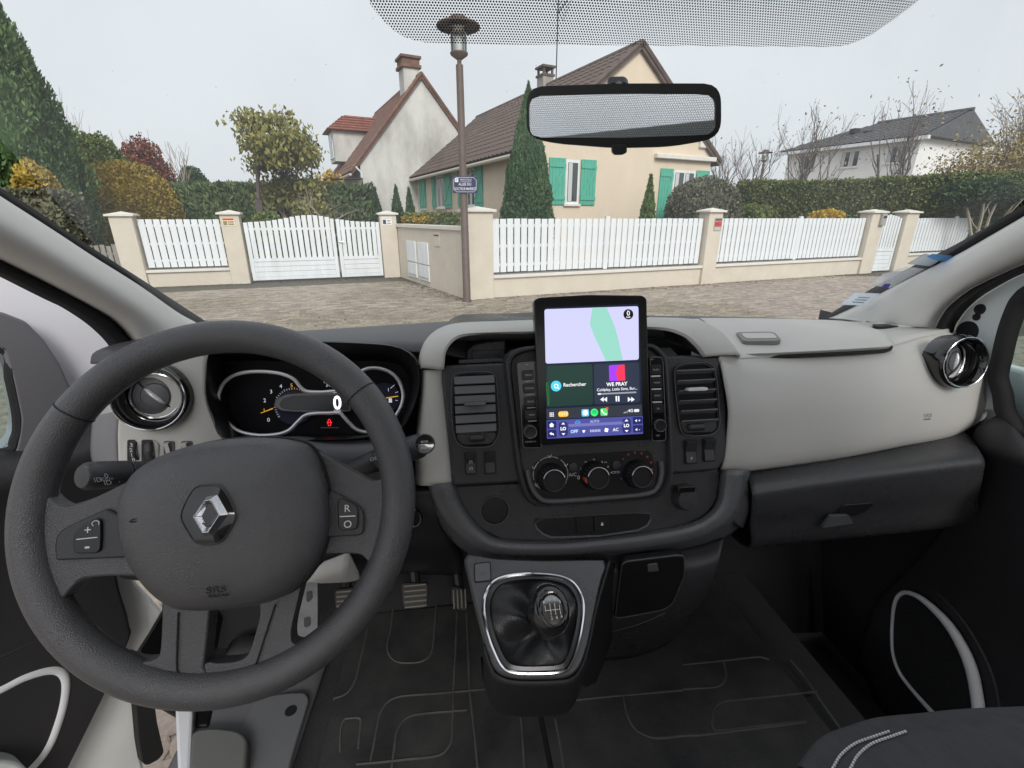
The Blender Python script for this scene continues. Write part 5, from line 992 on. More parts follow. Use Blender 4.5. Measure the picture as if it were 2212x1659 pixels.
# ---- passenger side
ptop = q(3, [(238, 655), (420, 650), (700, 635), (1000, 615), (1200, 600), (1345, 578), (1545, 525), (1735, 490)]); yt_ = [.692, .745, .768, .775, .778, .782, .79, .80]
pm1 = q(3, [(262, 800), (420, 792), (700, 780), (1000, 762), (1200, 745), (1345, 728), (1600, 690), (1935, 640)]); y1_ = [.668, .705, .725, .733, .736, .738, .738, .75]
pm2 = q(3, [(292, 1050), (440, 1040), (700, 1022), (1000, 1000), (1200, 985), (1345, 970), (1650, 930), (1945, 860)]); y2_ = [.652, .675, .692, .70, .703, .706, .712, .735]
pbt = q(3, [(240, 1388), (420, 1370), (700, 1335), (1000, 1293), (1200, 1258), (1400, 1218), (1750, 1150), (1945, 1045)]); y3_ = [.650, .668, .682, .69, .694, .70, .716, .74]
pbk = q(3, [(60, 418), (300, 418), (650, 420), (1000, 434), (1150, 437), (1300, 441), (1520, 458), (1725, 488)]); y0_ = [.99, .99, .99, .985, .98, .96, .91, .84]
obj("passenger_upper_trim", loft([[p + Vector((0, .03, -.02)) for p in pY(pbk, y0_)], pY(pbk, y0_), pY(mixrow(pbk, ptop, .5), [(a + b) / 2 for a, b in zip(y0_, yt_)]), [p + Vector((0, .006, 0)) for p in pY(ptop, yt_)], [p + Vector((0, .004, -.012)) for p in pY(ptop, yt_)]], 60, 4), light, db, solid=.004)
pbu = [p + Vector((0, .05, -.012)) for p in pY(pbt, y3_)]
obj("passenger_panel", loft([[p + Vector((0, .012, -.004)) for p in pY(ptop, yt_)], [p + Vector((0, 0, -.006)) for p in pY(ptop, yt_)], pY(pm1, y1_), pY(pm2, y2_), pY(pbt, y3_), pbu], 60, 6), light, db, solid=.004)
obj("end_cover", loft([pY(q(3, [(1935, 630), (1942, 750), (1950, 880), (1948, 1000), (1935, 1075)]), [.75, .745, .737, .742, .75]), pY(q(3, [(1965, 640), (2000, 760), (2030, 850), (2030, 960), (2000, 1050)]), .78), pY(q(3, [(1980, 640), (2030, 770), (2060, 850), (2055, 1000), (2045, 1040)]), .86)], 20, 4), M("end_grey_right", (.22, .215, .21), .6), db, solid=.004)
# lid of the top compartment
lf_ = q(3, [(352, 634), (370, 641), (600, 632), (900, 618), (1150, 604), (1310, 593), (1345, 582), (1352, 566)]); lb_ = q(3, [(110, 421), (130, 420), (350, 420), (600, 423), (850, 428), (1010, 434), (1100, 446), (1210, 480)])
up_ = Vector((0, 0, .006)); lfy = [.757] * 2 + [.760] * 3 + [.764, .768, .772]; lby = [.985] * 6 + [.96, .91]
LB, LFt = [p + up_ for p in pY(lb_, lby)], [p + up_ for p in pY(lf_, lfy)]
lid = obj("compartment_lid", loft([[p + Vector((0, .002, -.008)) for p in LB], LB, [a.lerp(b, .5) + Vector((0, 0, .004)) for a, b in zip(LB, LFt)], LFt, [p + Vector((0, -.003, -.004)) for p in LFt], [p + Vector((0, .002, -.011)) for p in LFt]], 50, 4), light, db)
lu_ = LFt[3] - LFt[2]; lv_ = LB[3] - LFt[2]; LIDF = Fr(LFt[2] + Vector((0, 0, .010)), lu_, lv_ - lu_ * (lv_.dot(lu_) / lu_.dot(lu_)))
for pts, c0, c1, m_, nm in (([(345, 492), (560, 488), (600, 495), (640, 540), (610, 548), (410, 550), (390, 545)], -.008, .001, M("handle_grey", (.22, .21, .20), .5), "lid_handle"), ([(378, 500), (560, 497), (590, 503), (615, 530), (430, 533), (405, 528)], .001, .0022, light, "handle_plate")):
    obj(nm, prism(LIDF, rpoly(LIDF.hits(3, pts, c1), .006), c0, c1), m_, lid, bevel=.0012)
obj("lid_gap", tube([p + Vector((0, -.001, -.0125)) for p in LFt], .0036, 6), rubber, db)
dem = Fr(atY(*q(3, [(1310, 458)])[0], .93) + Vector((0, 0, .004)), (1, 0, 0), (0, 1, 0)); do_ = dem.hits(3, [(1190, 452), (1230, 447), (1320, 447), (1440, 460), (1430, 468), (1300, 468), (1230, 462)])
obj("demister_slot", prism(dem, rpoly(dem.hits(3, [(1225, 449), (1320, 448), (1405, 461), (1300, 466), (1240, 462)]), .006), -.008, .003), blackp, db)
vr = atY(*q(3, [(1745, 680)])[0], .728); RV = Fr(vr, (1, .10, 0), (0, math.sin(R(10)), math.cos(R(10)))); round_vent(RV, 0, 0, .0510, "round_vent", R(-6), db, (R(14), R(80)))
rf_ = Fr(atY(*q(3, [(1585, 1045)])[0], .700), (1, .04, 0), (0, math.sin(R(8)), math.cos(R(8)))); emb = M("embossed_grey", (.27, .26, .24), .6)
text("SRS", rf_, 0, .003, -.0005, .011, emb, db, "embossed_mark", ex=.0008, xs=1.2); text("AIRBAG", rf_, 0, -.004, -.0005, .005, emb, db, "embossed_mark", ex=.0008)
# glovebox
g0r = pY(q(3, [(395, 1378), (700, 1342), (1000, 1300), (1300, 1245), (1600, 1188), (1815, 1145)]), [.70, .705, .71, .715, .72, .725])
g1r = pY(q(3, [(420, 1440), (700, 1400), (1000, 1352), (1300, 1305), (1600, 1255), (1880, 1215)]), [.665, .67, .675, .68, .685, .69])
g2r = pY(q(3, [(440, 1510), (700, 1470), (1000, 1428), (1300, 1388), (1600, 1350), (1938, 1310)]), [.634] * 6)
g3r = pY(q(3, [(445, 1580), (700, 1540), (1000, 1500), (1300, 1465), (1600, 1430), (1935, 1395)]), [.628] * 6)
g4r = pY(q(3, [(430, 1720), (700, 1690), (1000, 1660), (1300, 1630), (1600, 1600), (1900, 1570)]), [.645] * 6)
g5r = pY(q(3, [(380, 1860), (700, 1830), (1000, 1800), (1300, 1770), (1600, 1740), (1850, 1700)]), [.70] * 6)
g6r = [p + Vector((0, .3, -.02)) for p in g5r]
gbx = obj("glovebox", loft([[p + Vector((0, .05, -.004)) for p in g0r], g0r, g1r, g2r, g3r, g4r, g5r, g6r], 50, 5), M("glovebox_grey", (.048, .049, .053), .3, rvar=.1, bump=.45, bscale=900), db, solid=.004)
GB = Fr(atY(*q(3, [(1120, 1640)])[0], .633), (1, 0, 0), (0, math.sin(R(-6)), math.cos(R(-6))))
obj("handle_recess", prism(GB, rpoly(GB.hits(3, [(1010, 1665), (1050, 1615), (1230, 1600), (1240, 1612), (1190, 1655), (1110, 1690)], .002), .004), -.002, .002), blackp, gbx, bevel=.001)
obj("glovebox_handle", prism(GB, rpoly(GB.hits(3, [(905, 1765), (960, 1685), (1075, 1680), (1110, 1735)], .006), .003), .0, .006), mid, gbx, bevel=.0015)
obj("side_moulding", loft([stp(q(3, [(340, 1385), (348, 1450), (350, 1520), (335, 1600), (290, 1700)]), -.05), stp(q(3, [(372, 1385), (415, 1470), (432, 1530), (425, 1620), (380, 1760)]), -.055), stp(q(3, [(385, 1385), (430, 1470), (445, 1530), (440, 1620), (395, 1760)]), -.10)], 24, 4), char, db, solid=.003)
# ================================================================== GEAR CONSOLE
GE = Fr((.10, .50, z(-.527)), (1, 0, 0), (0, .82, .57))
gcn = thing("gear_console", "grey gear lever console hanging below the centre stack", "console", (.10, .6, z(-.7)))
gp = q(5, [(785, 262), (1000, 300), (1300, 312), (1735, 305), (1690, 420), (1650, 600), (1600, 850), (1560, 980), (1500, 1062), (1400, 1082), (1150, 1085), (1040, 1060), (985, 1010), (930, 850), (860, 580), (815, 380)])
gtop_ = [Vector(p) for p in GE.hitd(gp)]; gctr = GE.hit(*q(5, [(1260, 700)])[0])
ring = q(5, [(1250, 402), (1400, 415), (1490, 450), (1545, 520), (1568, 610), (1555, 750), (1525, 880), (1490, 975), (1440, 1030), (1280, 1045), (1120, 1040), (1045, 1000), (985, 880), (940, 740), (922, 610), (945, 510), (1000, 445), (1100, 412)])
R2 = [Vector(p) for p in GE.hitd(ring, .004)]; rc_ = sum(R2, Vector((0, 0))) / len(R2); rcat = cat(R2, 5, True)
RCAT = rcat
panel = obj("console_panel", bands(GE, [(rpoly(gtop_, .01), -.03), (rpoly(gtop_, .01), -.004), ([Vector(gctr) + (p - Vector(gctr)) * .97 for p in rpoly(gtop_, .01)], 0), (RCAT, .0), ([Vector(gctr) + (p - Vector(gctr)) * .95 for p in RCAT], -.02)], 90, gctr), mid, gcn)
lowp = q(5, [(930, 850), (985, 1010), (1040, 1060), (1150, 1085), (1400, 1082), (1500, 1062), (1560, 980), (1600, 850)])
lw0 = [GE.p(*GE.hit(x, y), -.004) for x, y in lowp]; lw1 = [p + Vector((0, .005, -.05)) for p in lw0]; lw2 = [p + Vector((0, .03, -.105)) for p in lw0]; lw3 = [p + Vector((0, .08, -.118)) for p in lw0]
obj("console_front", loft([lw0, lw1, lw2, lw3], 40, 4), M("console_black", (.014, .014, .016), .5, bump=.3, bscale=700), gcn, solid=.003)
rside = loft([[GE.p(*GE.hit(x, y), -.004) for x, y in q(5, [(1735, 305), (1650, 600), (1600, 850), (1560, 980)])], pY(q(5, [(1760, 330), (1700, 640), (1640, 900), (1560, 1120)]), [.60, .56, .53, .52]), pY(q(5, [(1800, 330), (1770, 680), (1720, 900), (1640, 1100)]), [.66] * 4)], 24, 4, flip=True)
obj("console_side", rside, blackp, gcn, solid=.003)
rbody = loft([pY(q(5, [(1700, 262), (1900, 262), (2100, 250), (2300, 225), (2480, 170)]), .63), pY(q(5, [(1740, 420), (1950, 420), (2150, 410), (2300, 380), (2440, 320)]), .60), pY(q(5, [(1730, 680), (1950, 670), (2120, 650), (2250, 600), (2350, 540)]), .62), pY(q(5, [(1690, 800), (1850, 790), (2000, 770), (2150, 720), (2250, 680)]), .66), pY(q(5, [(1640, 950), (1750, 950), (1900, 930), (2050, 880), (2150, 820)]), .74)], 30, 5)
rb2 = obj("lower_console_body", rbody, char, gcn, solid=.003)
SD = Fr(atY(*q(5, [(2000, 480)])[0], .600), (1, 0, 0), (0, math.sin(R(-8)), math.cos(R(-8))))
sdp = rpoly(SD.hits(5, [(1820, 345), (1850, 325), (2180, 285), (2225, 290), (2225, 420), (2150, 600), (2090, 640), (1820, 690), (1775, 690)], .006), .008)
sdo = obj("storage_door", prism(SD, sdp, -.01, .005), blackp, gcn, bevel=.003); obj("door_edge", tube([SD.p(p.x, p.y, .0045) for p in sdp], .0009, 5, closed=True), mid, sdo)
obj("door_pull", prism(SD, rpoly(SD.hits(5, [(1985, 345), (2050, 335), (2060, 385), (1990, 392)], .007), .003), .004, .0065), mid, sdo, bevel=.001)
for k_ in (0,): obj("console_seam", tube([p + Vector((0, -.003, 0)) for p in pY(q(5, [(1630, 795), (1750, 765), (1880, 735), (2000, 690), (2095, 645)]), [.655, .645, .635, .622, .617])], .0008, 5), mid, gcn)
eb = GE.hits(5, [(865, 335), (962, 325), (968, 440), (868, 450)], .003); ebt = obj("parking_switch", prism(GE, rpoly(eb, .003), -.002, .003), M("switch_grey", (.14, .14, .15), .4), gcn, bevel=.001)
ew = [(eb[0][0] - .0015, eb[0][1] + .0015), (eb[1][0] + .0015, eb[1][1] + .0015), (eb[2][0] + .0015, eb[2][1] - .0015), (eb[3][0] - .0015, eb[3][1] - .0015)]; obj("switch_well", prism(GE, rpoly(ew, .003), -.001, .0006), rubber, ebt)
h_ = ((eb[0][0] + eb[2][0]) / 2, (eb[0][1] + eb[2][1]) / 2 - .002); text("(o)", GE, *h_, .0032, .008, mid, ebt, "symbol")
obj("chrome_frame", tube([GE.p(p.x, p.y, .004) for p in rcat], .0026, 8, closed=True), chrome, gcn); obj("frame_plate", bands(GE, [(rcat, .003), ([rc_ + (p - rc_) * .885 for p in rcat], .005), ([rc_ + (p - rc_) * .86 for p in rcat], -.004)], 90, rc_), M("frame_dark", (.06, .06, .064), .25, .4), gcn)
gl = thing("gear_lever", "black gear lever with leather gaiter and chrome shift pattern cap", "gear lever", GE.p(*rc_))
softb = M("gaiter_leather", (.022, .022, .024), .36, bump=.2, bscale=400)
kc = atY(*q(5, [(1345, 640)])[0], .470); kb = kc + Vector((-.004, .026, -.052))
rows = []; base_l = [rc_ + (p - rc_) * .868 for p in polar(rcat, 72, rc_)]
for t, sc2 in ((0, 1.), (.08, .97), (.25, .80), (.45, .56), (.7, .34), (.88, .22), (1., .17)):
    r_ = []
    for j, p in enumerate(base_l):
        d = p - rc_; fold = 1 + .07 * math.sin(j * 2 * math.pi / 72 * 3 + .6) * math.sin(math.pi * min(1, t * 1.1)) ; q3 = GE.p(*(rc_ + d * sc2 * fold), .0)
        ax = GE.p(*rc_).lerp(kb, t ** .8); r_.append(ax + (q3 - GE.p(*rc_)) + GE.n * (.012 * math.sin(math.pi * t) * math.cos(j * 2 * math.pi / 72 * 3 + 1.)))
    rows.append(r_)
obj("gaiter", loft(rows, 72, 4, closed=True), softb, gl)
kax = (kc - kb).normalized(); KF = Fr(kc, (1, 0, 0), kax.cross(Vector((1, 0, 0)))); KF = Fr(kc, Vector((1, 0, 0)) - kax * kax.x, kax.cross(Vector((1, 0, 0)) - kax * kax.x))
knob = obj("knob", lathe(KF, [(.0105, -.055), (.013, -.045), (.0205, -.03), (.0265, -.012), (.0275, 0), (.026, .012), (.0215, .021), (.018, .0235), (.001, .024)], 40), M("knob_black", (.014, .014, .015), .14, coat=.6), gl)
for v_ in knob.data.vertices: d_ = v_.co - kc; v_.co += KF.v * d_.dot(KF.v) * .22
cax = (C0 - kc).normalized(); tilt = (kax * .55 + cax * .45).normalized(); cpos = atY(*q(5, [(1372, 630)])[0], .452)
CK = Fr(cpos, Vector((1, 0, 0)) - tilt * tilt.x, tilt.cross(Vector((1, 0, 0)) - tilt * tilt.x))
obj("cap_ring", tube([CK.p(.0164 * math.cos(t), .0205 * math.sin(t), .0012) for t in np.linspace(0, 2 * math.pi, 40, endpoint=False)], .0022, 8, closed=True), gloss, knob)
cap_ = obj("shift_cap", dome(CK, circ(0, 0, .0152, 40, .0192), -.001, .0022, 5, 2, .002), M("cap_chrome", (.30, .30, .31), .18, 1.), knob)
for p0, p1 in (((-.010, -.002), (-.010, .005)), ((-.0035, -.007), (-.0035, .007)), ((.0025, -.007), (.0025, .007)), ((.0085, -.007), (.0085, .004)), ((-.010, -.001), (.0085, -.001))): obj("shift_line", tube([CK.p(*p0, .0016), CK.p(*p1, .0016)], .0004, 4), ink, cap_)
for s_, a, b in (("R", -.0105, .0085), ("1", -.0035, .0105), ("3", .0028, .0105), ("5", .0098, .0075), ("2", -.0035, -.0105), ("4", .0028, -.0105), ("6", .0092, -.0095)): text(s_, CK, a, b, .0016, .0056, ink, cap_, "numeral")
# ================================================================== HEAD UNIT
hu_ = thing("touchscreen", "tall black portrait touchscreen head unit showing a map and music", "screen", ST.p(0, -.11, -.02))
body = rpoly(ST.hits(2, [(1247, 285), (1285, 268), (1600, 250), (1955, 254), (1982, 275), (1992, 700), (2008, 1192), (1290, 1228)], 0), .007); obj("tablet_body", prism(ST, body, -.016, -.0012), M("tablet_black", (.008, .008, .009), .18), hu_, bevel=.0015)
for pts in ([(1140, 695), (1250, 685), (1262, 690), (1295, 1228), (1300, 1240), (1190, 1245), (1178, 1230), (1165, 1000)], [(2000, 655), (2075, 655), (2085, 680), (2105, 1185), (2095, 1196), (2015, 1200)]):
    wg_ = obj("key_wing", prism(ST, rpoly(ST.hits(2, pts, -.012), .004), -.024, -.0125), gloss, hu_, bevel=.0012); obj("wing_edge", tube([ST.p(p.x, p.y, -.0122) for p in rpoly(ST.hits(2, pts, -.012), .004)], .0005, 4, closed=True), M("edge_grey", (.2, .2, .2), .3), wg_)
keyc = M("key_black", (.012, .012, .013), .3); lab = M("key_print", (.55, .55, .55), .5)
for k, s_ in enumerate(("MENU", "PHONE", "BACK", "NAVI")):
    y = 772 + 86 * k; x = 1200 + 7 * k; o = ST.hits(2, [(x - 32, y - 30), (x + 45, y - 36), (x + 48, y + 28), (x - 28, y + 34)], -.011); ky = obj("key", prism(ST, rpoly(o, .0025), -.0125, -.0105), keyc, hu_, bevel=.0008)
    c = ST.hits(2, [(x + 14, y)], -.0102)[0]; text(s_, ST, *c, -.0103, .0040, lab, ky); l_ = ST.hits(2, [(x - 10, y + 42), (x + 45, y + 38)], -.0105); obj("key_bar", tube([ST.p(*l_[0], -.0115), ST.p(*l_[1], -.0115)], .0011, 5), M("bar_grey", (.35, .35, .36), .4), hu_)
for k, s_ in enumerate(("MUSIC", "MODE", "BAND", "SEL")):
    y = 737 + 84 * k; x = 2036 + 5 * k; o = ST.hits(2, [(x - 32, y - 30), (x + 36, y - 32), (x + 40, y + 28), (x - 28, y + 32)], -.011); ky = obj("key", prism(ST, rpoly(o, .0025), -.0125, -.0105), keyc, hu_, bevel=.0008)
    c = ST.hits(2, [(x + 4, y)], -.0102)[0]; text(s_, ST, *c, -.0103, .0036, lab, ky)
    if k < 3: l_ = ST.hits(2, [(x - 28, y + 43), (x + 32, y + 41)], -.0105); obj("key_bar", tube([ST.p(*l_[0], -.0115), ST.p(*l_[1], -.0115)], .0014, 5), M("bar_white", (.75, .75, .76), .4), hu_)
for x, y, s_ in ((1203, 705, "MIC"), (2017, 671, "RST"), (1230, 1205, "POWER/VOL"), (2055, 1165, "SEEK")): c = ST.hits(2, [(x, y)], -.0102)[0]; text(s_, ST, *c, -.0118, .0030, lab, hu_)
for x, y in ((1228, 1142), (2072, 1100)):
    c = ST.hits(2, [(x, y)], .0)[0]; kn = obj("volume_knob", lathe(ST, [(.0095, -.0125), (.0098, -.008), (.0088, .0), (.0078, .0018), (.001, .0015)], 32, *c), keyc, hu_)
    for k in range(24): t = k * math.pi / 12; obj("knurl", tube([ST.p(c[0] + .0096 * math.cos(t), c[1] + .0096 * math.sin(t), -.006), ST.p(c[0] + .0088 * math.cos(t), c[1] + .0088 * math.sin(t), .0003)], .0006, 4), satin, kn)
def scr(name, pts, lev, col, r=.003, es=1., par=None):
    nm = "lit_%02x%02x%02x" % tuple(int(max(0, min(1, c)) * 255) for c in col)
    m_ = M(nm, tuple(c * .05 for c in col), .15, emit=col, es=es * .78, spec=.15); c = -.0012 + .0003 * lev
    return flat(ST, rpoly(ST.hits(2, pts, c), r), c, m_, par or hu_, name, .0002)
def stx(s_, x, y, size, lev=3, col=(.9, .9, .95), align='CENTER', bold=.0001, par=None, xs=1.):
    nm = "lit_%02x%02x%02x" % tuple(int(max(0, min(1, c)) * 255) for c in col); m_ = M(nm, tuple(c * .05 for c in col), .15, emit=col, es=.78, spec=.15); c = -.0012 + .0003 * lev; h_ = ST.hits(2, [(x, y)], c)[0]
    return text(s_, ST, h_[0], h_[1], c, size, m_, par or hu_, "screen_text", align, bold, xs)
disp = scr("display", [(1318, 335), (1928, 310), (1956, 1150), (1333, 1186)], 1, (.012, .018, .035), .002)
mp_ = scr("map_tile", [(1316, 345), (1925, 325), (1928, 672), (1324, 698)], 2, (.56, .56, .84), .004); scr("map_park", [(1627, 338), (1720, 334), (1775, 465), (1800, 560), (1824, 674), (1715, 680), (1640, 520), (1610, 440)], 3, (.28, .60, .50), .001, par=mp_)
c = ST.hits(2, [(1860, 378)], 0)[0]; flat(ST, circ(c[0], c[1], .0078, 24), -.0004 + .0006, M("badge_dark", (.01, .01, .012), .3), mp_, "speed_badge"); stx("0", 1860, 372, .0105, 6, par=mp_); stx("km/h", 1860, 396, .0032, 6, par=mp_)
c1_ = scr("search_card", [(1330, 712), (1625, 700), (1632, 962), (1336, 978)], 2, (.018, .045, .036), .004); scr("green_glow", [(1326, 820), (1344, 815), (1350, 960), (1336, 978)], 2, (.03, .16, .05), .002); c = ST.hits(2, [(1392, 843)], 0)[0]
flat(ST, circ(c[0], c[1], .0080, 28), -.0002, M("lit_search", (.01, .04, .05), .15, emit=(.05, .45, .70), es=1.), c1_, "search_button"); obj("magnifier", tube([ST.p(c[0] + .0028 * math.cos(t), c[1] + .0028 * math.sin(t), .0001) for t in np.linspace(0, 2 * math.pi, 16, endpoint=False)], .0005, 4, closed=True), M("lit_white", (.1, .1, .1), .3, emit=(.9, .95, 1), es=1.), c1_); obj("magnifier_grip", tube([ST.p(c[0] + .002, c[1] - .002, .0001), ST.p(c[0] + .0045, c[1] - .0045, .0001)], .0006, 4), MATS["lit_white"], c1_)
stx("Rechercher", 1438, 837, .0075, 3, align='LEFT', par=c1_)
c2_ = scr("music_card", [(1638, 700), (1930, 688), (1934, 948), (1640, 962)], 2, (.028, .036, .062), .004); scr("album_art", [(1734, 708), (1836, 703), (1840, 806), (1737, 811)], 3, (.33, .05, .85), .002, par=c2_); scr("album_flash", [(1797, 706), (1836, 704), (1840, 806), (1795, 808), (1778, 760)], 4, (.80, .04, .10), .001, par=c2_)
stx("WE PRAY", 1786, 831, .0078, 3, bold=.0002, par=c2_); stx("Coldplay, Little Simz, Bur...", 1788, 863, .0059, 3, par=c2_, col=(.75, .76, .82)); scr("progress_bar", [(1662, 890), (1912, 878), (1912, 888), (1662, 900)], 3, (.30, .31, .36), .0008, par=c2_); scr("progress_mark", [(1662, 889), (1682, 888), (1682, 899), (1662, 900)], 4, (.8, .8, .85), .0008, par=c2_)
for x0, d in ((1678, 1), (1700, 1), (1879, -1), (1901, -1)): scr("skip_arrow", [(x0, 930), (x0 + 22 * d, 913), (x0 + 22 * d, 945)], 3, (.85, .86, .9), .0003, par=c2_)
for x0 in (1777, 1792): scr("pause_bar", [(x0, 908), (x0 + 9, 907), (x0 + 11, 942), (x0 + 2, 943)], 3, (.9, .9, .95), .0004, par=c2_)
dk_ = scr("dock", [(1328, 990), (1947, 962), (1950, 1032), (1330, 1058)], 2, (.035, .04, .055), .001)
for i in range(3):
    for j in range(3): scr("grid_dot", [(1350 + 10 * i, 1014 + 10 * j), (1357 + 10 * i, 1014 + 10 * j), (1357 + 10 * i, 1021 + 10 * j), (1350 + 10 * i, 1021 + 10 * j)], 3, (.85, .85, .9), .0003, par=dk_)
scr("clock_pill", [(1405, 1008), (1470, 1004), (1472, 1040), (1407, 1044)], 3, (.85, .47, .05), .0045, par=dk_); stx("12:13", 1438, 1024, .0062, 4, (.95, .85, .6), par=dk_)
scr("app_icon", [(1556, 994), (1604, 992), (1606, 1038), (1558, 1041)], 3, (.15, .55, .82), .0025, par=dk_); c = ST.hits(2, [(1581, 1016)], 0)[0]; flat(ST, circ(c[0], c[1], .0038, 16), .0003, MATS["lit_white"], dk_, "app_mark")
c = ST.hits(2, [(1640, 1014)], 0)[0]; flat(ST, circ(c[0], c[1], .0058, 24), -.0001, M("lit_green", (.01, .05, .02), .2, emit=(.03, .62, .15), es=1.), dk_, "app_icon")
for k in range(3): obj("app_arc", tube([ST.p(c[0] + (-.0035 + .007 * t) * (1 - .12 * k), c[1] + .0018 - .0018 * k + .0012 * math.sin(math.pi * t), .0001) for t in np.linspace(0, 1, 8)], .00035, 4), M("ink_dark", (.01, .01, .01), .5), dk_)
scr("app_icon", [(1678, 988), (1724, 986), (1727, 1034), (1680, 1036)], 3, (.10, .66, .14), .0025, par=dk_); c = ST.hits(2, [(1702, 1011)], 0)[0]; obj("handset", tube([ST.p(c[0] + x, c[1] + y, .0004) for x, y in ((-.0035, .0035), (-.003, .001), (-.001, -.0012), (.001, -.003), (.0035, -.0035))], [.0012, .0006, .0006, .0006, .0012], 5), MATS["lit_white"], dk_); c = ST.hits(2, [(1722, 988)], 0)[0]; flat(ST, circ(c[0], c[1], .002, 12), .0004, M("lit_redb", (.05, .0, .0), .2, emit=(.8, .05, .04), es=1.), dk_, "notice_dot")
for k in range(4): scr("signal_bar", [(1828 + 8 * k, 1016 - 5 * k), (1833 + 8 * k, 1016 - 5 * k), (1833 + 8 * k, 1018), (1828 + 8 * k, 1018)], 3, (.7, .7, .75) if k < 2 else (.25, .25, .3), .0002, par=dk_)
stx("4G", 1875, 1003, .0064, 3, par=dk_); scr("battery", [(1897, 993), (1930, 992), (1930, 1010), (1897, 1011)], 3, (.75, .75, .78), .0012, par=dk_)
cb = scr("climate_bar", [(1330, 1066), (1953, 1036), (1955, 1152), (1333, 1184)], 2, (.075, .08, .30), .001); scr("climate_glow", [(1470, 1090), (1830, 1072), (1836, 1090), (1476, 1108)], 3, (.16, .17, .42), .001, par=cb)
for x0, x1, y0, y1 in ((1334, 1392, 1072, 1120), (1336, 1394, 1128, 1178), (1888, 1950, 1044, 1090), (1890, 1952, 1098, 1144)): scr("soft_key", [(x0, y0), (x1, y0 - 3), (x1 + 2, y1 - 3), (x0 + 2, y1)], 3, (.02, .025, .12), .0015, par=cb)
scr("home_roof", [(1346, 1096), (1363, 1080), (1380, 1095)], 4, (.9, .9, .95), .0002, par=cb); scr("home_box", [(1351, 1096), (1375, 1095), (1375, 1108), (1351, 1109)], 4, (.9, .9, .95), .0002, par=cb); scr("back_arrow", [(1348, 1151), (1362, 1141), (1362, 1147), (1376, 1150), (1378, 1164), (1366, 1156), (1362, 1161)], 4, (.9, .9, .95), .0002, par=cb)
for x, y0 in ((1438, 1120), (1848, 1100)):
    dx = 1 if x < 1600 else 0; scr("temp_pod", [(x - 30, y0 - 45), (x + 28, y0 - 48), (x + 32, y0 + 46), (x - 26, y0 + 50)], 3, (.03, .035, .15), .005, par=cb); stx("LO", x, y0, .0066, 4, bold=.0003, par=cb); scr("up_arrow", [(x - 12, y0 - 28), (x, y0 - 42), (x + 12, y0 - 29)], 4, (.9, .9, .95), .0002, par=cb); scr("down_arrow", [(x - 11, y0 + 29), (x + 2, y0 + 42), (x + 13, y0 + 28)], 4, (.9, .9, .95), .0002, par=cb)
stx("OFF", 1510, 1138, .0066, 4, (.45, .6, .95), bold=.0003, par=cb); stx("AC", 1778, 1126, .0066, 4, par=cb); stx("AUTO", 1642, 1072, .0052, 4, (.45, .47, .75), par=cb); stx("+", 1932, 1067, .006, 4, par=cb); stx("-", 1932, 1124, .006, 4, par=cb)
for x, y, r in ((1571, 1136, .0022), (1718, 1128, .0032)):
    c = ST.hits(2, [(x, y)], 0)[0]
    for k in range(3 if r < .003 else 4): t = k * 2 * math.pi / (3 if r < .003 else 4) + .5; flat(ST, circ(c[0] + r * .6 * math.cos(t), c[1] + r * .6 * math.sin(t), r * .45, 10), .0003, MATS["lit_white"], cb, "fan_blade")
for k in range(7): scr("fan_level", [(1612 + 10 * k, 1126 - .5 * k), (1618 + 10 * k, 1126 - .5 * k), (1619 + 10 * k, 1142 - .5 * k), (1613 + 10 * k, 1142 - .5 * k)], 4, (.5, .5, .7), .0003, par=cb)
for x, y in ((1910, 1067), (1912, 1125)): scr("speaker_icon", [(x - 5, y - 4), (x, y - 4), (x + 6, y - 9), (x + 6, y + 9), (x, y + 4), (x - 5, y + 4)], 4, (.9, .9, .95), .0002, par=cb)
c = ST.hits(2, [(1532, 1078)], 0)[0]; obj("car_icon", tube([ST.p(c[0] + x, c[1] + y, .0003) for x, y in ((-.004, -.001), (-.0035, .0005), (-.0015, .0022), (.0015, .0022), (.0035, .0005), (.0042, -.001), (-.004, -.001))], .0004, 4), M("lit_azure", (.0, .02, .05), .2, emit=(.05, .35, .85), es=1.), cb)
# ================================================================== STEERING WHEEL
WH = Fr((-.2409, .4498, z(-.2801)), (1, 0, 0), (0, math.sin(R(27.4)), math.cos(R(27.4))))
sw_ = thing("steering_wheel", "dark grey leather steering wheel with diamond badge and thumb switches", "steering wheel", WH.p(0, 0, -.05))
RM, RS = .1775, .0178
obj("rim", tube([WH.p(RM * math.cos(t), RM * math.sin(t), .0) for t in np.linspace(0, 2 * math.pi, 120, endpoint=False)], RS, 20, closed=True), leather, sw_)
for px in (q(1, [(400, 960)])[0], q(2, [(140, 880)])[0]):
    h_ = WH.hit(*px); t = math.atan2(h_[1], h_[0]); d = Vector((math.cos(t), math.sin(t))); obj("stitch_groove", tube([WH.p(d.x * (RM + (RS + .0001) * math.cos(k)), d.y * (RM + (RS + .0001) * math.cos(k)), (RS + .0001) * math.sin(k)) for k in np.linspace(0, 2 * math.pi, 24, endpoint=False)], .0008, 4, closed=True), rubber, sw_)
def rimpt(a, k=1.): return (RM * k * math.cos(R(a)), RM * k * math.sin(R(a)))
def whp(*parts): return [p for s in parts for p in s]
def fs(pts, n=5): return cat([Vector(p) for p in pts], n)
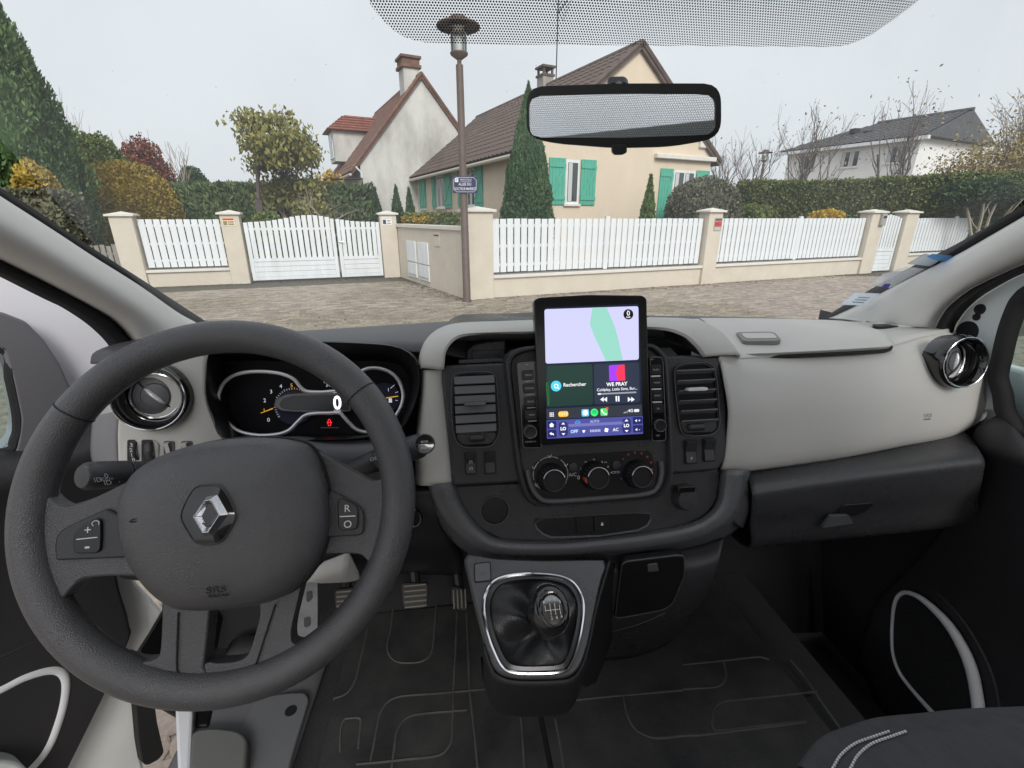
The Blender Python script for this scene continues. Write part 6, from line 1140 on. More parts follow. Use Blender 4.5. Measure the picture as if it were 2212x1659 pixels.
# spokes: traced outlines with fillets into the rim
Ls_ = whp(fs(WH.hits(1, [(290, 1490), (345, 1560), (405, 1603), (470, 1612), (640, 1560), (850, 1460), (1000, 1400)])), fs(WH.hits(4, [(1000, 420), (830, 405), (620, 415), (545, 435), (490, 490), (430, 560)])), [rimpt(a) for a in (205, 197, 190, 182, 175, 170)])
obj("spoke", prism(WH, Ls_, -.014, .006), leather, sw_, bevel=.009, seg=3)
Z5 = lambda pts: [(438.9 + a * .3307, 658.3 + b * .3307) for a, b in pts]
Rs_ = whp(fs(WH.hitd(Z5([(600, 920), (760, 965), (900, 1040), (1040, 1115), (1105, 1148), (1150, 1145), (1190, 1110), (1235, 1050)]))), [rimpt(a) for a in (12, 5, -2, -9, -16, -22)], fs(WH.hits(5, [(235, 420), (205, 345), (168, 298), (130, 268), (60, 262), (-60, 262), (-300, 262)])))
obj("spoke", prism(WH, Rs_, -.014, .006), leather, sw_, bevel=.007, seg=3)
Lb = whp(fs(WH.hits(4, [(1068, 560), (1065, 700), (1055, 880), (1035, 930), (985, 958), (890, 962), (770, 925)])), [rimpt(a) for a in (240, 246, 252, 258, 264, 270)], fs(WH.hits(4, [(1330, 1000), (1345, 880), (1370, 640), (1370, 560)])))
Rb = whp(fs(WH.hits(4, [(1690, 560), (1695, 660), (1660, 800), (1620, 910), (1560, 955), (1440, 970), (1360, 965), (1335, 985)])), [rimpt(a) for a in (268, 276, 284, 292, 300, 307)], fs(WH.hits(4, [(2165, 765), (1990, 842), (1912, 843), (1895, 800), (1905, 700), (1960, 460), (1950, 380)])))
obj("lower_spoke", prism(WH, Lb, -.016, .0045), leather, sw_, bevel=.007, seg=3); obj("lower_spoke", prism(WH, Rb, -.016, .004), leather, sw_, bevel=.007, seg=3)
obj("spoke_seam", tube([WH.p(p.x, p.y, .0056) for p in cat([Vector(p) for p in WH.hits(4, [(1158, 650), (1150, 880), (1148, 1000), (1165, 1070), (1205, 1118), (1265, 1137), (1400, 1132), (1520, 1103), (1600, 1060), (1660, 980), (1710, 830), (1785, 600)], .0048)], 5)], .0009, 5), rubber, sw_)
hubp = q(1, [(745, 1620), (760, 1550), (800, 1470), (860, 1390), (980, 1310), (1150, 1245), (1350, 1200), (1550, 1178), (1700, 1175), (1850, 1190), (1960, 1222), (2020, 1290), (2060, 1390), (2090, 1500), (2102, 1640)]) + q(4, [(2105, 80), (2085, 200), (2040, 330), (1960, 450), (1890, 520), (1790, 575), (1680, 610), (1500, 642), (1350, 655), (1220, 655), (1120, 640), (1040, 600), (950, 525), (850, 400), (775, 250), (745, 100)])
hpl = [Vector(p) for p in WH.hitd(hubp, .03)]; hc = WH.hit(466, 1120, .03)
Pk = lambda k: [Vector(hc) + (p - Vector(hc)) * k for p in cat(hpl, 4, True)]
hub = obj("hub_cover", bands(WH, [(Pk(.97), -.01), (Pk(1.0), .012), (Pk(1.0), .022), (Pk(.97), .031), (Pk(.90), .038), (Pk(.75), .044), (Pk(.5), .048), (Pk(.25), .050), (Pk(.02), .0505)], 110, hc), leather, sw_)
obj("hub_gap", tube([WH.p(p.x, p.y, .007) for p in Pk(1.0)], .0022, 6, closed=True), rubber, sw_)
obj("hub_core", prism(WH, Pk(.93), -.05, .0), blackp, sw_)
Z4 = lambda pts: [(a * .3307, 658.3 + b * .3307) for a, b in pts]
bw = [(1180, 1385), (1230, 1270), (1280, 1190), (1440, 1182), (1500, 1270), (1545, 1380), (1500, 1470), (1445, 1552), (1290, 1566), (1235, 1480)]
BD = Fr(WH.p(0, 0, .0505), WH.u, WH.v); bo = [Vector(p) for p in BD.hitd(Z4(bw))]; bc = sum(bo, Vector((0, 0))) / len(bo)
obj("badge_ring", bands(BD, [([bc + (p - bc) * 1.12 for p in rpoly(bo, .008)], -.004), ([bc + (p - bc) * 1.03 for p in rpoly(bo, .008)], .0022), ([bc + (p - bc) * .98 for p in rpoly(bo, .008)], .0005)], 60, bc), leather, hub)
bdg = obj("badge_plate", dome(BD, rpoly(bo, .008), .0012, .0028, 5, 2, .004, bc), gloss, hub)
dO = BD.hitd(Z4([(1398, 1241), (1424, 1243), (1488, 1362), (1484, 1378), (1392, 1508), (1332, 1510), (1250, 1390), (1254, 1378), (1340, 1262)]), .004); dO = BD.hitd(Z4([(1342, 1256), (1416, 1241), (1488, 1370), (1392, 1508), (1330, 1511), (1249, 1386)]), .004)
dI = BD.hitd(Z4([(1358, 1300), (1372, 1300), (1410, 1372), (1362, 1452), (1350, 1452), (1318, 1382)]), .004)
m6 = [(a[0] * .5 + b[0] * .5, a[1] * .5 + b[1] * .5) for a, b in zip(dO, dI)]; V = [BD.p(*p, .0032) for p in dO] + [BD.p(*p, .0095) for p in m6] + [BD.p(*p, .0038) for p in dI]
obj("diamond_badge", mesh(V, [(r * 6 + i, r * 6 + (i + 1) % 6, r * 6 + 6 + (i + 1) % 6, r * 6 + 6 + i) for r in (0, 1) for i in range(6)]), chrome, bdg, smooth=False, bevel=.0006)
h_ = WH.hits(4, [(1405, 508)], .043)[0]; AF = Fr(WH.p(h_[0], h_[1], .0435), WH.u, (WH.v * .95 - WH.n * -.28)); AF = Fr(WH.p(h_[0], h_[1], .0442), WH.u, WH.v * .96 + WH.n * .27)
text("SRS", AF, 0, .001, 0, .0088, M("emboss_dark", (.055, .053, .057), .5), hub, "embossed_mark", ex=.0012, xs=1.35); text("AIRBAG", AF, .001, -.0048, -.0005, .0046, MATS["emboss_dark"], hub, "embossed_mark", ex=.0012, xs=1.2)
for pts in ([(850, 1415), (868, 1400), (915, 1395), (905, 1410), (870, 1420)],): p_ = [WH.p(*WH.hit(x, y, .044), .0448) for x, y in Z4(pts)]; obj("hub_mark", tube(p_, .0006, 4, closed=True), rubber, hub)
p_ = [WH.p(*WH.hit(x, y, .040), .041) for x, y in Z5([(505, 1315), (530, 1325), (565, 1320), (585, 1308)])]; obj("hub_scratch", tube(p_, .0006, 4), mid, hub)
# thumb switches
podL = fs(WH.hits(4, [(415, 300), (410, 200), (430, 130), (480, 88), (600, 30), (735, -30)]), 4) + [Vector(p) for p in WH.hits(4, [(900, 60), (900, 280)])]
pd = obj("switch_pod", prism(WH, podL, .003, .0105), char, sw_, bevel=.002); swl = WH.hits(4, [(482, 250), (480, 165), (505, 118), (600, 48), (640, 38), (660, 60), (660, 180), (655, 245), (630, 266), (500, 268)], .012)
tb = obj("thumb_switch", prism(WH, rpoly(swl, .004), .0105, .0135), M("switch_black", (.015, .015, .016), .3), pd, bevel=.001); h2 = WH.hits(4, [(495, 178), (632, 164), (568, 120), (565, 222), (620, 74)], .0137)
obj("switch_line", tube([WH.p(*h2[0], .0137), WH.p(*h2[1], .0137)], .0006, 4), ink, tb); text("+", WH, *h2[2], .0137, .012, ink, tb, "symbol"); text("-", WH, *h2[3], .0137, .014, ink, tb, "symbol", bold=.0003); obj("limiter_symbol", tube([WH.p(h2[4][0] + .0032 * math.cos(t), h2[4][1] + .0026 * math.sin(t), .0137) for t in np.linspace(-.6, 4.2, 18)], .00045, 4), ink, tb)
podR = WH.hitd(Z5([(810, 1510), (820, 1300), (840, 1200), (900, 1230), (1040, 1310), (1062, 1360), (1060, 1470), (1040, 1495)])); pd2 = obj("switch_pod", prism(WH, rpoly(podR, .005), .003, .0105), char, sw_, bevel=.002)
swr = WH.hitd(Z5([(878, 1300), (890, 1265), (910, 1262), (1000, 1308), (1014, 1340), (1012, 1440), (1000, 1466), (905, 1476), (884, 1450)]), .012); tb = obj("thumb_switch", prism(WH, rpoly(swr, .004), .0105, .0135), MATS["switch_black"], pd2, bevel=.001); h2 = WH.hitd(Z5([(892, 1384), (995, 1380), (940, 1333), (944, 1436)]), .0137)
obj("switch_line", tube([WH.p(*h2[0], .0137), WH.p(*h2[1], .0137)], .0007, 4), ink, tb); text("R", WH, *h2[2], .0137, .0105, ink, tb, "symbol"); text("O", WH, *h2[3], .0137, .0105, ink, tb, "symbol")
# column stalks
def stalk(p0, p1, rr_, label, name):
    t = thing(name, label, "stalk", p0); ax = (p1 - p0).normalized(); u_ = ax.cross(Z).normalized(); F_ = Fr(p0, u_, ax.cross(u_)); L = (p1 - p0).length
    s_ = F_.n.dot(ax); F_ = F_ if s_ > 0 else Fr(p0, F_.v, F_.u)
    obj("stem", lathe(F_, [(rr_ * a, L * b) for a, b in ((.75, -.3), (.8, 0), (.9, .25), (.95, .38), (.9, .39), (.9, .41), (1., .42))], 24), char, t)
    obj("twist_grip", lathe(F_, [(rr_ * a, L * b) for a, b in ((.9, .42), (1., .43), (1.05, .8), (1., .94), (.8, .99), (.02, 1.))], 24), char, t)
    return t, F_, L
sA = atY(*q(1, [(1000, 1395)])[0], .62); sB = atY(*q(1, [(524, 1430)])[0], .55)
tL, SFm, L = stalk(sA, sB, .0165, "left black light stalk with white lamp symbols behind the steering wheel", "light_stalk")
SK = Fr(atY(*q(1, [(640, 1420)])[0], .538), (sA - sB).normalized(), Z)
for x, y, s_, sz in ((583, 1398, "*", .014), (688, 1408, "0", .009), (675, 1438, "=DD=", .006), (617, 1465, "ID", .009), (672, 1467, "ID", .009), (757, 1412, ".", .012)): h_ = SK.hits(1, [(x, y)], .0)[0]; text(s_, SK, *h_, .0, sz, ink, tL, "symbol")
sA = atY(*q(2, [(60, 1385)])[0], .625); sB = atY(*q(2, [(540, 1218)])[0], .575)
tR, SFm, L = stalk(sA, sB, .0165, "right black wiper stalk with round white symbols on its tip", "wiper_stalk")
ec = (C0 - sB).normalized(); EF = Fr(sB + ec * .004, Vector((1, 0, 0)) - ec * ec.x, ec.cross(Vector((1, 0, 0)) - ec * ec.x)); ecap = obj("end_cap", lathe(EF, [(.0135, -.012), (.0138, .003), (.012, .006), (.001, .0065)], 24), gloss, tR); obj("cap_ring", tube([EF.p(.0125 * math.cos(t), .0125 * math.sin(t), .0055) for t in np.linspace(0, 2 * math.pi, 28, endpoint=False)], .0007, 4, closed=True), mid, ecap)
obj("cap_line", tube([EF.p(-.012, .0, .0068), EF.p(.012, .0, .0068)], .0004, 4), mid, ecap); text("ooo", EF, 0, .0035, .0068, .006, ink, ecap, "symbol"); text("ooo", EF, 0, -.0045, .0068, .006, ink, ecap, "symbol")
WKF = Fr(atY(*q(2, [(215, 1310)])[0], .585), Vector((1, -.1, .3)), Z); h_ = WKF.hits(2, [(213, 1308)], 0)[0]; text("oo", WKF, *h_, 0, .012, ink, tR, "symbol")
ig = atY(*q(5, [(470, 40)])[0], .66); obj("ignition_ring", tube([ig + Vector((.012 * math.cos(t), 0, .016 * math.sin(t))) for t in np.linspace(0, 2 * math.pi, 24, endpoint=False)], .0025, 6, closed=True), gloss, db)
# ================================================================== REAR-VIEW MIRROR
mc = atY(1345, 245, .63); mn = Vector((-.27, -.96, -.075)).normalized(); mu = Z.cross(mn).normalized(); MF = Fr(mc, mu, mn.cross(mu))
mr = thing("rear_view_mirror", "black rear-view mirror hanging from the windscreen", "mirror", mc)
mo = [(1138, 188), (1345, 181), (1556, 181), (1557, 298), (1450, 317), (1330, 320), (1200, 310), (1138, 296)]
mi = [(1143, 207), (1345, 202), (1545, 203), (1544, 291), (1345, 298), (1144, 297)]
mO, mI = rpoly(MF.hitd(mo), .02, 6), rpoly(MF.hitd(mi, .001), .013, 6); c_m = MF.hit(1345, 248)
obj("housing", bands(MF, [([Vector(c_m) + (Vector(p) - Vector(c_m)) * .45 for p in mO], -.045), ([Vector(c_m) + (Vector(p) - Vector(c_m)) * .85 for p in mO], -.032), (mO, -.008), (mO, .003), (mI, .004), (mI, .0005)], 140, c_m), M("mirror_black", (.014, .016, .016), .4), mr)
obj("mirror_glass", prism(MF, mI, -.002, .0008), M("mirror_silver", (.80, .83, .84), .02, 1.), mr)
ml = MF.hitd([(1322, 312), (1354, 312), (1354, 330), (1345, 334), (1328, 334), (1322, 328)], .006); obj("dip_lever", prism(MF, rpoly(ml, .002), -.012, .008), blackp, mr, bevel=.001)
ms = on_ws(1333, 172) + Vector((0, -.006, -.006)); obj("stem", tube([ms, ms.lerp(mc, .5) + Vector((0, .01, .012)), mc - mn * .03], [.004, .009, .016], 12), blackp, mr)
mtp = [(1310, 200), (1312, 172), (1318, 165), (1348, 164), (1356, 170), (1358, 200)]; MT = Fr(on_ws(1333, 182), (1, 0, 0), wsc(.24, 1) - wsc(.24, 0)); obj("mount_foot", prism(MT, rpoly(MT.hitd(mtp), .003), 0, .012), blackp, mr, bevel=.002)
# ================================================================== DOORS
HG = Vector((-.62, 1.05, 0)); LD = Fr((HG.x, HG.y, H), (.559, .829, 0), Z)
dl = thing("driver_door", "open driver door with dark trim, window and pale speaker ring", "door", (HG.x, HG.y, z(-1.2)))
ddark = M("door_trim_dark", (.026, .025, .028), .5, bump=.4, bscale=900, var=.06, vscale=8); dgrey = M("door_frame_grey", (.15, .147, .158), .6, bump=.2, bscale=900)
shell = LD.hitd([(353, 1319), (330, 1360), (300, 1405), (291, 1516), (300, 1600), (312, 1659), (325, 1740), (-250, 1800), (-250, 480), (60, 560), (150, 625), (215, 690), (262, 780), (262, 1000), (262, 1200), (300, 1260)], -.02)
# painted shell as a ring round the window opening
gl_o = [(-250, 660), (0, 745), (20, 812), (40, 903), (34, 950), (5, 985), (-250, 1020)]
so_ = LD.hitd([(-250, 480), (60, 560), (150, 625), (215, 690), (258, 775), (262, 900), (258, 1000), (-250, 1060), (-250, 1015), (0, 978), (30, 946), (37, 903), (20, 820), (0, 753), (-250, 665)], -.02)
obj("door_frame", prism(LD, so_, -.06, -.02), paint, dl, bevel=.006, seg=3)
obj("door_shell", prism(LD, LD.hitd([(353, 1319), (330, 1360), (300, 1405), (291, 1516), (300, 1600), (312, 1659), (325, 1760), (-250, 1850), (-250, 1062), (258, 1002), (262, 1200), (300, 1262)], -.02), -.06, -.02), M("door_paint_grey", (.84, .86, .84), .35, var=.04, vscale=6), dl, bevel=.008, seg=3)
obj("window_surround", prism(LD, rpoly(LD.hitd([(-250, 640), (0, 673), (50, 693), (90, 733), (123, 783), (147, 836), (152, 858), (140, 880), (66, 981), (25, 976), (32, 946), (37, 903), (20, 820), (0, 753), (-250, 680)]), .006), -.018, .012), dgrey, dl, bevel=.006, seg=3)
obj("window_rubber", tube([LD.p(p.x, p.y, .004) for p in cat([Vector(p) for p in LD.hitd([(-250, 668), (0, 747), (22, 815), (39, 903), (33, 948), (0, 980), (-250, 1012)], .004)], 4)], .008, 8), rubber, dl)
obj("window_glass", prism(LD, LD.hitd([(-250, 665), (0, 750), (22, 818), (39, 903), (32, 948), (0, 980), (-250, 1015)], -.012), -.016, -.012), Mglass("side_glass", (.80, .88, .86), .06), dl)
tr0 = [LD.p(*LD.hit(x, y, -.01), -.01) for x, y in [(-250, 1020), (-100, 997), (0, 980), (66, 978), (140, 950), (200, 920), (235, 900)]]
tr1 = [LD.p(*LD.hit(x, y, .035), .035) for x, y in [(-250, 1050), (-100, 1022), (0, 1000), (66, 994), (140, 980), (200, 960), (240, 945)]]
tr2 = [LD.p(*LD.hit(x, y, .055), .055) for x, y in [(-250, 1110), (-100, 1075), (0, 1046), (50, 1026), (120, 1010), (190, 1000), (245, 1000)]]
tr3 = [LD.p(*LD.hit(x, y, .045), .045) for x, y in [(-250, 1180), (-100, 1140), (0, 1100), (60, 1080), (130, 1070), (200, 1075), (246, 1090)]]
tr4 = [LD.p(*LD.hit(x, y, .02), .02) for x, y in [(-250, 1300), (-100, 1290), (0, 1280), (80, 1270), (150, 1260), (210, 1250), (247, 1243)]]
tr5 = [LD.p(*LD.hit(x, y, .012), .012) for x, y in [(-250, 1420), (-100, 1410), (0, 1400), (80, 1390), (170, 1370), (235, 1350), (272, 1340)]]
tr6 = [LD.p(*LD.hit(x, y, .012), .012) for x, y in [(-250, 1560), (-100, 1540), (0, 1530), (80, 1510), (150, 1495), (205, 1470), (262, 1405)]]
tr7 = [LD.p(*LD.hit(x, y, .010), .010) for x, y in [(-250, 1860), (-120, 1830), (-40, 1810), (20, 1790), (60, 1775), (85, 1760), (100, 1735)]]
obj("door_trim", loft([tr0, tr1, tr2, tr3, tr4, tr5, tr6, tr7], 50, 5), ddark, dl, solid=.01)
obj("trim_crease", tube(cat([LD.p(*LD.hit(x, y, .018), .018) for x, y in [(-250, 1500), (-100, 1455), (0, 1418), (60, 1390), (110, 1372)]], 5), .005, 8), ddark, dl)
ringp = cat([Vector(p) for p in LD.hitd([(-160, 1556), (-60, 1512), (0, 1487), (50, 1462), (100, 1447), (128, 1450), (139, 1472), (135, 1515), (122, 1563), (102, 1612), (68, 1655), (10, 1705), (-80, 1735), (-160, 1700), (-190, 1620)], .016)], 5, True)
spk = obj("speaker_ring", tube([LD.p(p.x, p.y, .016) for p in ringp], .0095, 10, closed=True), M("ring_silver", (.72, .73, .74), .35), dl); obj("speaker_grille", prism(LD, ringp, .004, .015), M("grille_black", (.012, .012, .013), .7, bump=1., bscale=260), spk)
obj("hinge_cover", prism(LD, rpoly(LD.hitd([(293, 1512), (335, 1520), (340, 1560), (355, 1625), (345, 1640), (318, 1655), (308, 1648), (300, 1600)], .0), .01), -.05, .0), rubber, dl, bevel=.006)
obj("door_pocket", prism(LD, rpoly(LD.hitd([(-100, 1640), (0, 1637), (40, 1642), (62, 1665), (40, 1720), (-100, 1720)], .05), .02), .02, .06), M("pocket_pale", (.62, .66, .64), .4), dl, bevel=.01)
# passenger door (closed)
RD = Fr((1.045, 1.05, H), (0, -1, 0), Z); dr = thing("passenger_door", "passenger door with dark trim, white speaker ring and white window corner", "door", (1.06, .8, z(-1.2)))
obj("door_shell", box((1.11, .45, z(-.74)), .03, 1.4, .92), paint, dr, bevel=.008)  # outer skin added behind the trim to stop daylight leaking in
wp = RD.hits(3, [(1700, 520), (1748, 500), (1775, 435), (1830, 355), (1890, 298), (1960, 245), (2100, 160), (2212, 105), (2700, -90), (2700, 20), (2212, 225), (2150, 330), (2100, 450), (2070, 560), (2035, 700), (2010, 790), (2060, 900), (2060, 1000), (1900, 1000), (1800, 700)], -.004)
obj("window_corner", prism(RD, wp, -.03, -.004), M("corner_white", (.68, .72, .72), .35), dr, bevel=.003)
for x, y, r in ((1925, 345, .0105), (1903, 395, .0072), (1843, 488, .021)): h_ = RD.hits(3, [(x, y)], -.003)[0]; obj("mounting_hole", lathe(RD, [(r, -.004), (r * .97, -.002), (r * .6, -.0032), (.001, -.0035)], 24, *h_), rubber, dr)
rbp = [RD.p(p.x, p.y, .004) for p in cat([Vector(p) for p in RD.hits(3, [(2700, 70), (2300, 215), (2200, 280), (2150, 370), (2105, 500), (2070, 650), (2045, 780), (2075, 900), (2090, 1000), (2140, 1090), (2230, 1180), (2700, 1300)], .004)], 5)]
obj("window_rubber", tube(rbp, .0155, 10), rubber, dr)
obj("window_glass", prism(RD, RD.hits(3, [(2700, 90), (2300, 240), (2170, 380), (2110, 600), (2080, 800), (2110, 980), (2230, 1150), (2700, 1290)], -.01), -.014, -.010), MATS["side_glass"], dr)
def rdp(pts, c): return [RD.p(*RD.hit(x, y, k), k) for (x, y), k in zip(pts, c if isinstance(c, list) else [c] * len(pts))]
d0_ = rdp(q(3, [(1945, 1085), (2045, 1032), (2110, 1078), (2212, 1180), (2400, 1300), (2700, 1400)]), [.0, .006, .01, .012, .012, .012])
d1_ = rdp(q(3, [(1900, 1110), (2020, 1080), (2120, 1110), (2230, 1215), (2400, 1340), (2700, 1460)]), [.02, .035, .045, .05, .05, .05])
d2_ = rdp(q(3, [(1870, 1180), (1960, 1240), (2080, 1280), (2212, 1330), (2400, 1450), (2700, 1580)]), [.03, .055, .065, .07, .07, .07])
d3_ = rdp(q(3, [(1880, 1300), (1960, 1380), (2080, 1430), (2212, 1480), (2400, 1580), (2700, 1700)]), [.03, .045, .05, .055, .055, .055])
d4_ = rdp([(2050, 1120), (2100, 1150), (2160, 1180), (2212, 1200), (2300, 1240), (2420, 1290)], .03)
d5_ = rdp([(1960, 1230), (2020, 1260), (2100, 1330), (2212, 1420), (2330, 1480), (2500, 1560)], .02)
d6_ = rdp([(1890, 1300), (1960, 1420), (2080, 1560), (2200, 1660), (2350, 1720), (2600, 1760)], .02)
d7_ = rdp([(1850, 1420), (1920, 1580), (2040, 1720), (2180, 1800), (2350, 1860), (2600, 1900)], .02)
obj("door_trim", loft([d0_, d1_, d2_, d3_, d4_, d5_, d6_, d7_], 40, 5, flip=True), ddark, dr, solid=.008)
rp_ = q(6, [(1445, 520), (1395, 548), (1370, 610), (1360, 700), (1355, 800), (1363, 920), (1400, 1030), (1470, 1130), (1570, 1245), (1680, 1360), (1780, 1440), (1860, 1440), (1905, 1370), (1917, 1300), (1908, 1200), (1875, 1030), (1815, 880), (1730, 740), (1630, 630), (1530, 550)]); rr0 = [.005, .0045, .004, .0035, .0035, .0035, .004, .0045, .005, .006, .008, .010, .0105, .0105, .0105, .0105, .010, .009, .0075, .006]
rcl = cat([Vector((*p, k * 10)) for p, k in zip(RD.hitd(rp_, .03), rr0)], 4, True); spk = obj("speaker_ring", tube([RD.p(p.x, p.y, .03) for p in rcl], [max(.003, p.z / 10) for p in rcl], 10, closed=True), M("ring_white", (.80, .80, .82), .4), dr); obj("speaker_grille", prism(RD, [(p.x, p.y) for p in rcl], .018, .029), MATS["grille_black"], spk)
obj("trim_crease", tube(cat(rdp(q(6, [(1650, 520), (1760, 630), (1860, 760), (1950, 920), (2010, 1060), (2045, 1200), (2060, 1330)]), .022), 5), .0035, 6), ddark, dr)
# ================================================================== FLOOR MATS, PEDALS, SEAT
FM = Fr((.15, .6, z(-.952)), (1, 0, 0), (0, 1, 0)); matm = M("mat_rubber", (.026, .026, .028), .6, vcol=(.075, .072, .068), vscale=9, bump=.25, bscale=420, detail=8); ribm = M("mat_rib", (.105, .098, .088), .85, var=.3, vscale=20)
def mat(name, label, outl, ribs):
    t = thing(name, label, "floor mat", FM.p(sum(p[0] for p in outl) / len(outl), sum(p[1] for p in outl) / len(outl)))
    obj("mat_sheet", prism(FM, rpoly(outl, .02), -.004, .004), matm, t, bevel=.0015)
    for r_ in ribs:
        hp_ = cat([Vector(p) for p in FM.hitd(r_, .004)], 5); obj("rib", tube([FM.p(p.x, p.y, .004) for p in hp_], .0024, 5), ribm, t)
    return t
Dz = lambda pts: [(658.3 + a * .372, 1097.2 + b * .372) for a, b in pts]
gx = FM.hit(1168, 1551)[0]
mat("floor_mat", "dusty black rubber floor mat below the steering wheel", [FM.hit(751, 1395)[0:2], (FM.hit(751, 1395)[0], .36), (gx - .004, .36), (gx - .004, -.95), (FM.hit(673, 1655)[0], -.95)],
    [Dz([(515, 560), (500, 700), (480, 790), (490, 850), (530, 890), (600, 900), (680, 890), (730, 850), (748, 780), (755, 680), (765, 560)]), Dz([(885, 610), (875, 850), (865, 1050), (858, 1300), (850, 1360), (810, 1420), (740, 1447), (600, 1460), (500, 1472), (300, 1490)]), Dz([(940, 610), (950, 850), (958, 1050), (985, 1300), (1005, 1510)]),
     Dz([(1085, 1048), (960, 1062), (750, 1080), (560, 1095), (480, 1130), (440, 1190), (425, 1250), (400, 1380), (382, 1470)]), Dz([(940, 1175), (750, 1190), (630, 1205), (570, 1240), (535, 1300), (520, 1400), (505, 1510)]), Dz([(370, 680), (345, 800), (320, 900), (290, 1010), (240, 1080), (165, 1110)]), Dz([(205, 1420), (210, 1290), (230, 1230), (270, 1220), (320, 1222), (325, 1260), (310, 1400)]), Dz([(1255, 1220), (1262, 1300), (1270, 1420), (1275, 1510)])])
mat("floor_mat", "black rubber floor mat on the passenger side of the gear console", [(gx + .006, -.95), (gx + .006, .42), (.545, .42), (.570, -.95)],
    [Dz([(1455, 1225), (1480, 1350), (1505, 1510)]), q(5, [(1520, 1218), (1800, 1190), (2212, 1155)]), q(6, [(0, 990), (250, 965), (420, 945), (500, 940), (560, 955)]), q(6, [(0, 1148), (140, 1140), (230, 1130), (270, 1095), (280, 1040), (260, 960)]), q(6, [(870, 1163), (600, 1195), (330, 1222), (250, 1235), (205, 1275), (195, 1340), (200, 1400), (240, 1415), (420, 1395), (800, 1355)]), q(5, [(1830, 1200), (1850, 1300), (1900, 1400), (1980, 1450), (2060, 1465), (2212, 1450), (2330, 1445), (2450, 1430), (2700, 1400), (3010, 1360)]), q(6, [(700, 960), (800, 1080), (900, 1230), (1000, 1370), (1060, 1450)])])
obj("step_trim", loft([[(-.535, -.9, z(-.935)), (-.535, .3, z(-.935)), (-.535, .9, z(-.93))], [(-.50, -.9, z(-.930)), (-.50, .3, z(-.930)), (-.50, .9, z(-.92))], [(-.40, -.9, z(-.945)), (-.40, .3, z(-.945)), (-.38, .9, z(-.94))], [(-.335, -.9, z(-.955)), (-.335, .3, z(-.955)), (-.31, .9, z(-.955))]], 30, 4), M("step_grey", (.16, .16, .168), .6, bump=.25, bscale=700), vb, solid=.004)
SB = Fr((-.42, .5, z(-.936)), (1, 0, 0), (0, 1, .0)); obj("step_cover", prism(SB, rpoly(SB.hits(4, [(1540, 1230), (1850, 1175), (1980, 1170), (2005, 1215), (1900, 1560), (1860, 1720), (1650, 1720), (1400, 1400)], .004), .015), -.004, .006), M("step_grey2", (.18, .182, .19), .6, bump=.25, bscale=700), vb, bevel=.003)
h_ = SB.hits(4, [(1885, 1288)], .006)[0]; obj("drain_hole", lathe(SB, [(.0115, .0062), (.0112, .0068), (.001, .0066)], 20, *h_), rubber, vb)
obj("seat_foot", prism(SB, rpoly(SB.hits(4, [(1240, 1420), (1400, 1400), (1560, 1425), (1610, 1480), (1590, 1720), (1220, 1720)], .03), .02), -.03, .035), M("foot_grey", (.17, .17, .16), .6), vb, bevel=.012, seg=3)
obj("seat_rail", prism(SB, SB.hits(4, [(1270, 1270), (1380, 1275), (1350, 1385), (1262, 1395)], .02), -.02, .02), blackp, vb, bevel=.005)
frf = Fr(atY(*q(4, [(1970, 640)])[0], .80), (1, 0, 0), (0, -.25, .97)); fr2 = obj("foot_rest", prism(frf, rpoly(frf.hits(4, [(1985, 440), (2060, 440), (2060, 760), (2000, 820), (1910, 840), (1905, 780)]), .006), -.02, 0), M("rest_grey", (.34, .34, .35), .6, var=.2, vscale=20), vb, bevel=.003)
for p in ([(1985, 515), (2022, 510), (2025, 560), (2000, 585), (1985, 575)], [(1970, 685), (2010, 678), (2012, 735), (1985, 750), (1968, 740)]): obj("rest_tab", prism(frf, rpoly(frf.hits(4, p, .001), .004), 0, .0015), M("rest_tab", (.11, .11, .115), .6), fr2, bevel=.0006)
def pedal(name, label, t_, pts, Y, nr, vert, par=None):
    P_ = q(t_, pts); c = atY(sum(p[0] for p in P_) / len(P_), sum(p[1] for p in P_) / len(P_), Y); f = Fr(c, (1, 0, 0), (0, .42, .91)); o = f.hitd(P_)
    t = thing(name, label, "pedal", c); pdm = obj("pedal_pad", prism(f, rpoly(o, .008), -.012, 0), M("pedal_rubber", (.055, .052, .048), .7, var=.2, vscale=30), t, bevel=.003)
    a0, a1 = min(p[0] for p in o), max(p[0] for p in o); b0, b1 = min(p[1] for p in o), max(p[1] for p in o)
    for k in range(nr):
        s = (k + .6) / (nr + .2)
        pth_ = [f.p(a0 + (a1 - a0) * s, b0 + .008, .001), f.p(a0 + (a1 - a0) * s, b1 - .008, .001)] if vert else [f.p(a0 + .006, b0 + (b1 - b0) * s, .001), f.p(a1 - .006, b0 + (b1 - b0) * s, .001)]
        obj("pedal_rib", tube(pth_, .0022, 5), M("rib_dust", (.26, .24, .20), .8), pdm)
    obj("pedal_arm", tube([f.p((a0 + a1) / 2, b1 - .02, -.012), f.p((a0 + a1) / 2 - .01, b1 + .1, -.06), f.p((a0 + a1) / 2 - .01, b1 + .3, -.02)], .011, 8), M("steel_dark", (.05, .05, .05), .4, .6), t); return t
pedal("brake_pedal", "wide brake pedal with worn ribbed rubber pad", 5, [(388, 462), (566, 462), (562, 590), (535, 625), (440, 632), (398, 610)], .82, 5, False)
pedal("clutch_pedal", "ribbed clutch pedal half hidden behind the steering wheel rim", 4, [(2162, 505), (2300, 490), (2310, 600), (2250, 650), (2175, 640)], .82, 5, False)
pedal("accelerator_pedal", "narrow accelerator pedal with upright ribs beside the console", 5, [(715, 482), (790, 490), (822, 600), (818, 640), (750, 640), (715, 590)], .84, 4, True)
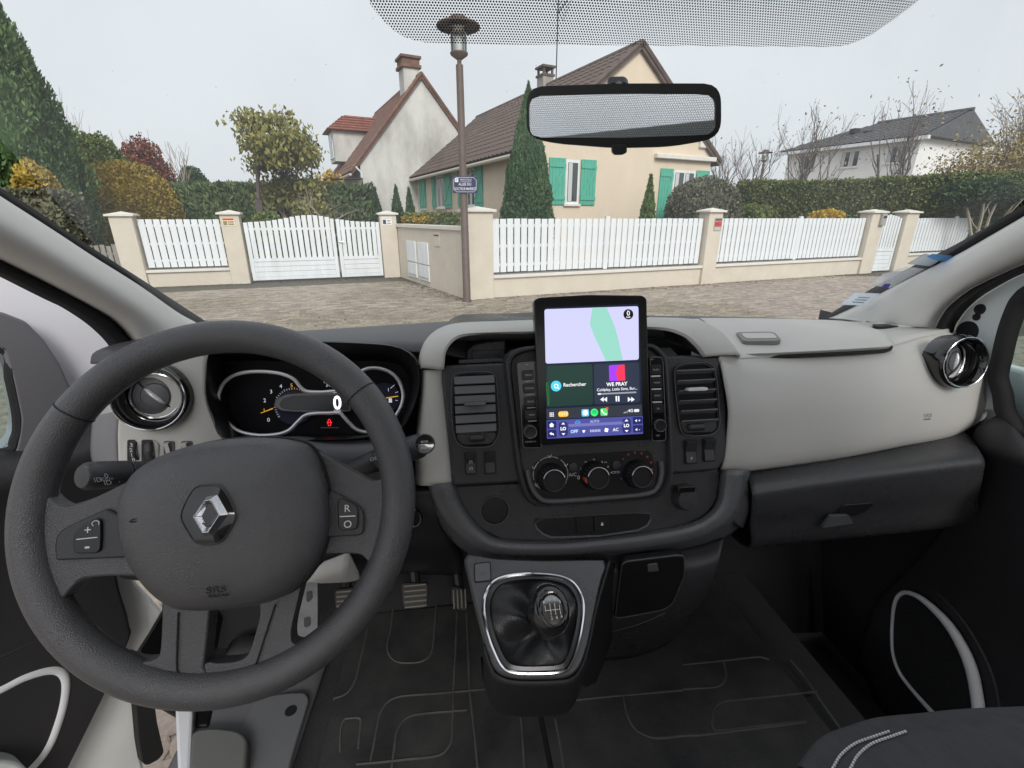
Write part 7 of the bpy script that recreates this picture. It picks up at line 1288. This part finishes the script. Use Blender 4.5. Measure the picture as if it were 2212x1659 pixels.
# passenger seat cushion
st_ = thing("passenger_seat", "dark grey fabric passenger bench cushion with white stitching", "seat", (.65, .0, z(-.9)))
seatm = M("seat_fabric", (.060, .058, .063), .9, bump=.6, bscale=500, var=.15, vscale=60, stretch=(1, .12, 1))
ed = q(6, [(860, 1700), (900, 1640), (950, 1560), (1040, 1488), (1160, 1443), (1280, 1402), (1400, 1375), (1660, 1350), (1900, 1325), (2212, 1310), (2600, 1300), (3000, 1320)])
S1 = [atZ(x, y, z(-.505)) for x, y in ed]; cS = Vector((.62, .0, z(-.5)))
S0 = [p + Vector((0, .012, -.03)) + (p - cS) * .02 for p in S1]; Sm1 = [p + Vector((0, 0, -.16)) for p in S0]
S2_ = [p.lerp(Vector((p.x * .5 + .33, -.02, p.z)), .22) + Vector((0, 0, .020)) for p in S1]; S3_ = [p.lerp(Vector((p.x * .6 + .28, -.20, p.z)), .7) + Vector((0, 0, .022)) for p in S1]; S4_ = [Vector((p.x * .7 + .2, -.30, z(-.49))) for p in S1]
obj("unseen_backrest", box((.62, -.42, z(-.26)), .72, .14, .5), seatm, st_, bevel=.05, seg=4)  # unseen seat back added to block light from behind
obj("cushion", loft([Sm1, S0, S1, S2_, S3_, S4_], 60, 5, flip=True), seatm, st_)
thr = M("thread_white", (.72, .72, .72), .7)
for off in (0, .014):
    path = resamp(cat([Vector((p.x + off, p.y - off * .3, p.z + .006 + off * .25)) for p in [a.lerp(b, .12) for a, b in zip(S1, S2_)][:6]], 8), 56)
    obj("stitching", join([tube([path[i], path[i + 1]], .0012, 5) for i in range(0, 54, 2)]), thr, st_)
fan0 = [a.lerp(b, .55) for a, b in zip(S2_, S3_)]
for k in range(14):
    a = S2_[5].lerp(S2_[9], k / 13.) + Vector((0, 0, .0012)); b = a + Vector((-.03 + .0045 * k, -.14, .004)); obj("quilt_line", tube([a, a.lerp(b, .5) + Vector((0, 0, .002)), b], .0011, 4), M("quilt_grey", (.12, .118, .122), .9), st_)
# ================================================================== STICKERS ON THE WINDSCREEN
def sticker(name, label, t_, pts, col, curl=0):
    P_ = [on_ws(*p) + Vector((0, -.004, -.002)) for p in pts]; t = thing(name, label, "sticker", P_[0]); f = Fr(P_[0], P_[1] - P_[0], (P_[-1] - P_[0]).normalized() * 1.0 - (P_[1] - P_[0]).normalized() * (P_[-1] - P_[0]).normalized().dot((P_[1] - P_[0]).normalized()))
    V = P_ + [p + Vector((0, -.0012, -.0012)) for p in P_]; n = len(P_)
    obj("paper", mesh(V, [tuple(range(n)), tuple(range(n, 2 * n))[::-1]] + [(i, (i + 1) % n, n + (i + 1) % n, n + i) for i in range(n)]), col, t, smooth=False); return t, P_
milky = Mglass("milky_film", (.95, .95, .95), .004, .2, dust=.22); pap = Mglass("sticker_paper", (.85, .9, .95), .004, .3, dust=.6)
s1, P_ = sticker("inspection_sticker", "pale blue inspection sticker low on the right of the windscreen", 3, q(3, [(1012, 305), (1105, 228), (1268, 235), (1180, 312)]), pap)
for k in range(3): a = P_[0].lerp(P_[1], .3 + .2 * k).lerp(P_[3].lerp(P_[2], .3 + .2 * k), .3); b = P_[0].lerp(P_[1], .3 + .2 * k).lerp(P_[3].lerp(P_[2], .3 + .2 * k), .75); obj("print_line", tube([a + Vector((0, -.002, -.002)), b + Vector((0, -.002, -.002))], .0013, 4), M("print_grey", (.40, .45, .52), .7), s1)
s2, P2_ = sticker("insurance_sleeve", "clear plastic sleeve with blue logo at the right edge of the windscreen", 3, q(3, [(1195, 178), (1290, 108), (1440, 62), (1560, 75), (1420, 150), (1345, 198)]), milky)
lg = [on_ws(*p) + Vector((0, -.008, -.006)) for p in q(3, [(1268, 182), (1295, 158), (1330, 160), (1310, 188)])]; obj("logo_patch", mesh(lg + [p + Vector((0, -.001, -.001)) for p in lg], [(0, 1, 2, 3), (7, 6, 5, 4), (0, 4, 5, 1), (1, 5, 6, 2), (2, 6, 7, 3), (3, 7, 4, 0)]), M("logo_blue", (.10, .09, .42), .5), s2, smooth=False)
s3, P3_ = sticker("folded_card", "folded blue and dark card standing at the right edge of the windscreen", 3, q(3, [(1448, 40), (1560, -25), (1700, 15), (1590, 55)]), Mglass("card_grey", (.55, .58, .62), .004, .3, dust=.4))
bc_ = [on_ws(*p) + Vector((0, -.012, -.008)) for p in q(3, [(1555, -27), (1590, -45), (1745, -28), (1760, 0), (1700, 18), (1600, -8)])]; obj("blue_flap", mesh(bc_ + [p + Vector((0, -.001, -.001)) for p in bc_], [tuple(range(6)), tuple(range(6, 12))[::-1]] + [(i, (i + 1) % 6, 6 + (i + 1) % 6, 6 + i) for i in range(6)]), Mglass("card_blue", (.25, .55, .9), .004, .3, dust=.18), s3, smooth=False)
